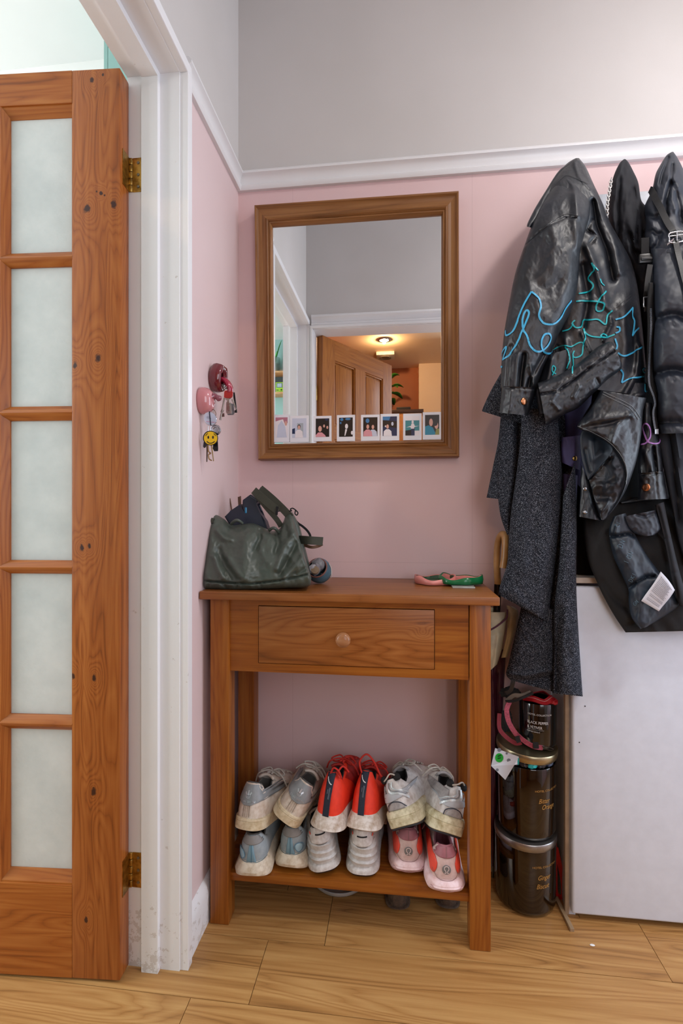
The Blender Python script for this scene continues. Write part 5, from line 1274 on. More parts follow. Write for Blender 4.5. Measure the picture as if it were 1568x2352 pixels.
pp = [P(x, y, 1.232)-b2.location for x, y in curve_pts([(a, b, 0) for a, b in q0], 6) and [(v_.x, v_.y) for v_ in curve_pts([(a, b, 0) for a, b in q0], 6)]]
vs, fs = ribbon(pp, [Vector((0, -1, 0))]*len(pp), .012, '', None, None, .002); meshof('strap', vs, fs, m_strap, b2, smooth=False)
a = P(*c7(640, 2200), 1.226)-b2.location
mb = MB(); mb.tube([a+Vector(q) for q in ((.008, 0, .012), (-.008, 0, .012), (-.008, 0, -.010), (.008, 0, -.012))], .0016, 8); mb.build('buckle', plain('bright silver2', '#d8dade', .15, 1), b2, auto=60)
MB().box(a.x-.007, a.x+.009, a.y-.002, a.y+.002, a.z-.022, a.z-.010, bevel=.001).build('keeper', m_strap, b2, auto=40)
b3 = thing('webbing_buckle', 'black plastic side-release buckle hanging under the shell jacket', 'buckle', P(1485, 600, 1.25))
a = P(*c7(620, 1590), 1.245)-b3.location
MB().box(a.x-.016, a.x+.016, a.y-.004, a.y+.004, a.z-.012, a.z+.010, bevel=.003).build('clip', plain('black plastic', '#0c0c0e', .3), b3, auto=40)
MB().box(a.x-.013, a.x+.012, a.y-.007, a.y-.003, a.z-.006, a.z+.000, bevel=.001).build('clip_bar', plain('black plastic2', '#17171a', .3), b3, auto=40)
MB().box(a.x-.010, a.x+.008, a.y+.0, a.y+.003, a.z+.010, a.z+.05, bevel=.001).build('webbing', m_black, b3, auto=40)
ch = thing('bag_chain', 'silver chain hanging beside the black shell jacket', 'chain', P(1397, 450, 1.30))
mb = MB(); cp = [P(x, y, 1.285)-ch.location for x, y in resample([c7(140, 500), c7(118, 640), c7(95, 780), c7(85, 880), c7(82, 970)], 15)]
for i, q in enumerate(cp):
    t = (cp[min(i+1, 15)]-cp[max(0, i-1)]).normalized(); s_ = Vector((1, 0, 0)) if i % 2 else Vector((.3, 1, 0)).normalized()
    mb.tube([q+t*(.0052*math.cos(a))+s_*(.0032*math.sin(a)) for a in [2*math.pi*k/10 for k in range(11)]], .0012, 6, caps=False)
mb.build('links', plain('silver chain metal', '#c9c8c6', .2, 1), ch, auto=60)
# ================================================================ olive bag on the table
TZ = .8268
cb = lambda x, y: (450+x/4.752, 1100+y/4.752)
m_olive = plain('olive nylon', '#4c544c', .38, var=.05, bump=.15, bs=700)
m_oliveW = plain('olive webbing', '#3f4034', .7, bump=.6, bs=1200)
bg = thing('tote_bag', 'olive green padded nylon tote bag slumped on the left of the table', 'bag', (P(590, 1300, 1.24).x, 1.24, TZ))
fb = [([cb(*q) for q in a], b, c) for a, b, c in [
 ([(90, 1110), (300, 1130), (600, 1145), (900, 1110), (1100, 1070), (1245, 1035)], 2.2, -.008), ([(230, 560), (300, 640), (380, 660)], 7, .010), ([(690, 560), (700, 650), (650, 760)], 6, -.012), ([(880, 600), (900, 700), (870, 800)], 6, -.010),
 ([(1050, 600), (960, 760), (880, 980)], 7, .012), ([(1100, 700), (1020, 860), (920, 1040)], 6, -.011), ([(1180, 820), (1090, 950), (960, 1080)], 6, .009), ([(1220, 960), (1100, 1040)], 5, -.007), ([(250, 780), (320, 950), (430, 1090)], 8, -.010), ([(200, 850), (240, 980), (300, 1080)], 6, .008),
 ([(350, 850), (420, 980), (520, 1100)], 7, .007), ([(1000, 420), (980, 540), (1010, 640)], 7, -.008), ([(300, 1150), (340, 1200)], 4, -.006), ([(430, 1150), (450, 1205)], 4, -.006), ([(700, 1150), (720, 1195)], 4, -.005), ([(150, 1130), (140, 1190)], 4, -.004), ([(560, 620), (520, 850), (540, 1000)], 22, .010), ([(780, 640), (800, 900)], 16, .006)]]
drape('body', [cb(*q) for q in ((150, 362), (190, 372), (245, 400), (310, 440), (385, 500), (500, 492), (620, 482), (740, 528), (830, 565), (905, 548), (950, 470), (980, 400), (1040, 360))],
      [cb(*q) for q in ((66, 1140), (100, 1200), (240, 1208), (400, 1212), (560, 1212), (700, 1205), (830, 1200), (980, 1192), (1100, 1188), (1180, 1185), (1220, 1175), (1250, 1150), (1258, 1075))],
      lambda u, v: 1.285-.085*u, .052, m_olive, bg, nu=90, nv=110, folds=fb, wr=[(.006, 30, 60, -.4), (.002, 10, 14, .6)], back=.085, p=3.0, endt=.06, endb=.06, bvh='bag')
drape('side_gusset', [cb(*q) for q in ((1000, 380), (1040, 560), (1060, 800), (1080, 1060))], [cb(*q) for q in ((1050, 362), (1125, 500), (1168, 660), (1205, 800), (1240, 950), (1262, 1080))], 1.30, .03, m_olive, bg, nu=16, nv=40, back=.03)
drape('side_gusset', [cb(*q) for q in ((140, 380), (205, 640), (130, 800), (80, 1000), (62, 1150))], [cb(*q) for q in ((240, 420), (260, 640), (220, 820), (190, 1000), (170, 1180))], 1.33, .03, m_olive, bg, nu=16, nv=40, back=.03)
for pts_, uv in ((((420, 480), (425, 577), (508, 577), (500, 480)), 0), (((850, 555), (835, 605), (915, 625), (925, 570)), 1)):
    q = [cast('bag', *cb(*z)) for z in pts_]
    q = [h[0]+h[1]*.0035-bg.location if h else None for h in q]
    if all(z is not None for z in q):
        o = meshof('handle_tab', q, [(0, 1, 2, 3)], m_olive, bg, smooth=False); md = o.modifiers.new('t', 'SOLIDIFY'); md.thickness = .002
    a = [cb(x, y-8) for x, y in (pts_[0], pts_[3])]
for (x0, y0, x1, y1) in ((385, 492, 505, 485), (800, 560, 905, 590)):
    mb = MB(); c = [P(*cb(x0+(x1-x0)*k/8, y0+(y1-y0)*k/8-38*math.sin(math.pi*k/8)), 1.245-.012*math.sin(math.pi*k/8))-bg.location for k in range(9)]
    mb.tube(c, .0042, 8, flat=1); mb.build('handle_loop', m_olive, bg, auto=60)
def band(name, pts, Ys, wd, mat, parent, nrm=(0, -1, 0), conv=cb, thick=.002, twist=None):
    L = [P(*conv(*q), y)-parent.location for q, y in zip(pts, Ys)]; c = curve_pts(L, 8)
    n0 = Vector(nrm).normalized()
    ns = [n0]*len(c) if twist is None else [n0.lerp(Vector(twist), i/(len(c)-1)).normalized() for i in range(len(c))]
    vs, fs = ribbon(c, ns, wd, '', None, None, thick); return meshof(name, vs, fs, mat, parent, smooth=False)
band('handle', [(630, 125), (760, 240), (890, 345)], [1.235, 1.235, 1.235], .020, m_oliveW, bg)
band('handle', [(700, 105), (830, 215), (960, 340), (1030, 420)], [1.26, 1.26, 1.26, 1.27], .020, m_oliveW, bg)
band('handle', [(640, 150), (760, 300), (880, 440), (930, 520)], [1.265, 1.265, 1.265, 1.27], .014, m_oliveW, bg)
band('handle_keeper', [(890, 300), (878, 395)], [1.231, 1.231], .006, m_black, bg)
band('shoulder_strap', [(1040, 400), (1110, 480), (1160, 515), (1210, 560), (1245, 615), (1250, 680)], [1.29, 1.29, 1.29, 1.29, 1.28, 1.27], .006, m_black, bg)
band('shoulder_strap', [(1080, 660), (1165, 665), (1250, 672), (1385, 680)], [1.290, 1.262, 1.250, 1.262], .0215, m_oliveW, bg)
band('shoulder_strap', [(1100, 700), (1180, 722), (1260, 745), (1330, 735), (1380, 710)], [1.285, 1.285, 1.278, 1.285, 1.285], .008, plain('tan lining', '#6a4a34', .7), bg)
mb = MB(); mb.tube(curve_pts([P(*cb(*q), 1.262)-bg.location for q in ((890, 352), (980, 345), (1040, 350), (1030, 330), (1060, 322), (1110, 365), (1100, 395), (1080, 380), (1085, 345))], 6), .0016, 8); mb.build('cord', m_black, bg, auto=60)
mb = MB(); mb.tube([P(*cb(*q), 1.232)-bg.location for q in ((105, 462), (140, 452), (195, 460))], [.0065, .0085, .0075], 12); mb.build('strap_roll', m_oliveW, bg, auto=60)
band('shoulder_strap', [(150, 500), (150, 640), (125, 780), (100, 900)], [1.234, 1.236, 1.25, 1.28], .011, m_black, bg)
mb = MB(); a = P(*cb(155, 520), 1.228)-bg.location; mb.tube([a+Vector(q) for q in ((-.009, 0, .009), (.009, 0, .009), (.007, 0, -.010), (-.007, 0, -.010), (-.009, 0, .009))], .0018, 8); mb.build('clip', plain('black gloss plastic', '#101012', .15), bg, auto=60)
# navy gadget sticking out
gd = thing('handheld_gadget', 'dark navy plastic gadget with a blue button sticking out of the olive bag', 'gadget', (P(560, 1180, 1.29).x, 1.29, 1.0))
poly = [cb(*q) for q in ((332, 412), (400, 345), (500, 276), (519, 318), (535, 372), (562, 380), (575, 350), (548, 318), (524, 300), (528, 232), (610, 172), (700, 236), (664, 285), (692, 352), (770, 462), (800, 560), (450, 560), (372, 478))]
pv = [P(x, y, 1.29)-gd.location for x, y in poly]
mb = MB(); mb.prism([(q.x, q.z) for q in pv], -.018, .018, 'y')
bmesh.ops.bevel(mb.bm, geom=[e for e in mb.bm.edges if abs(e.verts[0].co.y-e.verts[1].co.y) < 1e-6], offset=.004, segments=3, affect='EDGES')
mb.build('body', plain('navy plastic', '#232a3b', .4, bump=.05), gd, auto=40)
a = P(*cb(543, 340), 1.272)-gd.location
MB().box(a.x-.0035, a.x+.0035, a.y-.001, a.y+.004, a.z-.009, a.z+.008, bevel=.003, seg=3).build('button', plain('blue button plastic', '#2a87b4', .15), gd, auto=60)  # button in plain blue plastic, no emission
band('upper_arm', [(700, 108), (740, 140), (770, 180)], [1.285]*3, .012, plain('navy plastic top', '#2c3550', .3), gd, thick=.006)
# reed sticks behind
rd = thing('reed_diffuser', 'brown reed diffuser sticks showing behind the olive bag in the corner', 'diffuser', (P(560, 1220, 1.37).x, 1.37, TZ))
for (x0, y0, x1, y1, r) in ((368, 212, 402, 345, .0020), (462, 196, 470, 340, .0019), (484, 188, 486, 340, .0019), (474, 194, 478, 350, .0019), (335, 268, 350, 390, .0007), (702, 262, 678, 340, .0018)):
    a = P(*cb(x0, y0), 1.37)-rd.location; b = P(*cb(x1, y1), 1.37)-rd.location; d_ = (b-a).normalized(); b = Vector((0+.15*(b.x), 0, .01))
    mb = MB(); mb.tube([a, b], r, 8); mb.build('reed', plain('brown reed', '#6a4b38', .7), rd)
MB().lathe([(.030, 0), (.032, .004), (.032, .06), (.014, .075), (.013, .09), (.011, .09), (.011, .075)], (0, 0, .0), 32).build('bottle', plain('brown glass bottle', '#3a2418', .1), rd, auto=50)
# blue container with wrapped contents
bl = thing('round_container', 'blue round tilted container holding plastic-wrapped things, right of the bag', 'container', (P(*cb(1345, 1000), 1.30).x, 1.31, TZ))
mb = MB(); prof = [(.002, 0), (.020, .001), (.030, .010), (.0335, .024), (.032, .038), (.027, .047), (.0255, .046), (.029, .036), (.030, .024), (.026, .012), (.002, .006)]
mb.lathe(prof, (0, 0, 0), 40, cap=False)
M = Matrix.Translation((-.001, 0, .0335)) @ Matrix.Rotation(R(62), 4, 'X') @ Matrix.Rotation(R(-8), 4, 'Y') @ Matrix.Translation((0, 0, -.024))
mb.xform(M); mb.build('shell', plain('petrol blue glaze', '#4b6a78', .4, c2='#3a5564', bump=.5, bs=300), bl, auto=60)
mb = MB(); mb.tube([M @ Vector((.0262*math.cos(a), .0262*math.sin(a), .047)) for a in [2*math.pi*k/32 for k in range(33)]], .0022, 8, caps=False); mb.build('rim', plain('brown rim', '#7a4c42', .5), bl, auto=60)
def crumple(name, c, r, mat, parent, seed, sc=(1, 1, 1), amp=.35, sub=4):
    bm = bmesh.new(); bmesh.ops.create_icosphere(bm, subdivisions=sub, radius=1)
    for v_ in bm.verts:
        q = noise.noise(v_.co*2.4+Vector((seed, 0, 0))); q2 = noise.noise(v_.co*6+Vector((0, seed, 0)))
        k_ = 1+amp*(abs(q)*1.5-.3)+amp*.4*q2; v_.co = Vector((v_.co.x*k_*sc[0]*r, v_.co.y*k_*sc[1]*r, v_.co.z*k_*sc[2]*r))+Vector(c)
    me = bpy.data.meshes.new(name); bm.to_mesh(me); bm.free(); return link(name, me, mat, parent, False)
s = N('clear plastic wrap'); s.color('#cfcbd0'); s.set(Roughness=.12, Transmission_Weight=.75, IOR=1.2); m_wrap = s.m
crumple('plastic_wrap', M @ Vector((.002, .008, .046)), .019, m_wrap, bl, 3, (1, 1, 1), .3, 2)
crumple('plastic_wrap', M @ Vector((-.006, -.004, .048)), .016, plain('silver grey wrap', '#b5b2b8', .15, c2='#8a878c'), bl, 8, (1, 1, 1), .3, 2)
mb = MB(); mb.lathe([(.001, 0), (.0105, .001), (.0115, .006), (.010, .012), (.001, .013)], (0, 0, 0), 28); mb.xform(Matrix.Translation(M @ Vector((-.003, -.009, .050))) @ Matrix.Rotation(R(70), 4, 'X')); mb.build('wooden_cap', plain('worn wood cap', '#8d755c', .6), bl, auto=50)
mb = MB(); mb.tube(curve_pts([M @ Vector(q) for q in ((.030, .014, .040), (.034, .004, .030), (.033, -.010, .020), (.030, -.016, .012))], 6), .0012, 6); mb.build('white_cord', plain('white cord', '#d9d4cc', .6), bl, auto=60)

# two hand-made dishes
def dish(name, label, c, rx, ry, h, mo, mi, seed, gap=None):
    r = thing(name, label, 'dish', c, group=None)
    vs = []; fs = []; n = 72
    prof = [(.90, 0), (1.0, .001), (1.03, h*.5), (1.0, h), (.96, h*1.02), (.93, h*.9), (.92, h*.35), (.5, h*.28), (.02, h*.28)]
    for (k_, z) in prof:
        for i in range(n):
            a = 2*math.pi*i/n; w_ = 1+.05*math.sin(3*a+seed)+.03*math.sin(7*a+seed*2); zz2 = z*(1+.22*math.sin(2*a+seed)+.12*math.sin(5*a+seed)) if z > .002 and k_ > .9 else z
            vs.append((rx*k_*w_*math.cos(a), ry*k_*w_*math.sin(a), zz2))
    m = len(prof)
    for j in range(m-1):
        for i in range(n): fs.append((j*n+i, j*n+(i+1) % n, (j+1)*n+(i+1) % n, (j+1)*n+i))
    fs.append(tuple(range(n))); fs.append(tuple((m-1)*n+i for i in range(n)))
    # keep the base and rim; the inside is its own part
    k1 = (5)*n
    meshof('rim', vs, [f for f in fs[:k1]]+[fs[-2]], mo, r); meshof('inside', vs, fs[k1:-2]+[fs[-1]], mi, r)
    return r
m_dp = plain('coral pink clay', '#e58f86', .35, bump=.3, bs=120); m_dg = plain('green glazed clay', '#136b3e', .22, bump=.3, bs=120); m_dgi = plain('dark green glaze', '#2f5a38', .3)
a = P(998, 1342, 1.325)
dish('clay_dish', 'hand-made coral pink dish with green inside on the table', (a.x, 1.352, TZ+.0005), .054, .052, .0175, m_dp, m_dgi, 1.0)
b = P(1054, 1342, 1.325)
dg = dish('clay_dish', 'hand-made wavy green dish with pink inside at the right end of the table', (b.x+.003, 1.333, TZ+.0045), .056, .048, .0185, m_dg, m_dp, 2.3)
cd = thing('plastic_card', 'clear flat plastic piece under the green clay dish', 'card', (b.x+.004, 1.300, TZ+.0001))
MB().box(-.027, .029, -.034, .03, 0, .0035, bevel=.0008).build('card', plain('pale plastic', '#a9a7a2', .15), cd, auto=40)

# ================================================================ lip hooks and keys on the left wall
m_redl = plain('oxblood glaze', '#6e2029', .08, bump=0, var=.05, coat=.6); m_tong = plain('crimson glaze', '#a81f40', .08, bump=0, coat=.6); m_pinkl = plain('dusty pink glaze', '#c98286', .08, bump=0, var=.04, coat=.6); m_in = plain('dark mouth', '#2a0c10', .2)
a = PX(482, 866, XA)
lh = thing('mouth_hook', 'glossy oxblood open-mouth wall hook with its tongue out, upper of the two', 'hook', (XA+.0003, a.y+.012, a.z))
def lips(mats, parent, ry, rz, dep, seed=0):
    vs = []; fs = []; n = 56; prof = [(.92, 0), (1.06, dep*.3), (1.10, dep*.55), (1.0, dep*.88), (.84, dep*1.0), (.66, dep*.93), (.52, dep*.7), (.44, dep*.3), (.02, dep*.25)]
    for (k_, x) in prof:
        for i in range(n):
            a = 2*math.pi*i/n; cy, cz = math.cos(a), math.sin(a)
            bow = (1-.10*math.exp(-((a-math.pi/2)/.22)**2)+.08*math.exp(-((abs(a-math.pi/2)-.45)/.25)**2)) if a < math.pi else 1.0+.04*math.exp(-((a-1.5*math.pi)/.5)**2)
            q = k_*bow; vs.append((x+(.004*cz if k_ < 1 else 0), ry*q*cy, rz*q*cz*(1 if k_ > .8 else .85)))
    for j in range(len(prof)-1):
        for i in range(n): fs.append((j*n+i, j*n+(i+1) % n, (j+1)*n+(i+1) % n, (j+1)*n+i))
    fs.append(tuple(range(n))); fs.append(tuple((len(prof)-1)*n+i for i in range(n)))
    k1 = 6*n
    meshof('lips', vs, fs[:k1]+[fs[-2]], mats[0], parent); meshof('mouth_inside', vs, fs[k1:-2]+[fs[-1]], mats[1], parent)
lips((m_redl, m_in), lh, .027, .033, .034)
mb = MB(); mb.tube(curve_pts([(.010, 0, -.006), (.030, 0, -.005), (.043, 0, -.014), (.050, 0, -.030), (.048, -.001, -.042)], 6), [.010+.004*math.sin(k/24*3) for k in range(24)]+[.006], 14, flat=.55); mb.build('tongue', m_tong, lh, auto=60)
a = PX(458, 920, XA)
ph = thing('lips_hook', 'glossy dusty pink puckered wall hook, lower of the two', 'hook', (XA+.0003, a.y+.004, a.z))
vs = []; fs = []; n = 40; prof = [(.93, 0), (1.0, .006), (.98, .014), (.86, .024), (.62, .0315), (.36, .034), (.30, .033), (.22, .036), (.02, .036)]
for (k_, x) in prof:
    for i in range(n): a = 2*math.pi*i/n; vs.append((x, .026*k_*math.cos(a)*(1+.03*math.sin(3*a)), .035*k_*math.sin(a)*(1+.04*math.cos(2*a))-.002*(1-k_)))
for j in range(len(prof)-1):
    for i in range(n): fs.append((j*n+i, j*n+(i+1) % n, (j+1)*n+(i+1) % n, (j+1)*n+i))
fs.append(tuple(range(n))); fs.append(tuple((len(prof)-1)*n+i for i in range(n)))
meshof('dome', vs, fs, m_pinkl, ph)
mb = MB(); mb.tube(curve_pts([(.024, 0, .006), (.036, 0, .010), (.046, 0, .006), (.052, 0, .001)], 5), [.012, .012, .011, .010, .009, .008, .007, .006, .006, .0065, .007, .0075, .008, .007, .005, .003], 14); mb.build('nub', plain('mauve glaze', '#8c4a58', .08, bump=0, coat=.6), ph, auto=60)
ck = lambda x, y: (430+x/9.043, 820+y/9.046)
m_key = plain('nickel key', '#b9b2a6', .25, 1, bump=.1); m_keyb = plain('brass key', '#b89a6a', .3, 1); m_chrome = plain('chrome', '#d4d6da', .12, 1)
def ring(mb, c, r, t=.0009, ax=(0, 1, 0), sq=1.0):
    ax = Vector(ax).normalized(); u_ = ax.orthogonal().normalized(); w_ = ax.cross(u_)
    mb.tube([c+u_*(r*math.cos(a))+w_*(r*sq*math.sin(a)) for a in [2*math.pi*k/28 for k in range(29)]], t, 6, caps=False)
def flatpoly(name, pts, Y, mat, parent, th=.002, bev=.0004):
    q = [P(*ck(*p), Y)-parent.location for p in pts]
    mb = MB(); mb.prism([(v_.x, v_.z) for v_ in q], q[0].y-th/2, q[0].y+th/2, 'y')
    return mb.build(name, mat, parent, auto=40)
def disc(cx, cy, r, n=36, sx=1, rot=0): 
    return [(cx+r*sx*math.cos(2*math.pi*k/n)*math.cos(rot)-r*math.sin(2*math.pi*k/n)*math.sin(rot), cy+r*sx*math.cos(2*math.pi*k/n)*math.sin(rot)+r*math.sin(2*math.pi*k/n)*math.cos(rot)) for k in range(n)]
# upper bunch
Yk = lh.location.y-.004
k1 = thing('key_bunch', 'bunch of keys with a red-capped key hanging from the oxblood mouth hook', 'keys', P(*ck(820, 640), Yk))
Z0 = k1.location
mb = MB(); ring(mb, P(*ck(810, 620), Yk)-Z0, .0058, .0009, (.9, .4, 0)); ring(mb, P(*ck(815, 625), Yk)-Z0, .0055, .0008, (.6, .8, .1)); ring(mb, P(*ck(860, 630), Yk+.002)-Z0, .0068, .0008, (.3, 1, .2)); mb.build('rings', m_chrome, k1, auto=60)
flatpoly('red_cap', [(775, 715), (800, 700), (860, 695), (920, 700), (948, 735), (945, 800), (915, 845), (860, 858), (790, 850), (765, 840), (768, 760)], Yk-.004, plain('red plastic', '#b8261f', .35), k1, .0035)
flatpoly('key', [(790, 850), (905, 850), (880, 880), (880, 1115), (850, 1125), (830, 1100), (828, 905), (795, 885)], Yk-.003, m_key, k1)
flatpoly('key', [(815, 930), (905, 950), (922, 1150), (915, 1180), (820, 1175), (805, 1140), (808, 960)], Yk+.001, plain('pale steel fob', '#c9c2ba', .3, .8), k1, .002)
flatpoly('key', [(905, 960), (965, 980), (980, 1170), (950, 1205), (840, 1205), (830, 1185), (925, 1180), (930, 1140)], Yk+.004, plain('grey steel fob', '#8e9498', .3, .8), k1, .002)
flatpoly('tag', [(955, 735), (985, 735), (1030, 1100), (1035, 1155), (985, 1158), (985, 1110), (1010, 1100), (960, 860)], Yk+.006, plain('black card', '#17181a', .4), k1, .002)
mb = MB(); P3 = lambda x, y, dy=0: P(*ck(x, y), Yk+dy)-Z0
mb.tube([P3(770, 850), P3(722, 1120), P3(685, 1310)], [.0022, .0024, .0026], 10); mb.tube([P3(735, 1095), P3(712, 1150)], .0034, 10)
q = P3(740, 1210); mb.box(q.x-.003, q.x+.004, q.y-.0008, q.y+.0008, q.z-.004, q.z+.005); mb.build('mortice_key', plain('dull nickel', '#9a9088', .35, 1), k1, auto=50)
mb = MB(); mb.tube([P3(930, 880, .002), P3(1015, 1090, .002)], [.0022, .0012], 6); mb.build('key', m_key, k1, auto=40)
# lower bunch
Yk = ph.location.y-.002
k2 = thing('key_bunch', 'bunch of keys with a yellow smiling face fob hanging from the pink hook', 'keys', P(*ck(470, 1100), Yk)); Z0 = k2.location
P3 = lambda x, y, dy=0: P(*ck(x, y), Yk+dy)-Z0
mb = MB(); mb.tube(curve_pts([P3(440, 870), P3(425, 960), P3(455, 1060), P3(480, 980), P3(470, 900), P3(445, 868)], 6), .0018, 8); mb.tube([P3(455, 1050), P3(478, 1110)], .0028, 10); mb.build('carabiner', m_chrome, k2, auto=60)
mb = MB(); ring(mb, P3(500, 1185, .003), .0125, .0007, (.2, 1, .1)); mb.build('ring', plain('bronze ring', '#8a6a4a', .3, 1), k2, auto=60)
flatpoly('disc_rim', disc(472, 1285, 150, sx=.88, rot=-.5), Yk-.003, m_chrome, k2, .0022)
wt = flatpoly('white_disc', disc(478, 1282, 138, sx=.88, rot=-.5), Yk-.0045, plain('white enamel', '#c8d2e6', .15, bump=0), k2, .0010)
flatpoly('disc_line', [(448, 1130), (468, 1130), (496, 1420), (476, 1420)], Yk-.0053, plain('navy cord', '#1d2436', .6), k2, .0008)
for (x0, x1, y0, c_) in ((400, 460, 1238, 'n'), (400, 500, 1262, 'n'), (395, 575, 1338, 'p')):
    x = x0; i = 0
    while x < x1:
        w_ = 10+(i*7) % 9; flatpoly('print', [(x, y0+(x-x0)*.08), (x+w_, y0+(x-x0)*.08), (x+w_, y0+9+(x-x0)*.08), (x, y0+9+(x-x0)*.08)], Yk-.0051, plain('tag print '+c_, '#5a5f7a' if c_ == 'n' else '#d0508a', .4, bump=0), k2, .0004); x += w_+7; i += 1
flatpoly('silver_disc', disc(590, 1520, 112, sx=.95), Yk+.004, m_chrome, k2, .0022)
mb = MB(); ring(mb, P3(590, 1520, .002), .0125, .0011, (0.1, 1, 0)); ring(mb, P3(590, 1520, .001), .008, .0009, (0.1, 1, 0)); mb.build('disc_ridge', m_chrome, k2, auto=60)
flatpoly('tag', [(560, 1650), (625, 1620), (640, 1900), (635, 1955), (560, 1960), (530, 1900)], Yk+.006, plain('black card2', '#15171a', .35), k2, .002)
flatpoly('face_rim', disc(482, 1685, 152), Yk-.006, plain('black rubber', '#1a1713', .4), k2, .004)
sf = flatpoly('smiley_face', disc(484, 1686, 136), Yk-.0088, plain('yellow enamel', '#f2c81c', .25, bump=0, var=.01), k2, .0016)
mbk = plain('black ink', '#191204', .4, bump=0)
def inkline(pts, w_):
    q = curve_pts([P3(x, y, -.0099) for x, y in pts], 6); vs, fs = ribbon(q, [Vector((0, -1, 0))]*len(q), w_, '', None, None, .0003); meshof('face_line', vs, fs, mbk, sf, smooth=False)
    bpy.data.objects[-1] if False else None
inkline([(405, 1750), (450, 1785), (490, 1790), (530, 1780), (568, 1755)], .0020); inkline([(385, 1640), (400, 1605), (430, 1590)], .0015); inkline([(545, 1590), (570, 1605), (588, 1640)], .0015)
for ex in (436, 533):
    q = [P3(*p, -.0099) for p in disc(ex, 1668, 32, 20, sx=.55)]; me = bpy.data.meshes.new('eye'); me.from_pydata(q, [], [tuple(range(len(q)))]); link('eye', me, mbk, sf, False)
mb = MB(); mb.tube([P3(415, 1800), P3(405, 2180)], [.0022, .0014], 6); mb.build('key', plain('dark key', '#5a4a40', .4, 1), k2, auto=40)
mb = MB(); mb.tube([P3(500, 1830), P3(545, 2165)], [.0020, .0012], 6); mb.build('key', m_keyb, k2, auto=40)
mb = MB(); mb.tube(curve_pts([P3(430, 1830), P3(440, 1960), P3(485, 2000), P3(440, 2030), P3(455, 2120), P3(508, 2150)], 5), .0016, 6); mb.build('key', m_keyb, k2, auto=40)
flatpoly('tag', [(345, 1760), (400, 1790), (385, 1870), (350, 1890), (332, 1860)], Yk+.002, plain('black fob', '#201f22', .4), k2, .003)
mb = MB(); mb.tube([P3(430, 1430), P3(430, 1560)], .0016, 8); mb.tube([P3(480, 1430), P3(485, 1540)], .0012, 8); mb.build('link', m_chrome, k2, auto=60)

# ================================================================ umbrella
um = thing('umbrella', 'cream and burgundy umbrella with a curved wooden handle standing behind the table corner', 'umbrella', (.268, 1.402, 0))
m_cane = plain('varnished cane', '#b98c58', .3, c2='#8f6638', vs=18); m_cr = plain('cream umbrella cloth', '#d6cdb0', .5, bump=.1); m_bu = plain('burgundy umbrella cloth', '#441327', .42, bump=.1)
YU = 1.395
hp = [P(*q, YU+dy)-um.location for q, dy in (((1143, 1345), 0), ((1141, 1290), 0), ((1143, 1250), -.004), ((1150, 1230), -.014), ((1158, 1228), -.03), ((1161, 1240), -.040), ((1160, 1275), -.046), ((1156, 1305), -.048))]
mb = MB(); mb.tube(curve_pts(hp, 8), [.0095]*36+[.0105]*21, 16); mb.build('handle', m_cane, um, auto=60)
a = P(1143, 1345, YU)-um.location; b = P(1140, 1410, YU)-um.location
mb = MB(); mb.tube([a+Vector((0, 0, .004)), b], .0098, 14); mb.build('ferrule', plain('black collar', '#1a1310', .25), um, auto=50)
mb = MB(); mb.tube([b, Vector((-.010, .0, .004))], [.004, .003], 10); mb.build('shaft', m_steel, um, auto=60)
F5 = lambda pts: [c5(*q) for q in pts]
drape('canopy_border', F5([(96, 1690), (100, 1850), (118, 2000), (132, 2112)]), F5([(262, 1690), (250, 1790), (222, 1960), (190, 2060)]), 1.385, .020, m_cr, um, nu=30, nv=40, folds=[([c5(120, 1870), c5(250, 1830)], 4, -.002), ([c5(200, 1850), c5(165, 2080)], 5, .004)], wr=[(.003, 14, 40, 0)], back=.012)
drape('canopy_border', F5([(256, 1640), (262, 1700), (255, 1850), (216, 2015)]), F5([(300, 1650), (342, 1690), (318, 1830), (262, 2010)]), 1.392, .018, m_cr, um, nu=24, nv=40, folds=[([c5(272, 1700), c5(268, 1850), c5(235, 2010)], 3, -.005)], wr=[(.003, 14, 40, 0)], back=.01)
drape('canopy_border', F5([(96, 1640), (98, 1720), (100, 1800)]), F5([(165, 1660), (160, 1730), (150, 1790)]), 1.396, .010, m_cr, um, nu=12, nv=20, back=.008)
drape('canopy', [(1112, 1500), (1116, 1600), (1119, 1750), (1124, 1900), (1128, 1990)], [(1162, 1490), (1156, 1600), (1149, 1750), (1140, 1880), (1134, 1990)], 1.402, .020, m_bu, um, nu=30, nv=70, folds=[([(1130, 1540), (1135, 1650), (1137, 1800)], 3, .006), ([(1142, 1540), (1144, 1700)], 3, -.006)], wr=[(.003, 10, 60, 0)], back=.012)
q = curve_pts([P(*c5(*z), 1.362)-um.location for z in ((100, 1835), (170, 1800), (225, 1760), (258, 1725), (262, 1670))], 6)
vs, fs = ribbon(q, [Vector((0, -1, 0))]*len(q), .0045, '', None, None, .001); meshof('binding', vs, fs, plain('burgundy binding', '#5c1a3a', .5), um, smooth=False)

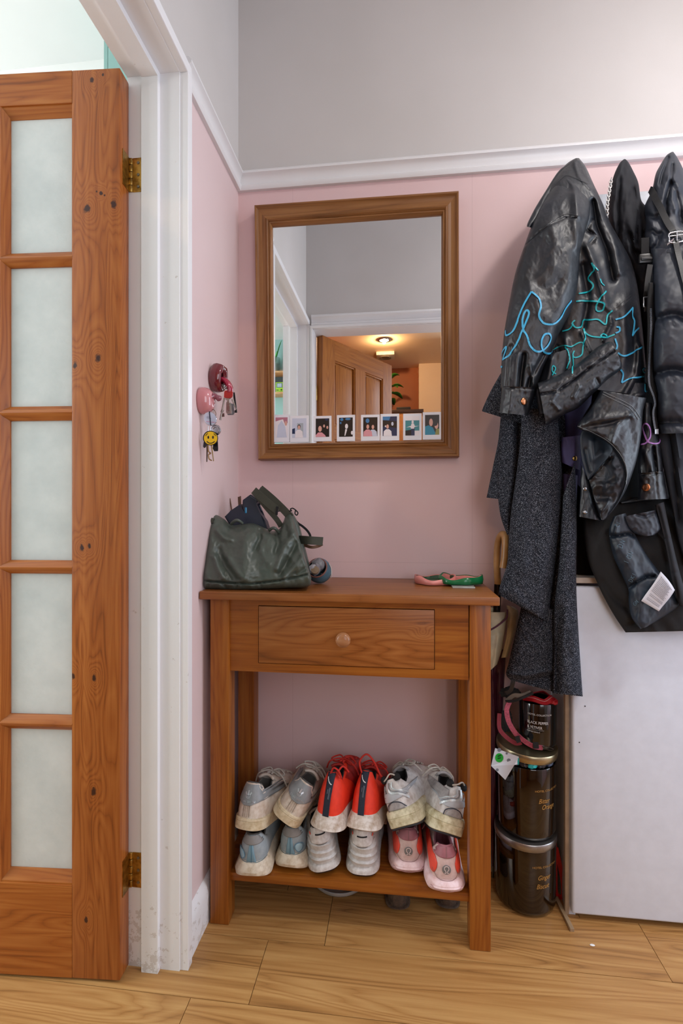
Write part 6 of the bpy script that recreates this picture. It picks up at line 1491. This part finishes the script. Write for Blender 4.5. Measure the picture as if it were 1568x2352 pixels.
# ================================================================ candle jar stack
s = N('dark amber glass'); s.color('#1c0f06'); s.set(Roughness=.06, Transmission_Weight=.35, IOR=1.45, Specular_IOR_Level=.6); s.b.inputs['Coat Weight'].default_value = .5; m_jar = s.m
m_jarb = plain('black glass', '#0b0b0c', .05, bump=0, coat=.6)
m_lids = plain('brushed steel lid', '#a6a3a1', .35, .95, bump=.2); m_lidg = plain('brushed champagne lid', '#b3a888', .33, .95, bump=.2); m_gold = plain('gold print', '#c99a55', .35, .4, bump=0); m_wht = plain('white print ink', '#dcdcdc', .4, bump=0)
def text_on(parent, txt, cx, cy, r, px, py, size, mat, shear=0, off=.0006, scx=1.0, name='lettering', maxw=None):
    """wrap text round a jar (axis cx, cy) starting at the photo point px, py"""
    d = ray(px, py); A_ = d.x*d.x+d.y*d.y; B_ = -(d.x*cx+d.y*cy); C_ = cx*cx+cy*cy-r*r
    k_ = (-B_-math.sqrt(max(0, B_*B_-A_*C_)))/A_; h = d*k_; a0 = math.atan2(h.y-cy, h.x-cx); z0 = CZ+h.z
    cu = bpy.data.curves.new('t', 'FONT'); cu.body = txt; cu.size = size; cu.shear = shear; cu.extrude = .0001
    o = bpy.data.objects.new('t', cu); COL.objects.link(o); bpy.context.view_layer.update()
    me = bpy.data.meshes.new_from_object(o.evaluated_get(bpy.context.evaluated_depsgraph_get())); bpy.data.objects.remove(o, do_unlink=True)
    bm = bmesh.new(); bm.from_mesh(me); bmesh.ops.subdivide_edges(bm, edges=[e for e in bm.edges if e.calc_length() > size*.5], cuts=2)
    for v_ in bm.verts:
        a = a0+v_.co.x*scx/r; rr = r+off+v_.co.z
        v_.co = Vector((cx+rr*math.cos(a), cy+rr*math.sin(a), z0+v_.co.y))-parent.location
    bm.to_mesh(me); bm.free(); me.name = name; link(name, me, mat, parent, False)
def jar(label, cx, cy, z0, r, h, glass, group=None):
    t = thing('candle_jar', label, 'candle jar', (cx, cy, z0), group=group)
    prof = [(r*.55, .0), (r*.86, .0008), (r*.96, .006), (r, .016), (r, h-.002), (r-.001, h), (r-.003, h-.001), (r-.0035, .020), (r*.85, .012), (.002, .011)]
    mb = MB(); mb.lathe(prof, (0, 0, 0), 72, cap=True); mb.build('glass', glass, t, auto=50); return t
def lid(parent, z, r, mat, tilt=(0, 0)):
    mb = MB(); mb.lathe([(.001, 0), (r-.004, 0), (r-.001, -.0035), (r+.0008, .001), (r+.0015, .004), (r+.0015, .015), (r, .0168), (r-.003, .0172), (.001, .0165)], (0, 0, 0), 72, cap=False)
    mb.xform(Matrix.Translation((0, 0, z)) @ Matrix.Rotation(tilt[0], 4, 'X') @ Matrix.Rotation(tilt[1], 4, 'Y')); mb.build('lid', mat, parent, auto=40)
JX, JY = .331, 1.348
j3 = jar('large dark amber candle jar with ginger lettering at the bottom of the stack', JX, JY, .0005, .076, .168, m_jar, None)
MB().lathe([(.002, .014), (.070, .014), (.0715, .020), (.0715, .058), (.070, .060), (.002, .059)], (0, 0, 0), 48, cap=False).build('wax', plain('amber wax', '#8a4d12', .4, bump=0), j3, auto=50)
lid(j3, .169, .0765, m_lids)
text_on(j3, 'HOTEL COLLECTION', JX, JY, .076, 1222, 1995, .0068, m_gold, scx=1.15)
text_on(j3, 'Ginger', JX, JY, .076, 1234, 2022, .0165, m_gold, .35, scx=.8); text_on(j3, 'Biscuit', JX, JY, .076, 1231, 2042, .0165, m_gold, .35, scx=.8)
J2X, J2Y = .335, 1.350; z2 = .1870
j2 = jar('large dark amber candle jar with orange lettering in the middle of the stack', J2X, J2Y, z2, .073, .185, m_jar, None)
text_on(j2, 'HOTEL COLLECTION', J2X, J2Y, .073, 1228, 1820, .0068, m_gold, scx=1.15)
text_on(j2, 'Bitter', J2X, J2Y, .073, 1236, 1846, .0165, m_gold, .35, scx=.8); text_on(j2, 'Orange', J2X, J2Y, .073, 1243, 1860, .0165, m_gold, .35, scx=.8)
# things stuffed under the tilted lid
lid(j2, .205, .0755, m_lidg, (R(2), R(3)))
rb = thing('bag_roll', 'white and turquoise rolls stuffed under the lid of the middle candle jar', 'bag rolls', (J2X, J2Y, z2+.185))
for i, (ang_, c_) in enumerate(((-150, '#24242a'), (-128, '#8a8c92'), (-108, '#26262c'), (-92, '#25b7bd'), (-72, '#2b2b31'), (-50, '#3b4a66'), (-170, '#2a9aa6'))):
    crumple('roll', (.062*math.cos(R(ang_)), .062*math.sin(R(ang_)), .009), .0125, plain('roll wrap %d' % i, c_, .3, bump=0), rb, i*2.3, (1.1, .9, .75), .22, 3)
pw_ = thing('patterned_wrapper', 'white wrapper with grey dots and a green sticker poking from the middle jar', 'wrapper', (J2X, J2Y, z2+.18))
cw = lambda x, y: (1080+x/3.619, 1500+y/3.619)
W0 = [((205, 790), 1.285), ((400, 862), 1.262), ((395, 925), 1.262), ((365, 930), 1.260), ((290, 1055), 1.268), ((172, 938), 1.285)]
pts = [P(*cw(*q), y-.012)-pw_.location for q, y in W0]
o = meshof('paper', pts, [(0, 1, 2, 3, 5), (5, 3, 4)], plain('white printed paper', '#d3dae6', .35, bump=0, var=.02), pw_, smooth=False); md = o.modifiers.new('t', 'SOLIDIFY'); md.thickness = .0008
def on_paper(poly, mat, name, dy):
    q = []
    n_ = (pts[2]-pts[0]).cross(pts[5]-pts[0]).normalized()
    for x, y in poly:
        d = ray(*cw(x, y)); o_ = Vector((0, 0, CZ))-pw_.location; k_ = (pts[0]-o_).dot(n_)/d.dot(n_); q.append(o_+d*k_+Vector((0, -dy, 0)))
    me = bpy.data.meshes.new(name); me.from_pydata(q, [], [tuple(range(len(q)))]); link(name, me, mat, pw_, False)
mdot = plain('grey dot', '#7a8290', .4, bump=0)
on_paper(disc(238, 868, 38, 24, .9), plain('green sticker', '#1fae3c', .4, bump=0), 'sticker', .0016)
on_paper([(222, 850), (250, 840), (256, 850), (228, 862)], plain('dark green print', '#0b5a22', .4, bump=0), 'sticker_print', .0020); on_paper([(224, 868), (252, 862), (252, 872), (224, 880)], plain('dark green print2', '#0b5a22', .4, bump=0), 'sticker_print', .0020)
for (x, y, r_) in ((318, 890, 16), (238, 802, 16), (275, 992, 17), (222, 968, 12), (300, 832, 9)): on_paper(disc(x, y, r_, 16), mdot, 'dot', .0016)
on_paper([(388, 868), (404, 872), (402, 925), (390, 925)], plain('turquoise edge', '#27b5b5', .4, bump=0), 'edge', .0018)
J1X, J1Y = .362, 1.345; z1 = z2+.2225
j1 = jar('small black candle jar with white lettering on top of the stack', J1X, J1Y, z1, .0465, .118, m_jarb, None)
text_on(j1, 'HOTEL COLLECTION', J1X, J1Y, .0465, 1212, 1639, .0060, m_wht, scx=1.05)
text_on(j1, 'BLACK PEPPER', J1X, J1Y, .0465, 1211, 1658, .0100, m_wht, scx=.80); text_on(j1, '& VETIVER', J1X, J1Y, .0465, 1211, 1669, .0100, m_wht, scx=.80); text_on(j1, 'SCENTED CANDLE', J1X, J1Y, .0465, 1210, 1677, .0042, m_wht, scx=.9); text_on(j1, '________________', J1X, J1Y, .0465, 1211, 1671, .0060, m_wht, scx=.85)
rf_ = thing('red_collar', 'bright red stitched collar coiled in the top of the small black jar', 'collar', (J1X, J1Y, z1+.115))
m_rf = plain('red webbing', '#b5121e', .5, bump=.4, bs=900)
L = curve_pts([(-.036, -.010, .006), (-.018, -.030, .012), (.008, -.034, .006), (.028, -.024, .014), (.038, -.004, .004), (.020, .020, .012), (-.01, .018, .008)], 8)
vs, fs = ribbon(L, [(Vector((p_.x, p_.y, .035))).normalized() for p_ in L], .015, '', None, None, .003); meshof('webbing', vs, fs, m_rf, rf_, smooth=False)
vs, fs = ribbon([p_+Vector((0, -.0012, .0032)) for p_ in L], [(Vector((p_.x, p_.y, .035))).normalized() for p_ in L], .0012, '', None, None, .0005); meshof('stitching', vs, fs, plain('pale stitch', '#d6a0a0', .6), rf_, smooth=False)
crumple('knot', (.030, -.022, .006), .014, m_rf, rf_, 4, (1, 1, .7), .2, 3)
# pink harness hanging round the small jar
hs = thing('dog_harness', 'pink and black woven harness lying on the champagne lid beside the small jar', 'harness', (.30, 1.30, z1))
m_hp = plain('pink woven webbing', '#a84a5c', .8, c2='#7a3040', vs=300, bump=.8, bs=900)
def hband(pts, Ys, w_, mat, name='strap', nrm=(0, -1, 0), conv=cw, twist=None): return band(name, pts, Ys, w_, mat, hs, nrm, conv, .003, twist)
hband([(325, 400), (300, 470), (318, 570), (370, 660), (410, 700)], [1.300, 1.285, 1.275, 1.262, 1.250], .0120, m_hp)
hband([(410, 700), (470, 745), (530, 775), (600, 785)], [1.262, 1.255, 1.250, 1.255], .0110, m_hp)
hband([(240, 500), (240, 620), (290, 690), (370, 745), (420, 740)], [1.31, 1.300, 1.285, 1.265, 1.258], .010, plain('dark pink webbing', '#8c2f3c', .8, bump=.6, bs=900))
hband([(540, 740), (545, 790)], [1.246, 1.246], .013, m_black, 'slider'); hband([(385, 690), (402, 740)], [1.246, 1.246], .011, m_black, 'slider')
hband([(300, 395), (360, 350), (430, 350), (500, 320)], [1.30, 1.29, 1.285, 1.29], .010, plain('grey beige padding', '#6e655c', .7), 'padding')
hband([(290, 400), (360, 395), (430, 370), (520, 330)], [1.298, 1.286, 1.280, 1.285], .006, m_black, 'edge')
hband([(290, 330), (330, 310), (350, 250), (355, 210)], [1.30, 1.295, 1.29, 1.29], .010, plain('black smooth webbing', '#1b1e24', .4), 'strap')
mb = MB(); q = curve_pts([P(*cw(*z), 1.248)-hs.location for z in ((600, 770), (650, 782), (688, 798), (660, 806), (610, 790), (600, 772))], 5); mb.tube(q, .0011, 6); mb.build('metal_hook', plain('dull hook metal', '#55555a', .3, 1), hs, auto=60)
crumple('loose_webbing', P(*cw(330, 330), 1.325)-hs.location, .020, m_black, hs, 2, (1.3, .4, .7), .3, 4)
crumple('loose_webbing', P(*cw(300, 560), 1.34)-hs.location, .016, m_black, hs, 5, (.9, .4, 1.8), .3, 4)
# red lead beside the jars
rs = thing('red_strap', 'bright red strap loop wedged between the bottom jar and the white cupboard', 'strap', (.412, 1.33, 0))
q = curve_pts([P(*cw(*z), 1.345)-rs.location for z in ((700, 1560), (705, 1700), (708, 1850), (712, 1990), (740, 2030), (775, 2020), (772, 1900), (745, 1760), (715, 1620))], 6)
vs, fs = ribbon([p_+Vector((0, .004, 0)) for p_ in q], [Vector((-.35, -.93, .0)).normalized()]*len(q), .011, '', None, None, .0025); meshof('webbing', vs, fs, plain('bright red webbing', '#c01018', .55, bump=.3, bs=900), rs, smooth=False)
# paper bit on the floor
pb = thing('paper_scrap', 'tiny white paper scrap on the floor near the cupboard', 'scrap', PZ(1360, 2171, .001))
MB().lathe([(.0008, 0), (.006, .0004), (.0045, .0012), (.0005, .0014)], (0, 0, 0), 9, sx=1, sy=.55).build('scrap', plain('white scrap', '#f0f0f0', .6), pb)

# ================================================================ things only seen in the mirror
def PV(px, py, Yv): q = P(px, py, Yv); return Vector((q.x, 2*YM-Yv, q.z))
Lq = P(882, 780, 3.98); 
zc_ = ZK; dd = ray(882, 780); k_ = (zc_-CZ)/dd.z; sx_, sy_ = dd.x*k_, 2*YM-dd.y*k_
sl = thing('ceiling_spotlight', 'small round recessed ceiling spotlight glowing warm, seen in the mirror', 'ceiling light', (sx_, sy_, ZK))
s = N('glowing lamp'); s.set(Emission_Color=(1, .86, .66, 1), Emission_Strength=9); s.color('#fff0d8')
MB().lathe([(.001, -.002), (.034, -.002), (.036, -.006), (.001, -.006)], (0, 0, 0), 32, cap=False).build('lamp', s.m, sl, auto=50)
MB().lathe([(.036, -.001), (.048, -.001), (.050, -.005), (.046, -.009), (.037, -.008)], (0, 0, 0), 32, cap=False).build('bezel', m_chrome, sl, auto=50)
so.location = (sx_, sy_, ZK-.022); 
dd = ray(885, 813); k_ = (ZK-CZ)/dd.z
vt = thing('ceiling_vent', 'square white extractor vent on the warm ceiling, seen in the mirror', 'vent', (dd.x*k_, 2*YM-dd.y*k_, ZK))
m_vent = plain('vent plastic', '#d9c9b4', .5); MB().box(-.075, .075, -.075, .075, -.03, -.0005, bevel=.004).build('plate', m_vent, vt, auto=40)
mb = MB(); mb.lathe([(.048, -.030), (.050, -.036), (.044, -.036), (.042, -.030)], (0, 0, 0), 32, cap=False); mb.lathe([(.001, -.031), (.03, -.031), (.03, -.034), (.001, -.034)], (0, 0, 0), 24, cap=False); mb.build('grille', plain('vent ring', '#8a7a68', .5), vt, auto=40)
# tall unit with a plant against the terracotta wall
Yv = 4.30; pq = PV(883, 948, Yv)
cbx = thing('tall_unit', 'tall cream unit under the reflected plant, seen low in the mirror', 'cabinet', (pq.x, pq.y, 0))
MB().box(-.10, .32, -.12, .12, 0, pq.z-.03, bevel=.004).build('carcass', plain('warm orange shelf', '#c98a50', .5), cbx, auto=40)
MB().box(-.11, .33, -.13, .13, pq.z-.029, pq.z-.001, bevel=.004).build('top', plain('dark unit top', '#4a342a', .4), cbx, auto=40)
hb_ = thing('dark_box', 'low dark box on the tall unit beside the reflected plant', 'box', (PV(925, 946, Yv-.05).x, pq.y+.03, pq.z))
MB().box(-.055, .065, -.05, .05, 0, .030, bevel=.004).build('box', plain('black box', '#1d1512', .5), hb_, auto=40)
pt_ = thing('potted_plant', 'leafy green plant in a blue pot against the terracotta wall, in the mirror', 'plant', (pq.x+.01, pq.y+.03, pq.z))
MB().lathe([(.035, 0), (.045, .004), (.052, .055), (.048, .055), (.042, .01), (.002, .01)], (0, 0, 0), 28).build('pot', plain('blue patterned pot', '#5a86a0', .4, c2='#35617e', vs=60), pt_, auto=50)
m_leaf = plain('glossy leaf', '#3c7a22', .35, c2='#1f4d14', vs=25)
random.seed(11)
def leaf(parent, base, d, ln, wd, mat, droop=.5, name='leaf'):
    d = Vector(d).normalized(); side = d.cross(Vector((0, 0, 1))).normalized(); vs = []; fs = []; n = 10
    for i in range(n+1):
        f = i/n; p_ = Vector(base)+d*ln*f+Vector((0, 0, -droop*ln*f*f)); w_ = wd*math.sin(math.pi*min(1, f*.96+.02))**.8
        vs += [p_-side*w_+Vector((0, 0, w_*.3)), p_, p_+side*w_+Vector((0, 0, w_*.3))]
    for i in range(n): a = i*3; fs += [(a, a+1, a+4, a+3), (a+1, a+2, a+5, a+4)]
    o = meshof(name, vs, fs, mat, parent); md = o.modifiers.new('t', 'SOLIDIFY'); md.thickness = .0008; return o
for i in range(13):
    a = i*2.4; e = .25+.9*random.random(); h_ = .06+.16*random.random()
    mb = MB(); tip = Vector((.03*math.cos(a), .03*math.sin(a), .05+h_)); mb.tube([(0, 0, .05), tuple(tip)], .002, 6); mb.build('stem', m_leaf, pt_)
    leaf(pt_, tip, (math.cos(a), math.sin(a), e), .15, .042, m_leaf)
# left room shelves seen in the mirror
YS = -1.6
def PS(px, py, off=.10): q = P(px, py, 2*YM-(YS+off)); return Vector((q.x, YS+off, q.z))
m_oak = plain('pale oak shelf', '#d3a878', .5, c2='#c0925f', vs=20)
zs1 = PS(640, 857).z; zs2 = PS(640, 905).z; xe = PS(655, 880).x
sh_ = thing('wall_shelf', 'pale oak two-tier box shelf on the teal wall, seen at the mirror edge', 'shelf', (xe-.3, YS, zs2))
for zz3 in (zs1-zs2, 0): MB().box(-.35, .295, .001, .15, zz3-.009, zz3+.009, bevel=.006).build('board', m_oak, sh_, auto=40)
MB().box(.285, .300, .001, .13, .008, zs1-zs2-.008, bevel=.003).build('side', m_oak, sh_, auto=40)
MB().box(-.35, .285, .001, .006, .008, zs1-zs2-.008).build('back', plain('dark teal back', '#39484a', .6), sh_)
g0 = PS(642, 886, .09)
gm = thing('handheld_game', 'lime green handheld game console on the oak shelf, seen in the mirror', 'game console', (g0.x, YS+.09, zs2+.010))
m_lime = plain('lime plastic', '#9fd629', .35, bump=0)
mb = MB(); mb.box(-.036, .036, -.008, .008, 0, .098, bevel=.004); mb.build('body', m_lime, gm, auto=40)
MB().box(-.028, .028, .0079, .0095, .048, .090, bevel=.0006).build('screen_frame', plain('grey bezel', '#5a6a72', .3, bump=0), gm); MB().box(-.020, .020, .0096, .0102, .053, .085).build('screen', plain('pale screen', '#a8bccc', .2, bump=0), gm)
MB().box(.010, .026, .0079, .0100, .026, .031).box(.0155, .0205, .0079, .0100, .0205, .0365).build('control_pad', plain('dark buttons', '#1d2a1c', .4, bump=0), gm)
mb = MB()
for x in (-.024, -.013): mb.lathe([(.001, .0), (.004, 0), (.004, .002), (.001, .002)], (0, 0, 0), 14); bmesh.ops.transform(mb.bm, matrix=Matrix.Translation((x, .008, .027)) @ Matrix.Rotation(R(-90), 4, 'X'), verts=mb.bm.verts[-56:])
mb.build('buttons', plain('dark round buttons', '#1d2a1c', .4, bump=0), gm, auto=50)
ry_ = PS(628, 893, .09); rt = thing('red_toy', 'small red and yellow toy beside the green console on the shelf', 'toy', (ry_.x-.012, YS+.09, zs2+.010))
crumple('body', (0, 0, .028), .028, plain('red toy', '#d8443c', .4), rt, 1, (1, .8, 1), .2, 3); crumple('feet', (0, .01, .008), .014, plain('yellow toy', '#e8c04a', .4), rt, 2, (1.4, 1, .6), .1, 3)
gp = PS(636, 850, .08); tp = thing('terrarium', 'glass planter with long green leaves on the upper shelf, in the mirror', 'planter', (gp.x-.02, YS+.085, zs1+.010))
s = N('thin clear glass'); s.color('#cfe0dc'); s.set(Roughness=.05, Transmission_Weight=.8, IOR=1.1)
MB().lathe([(.045, 0), (.05, .003), (.05, .13), (.048, .13), (.047, .006)], (0, 0, 0), 32).build('glass', s.m, tp, auto=50)
MB().lathe([(.001, .006), (.044, .006), (.046, .075), (.001, .08)], (0, 0, 0), 24, cap=False).build('soil', plain('pebbles and moss', '#7c8a72', .9, c2='#46503c', vs=200, bump=1), tp, auto=50)
m_lf = plain('bright leaf', '#4fae52', .4)
for (dx, dy, e, ln) in ((.5, .1, 2.2, .30), (-.5, .2, 1.6, .25), (.2, .3, .8, .16), (-.2, -.1, 2.5, .24)): leaf(tp, (0, 0, .07), (dx, dy, e), ln, .010, m_lf, .25)
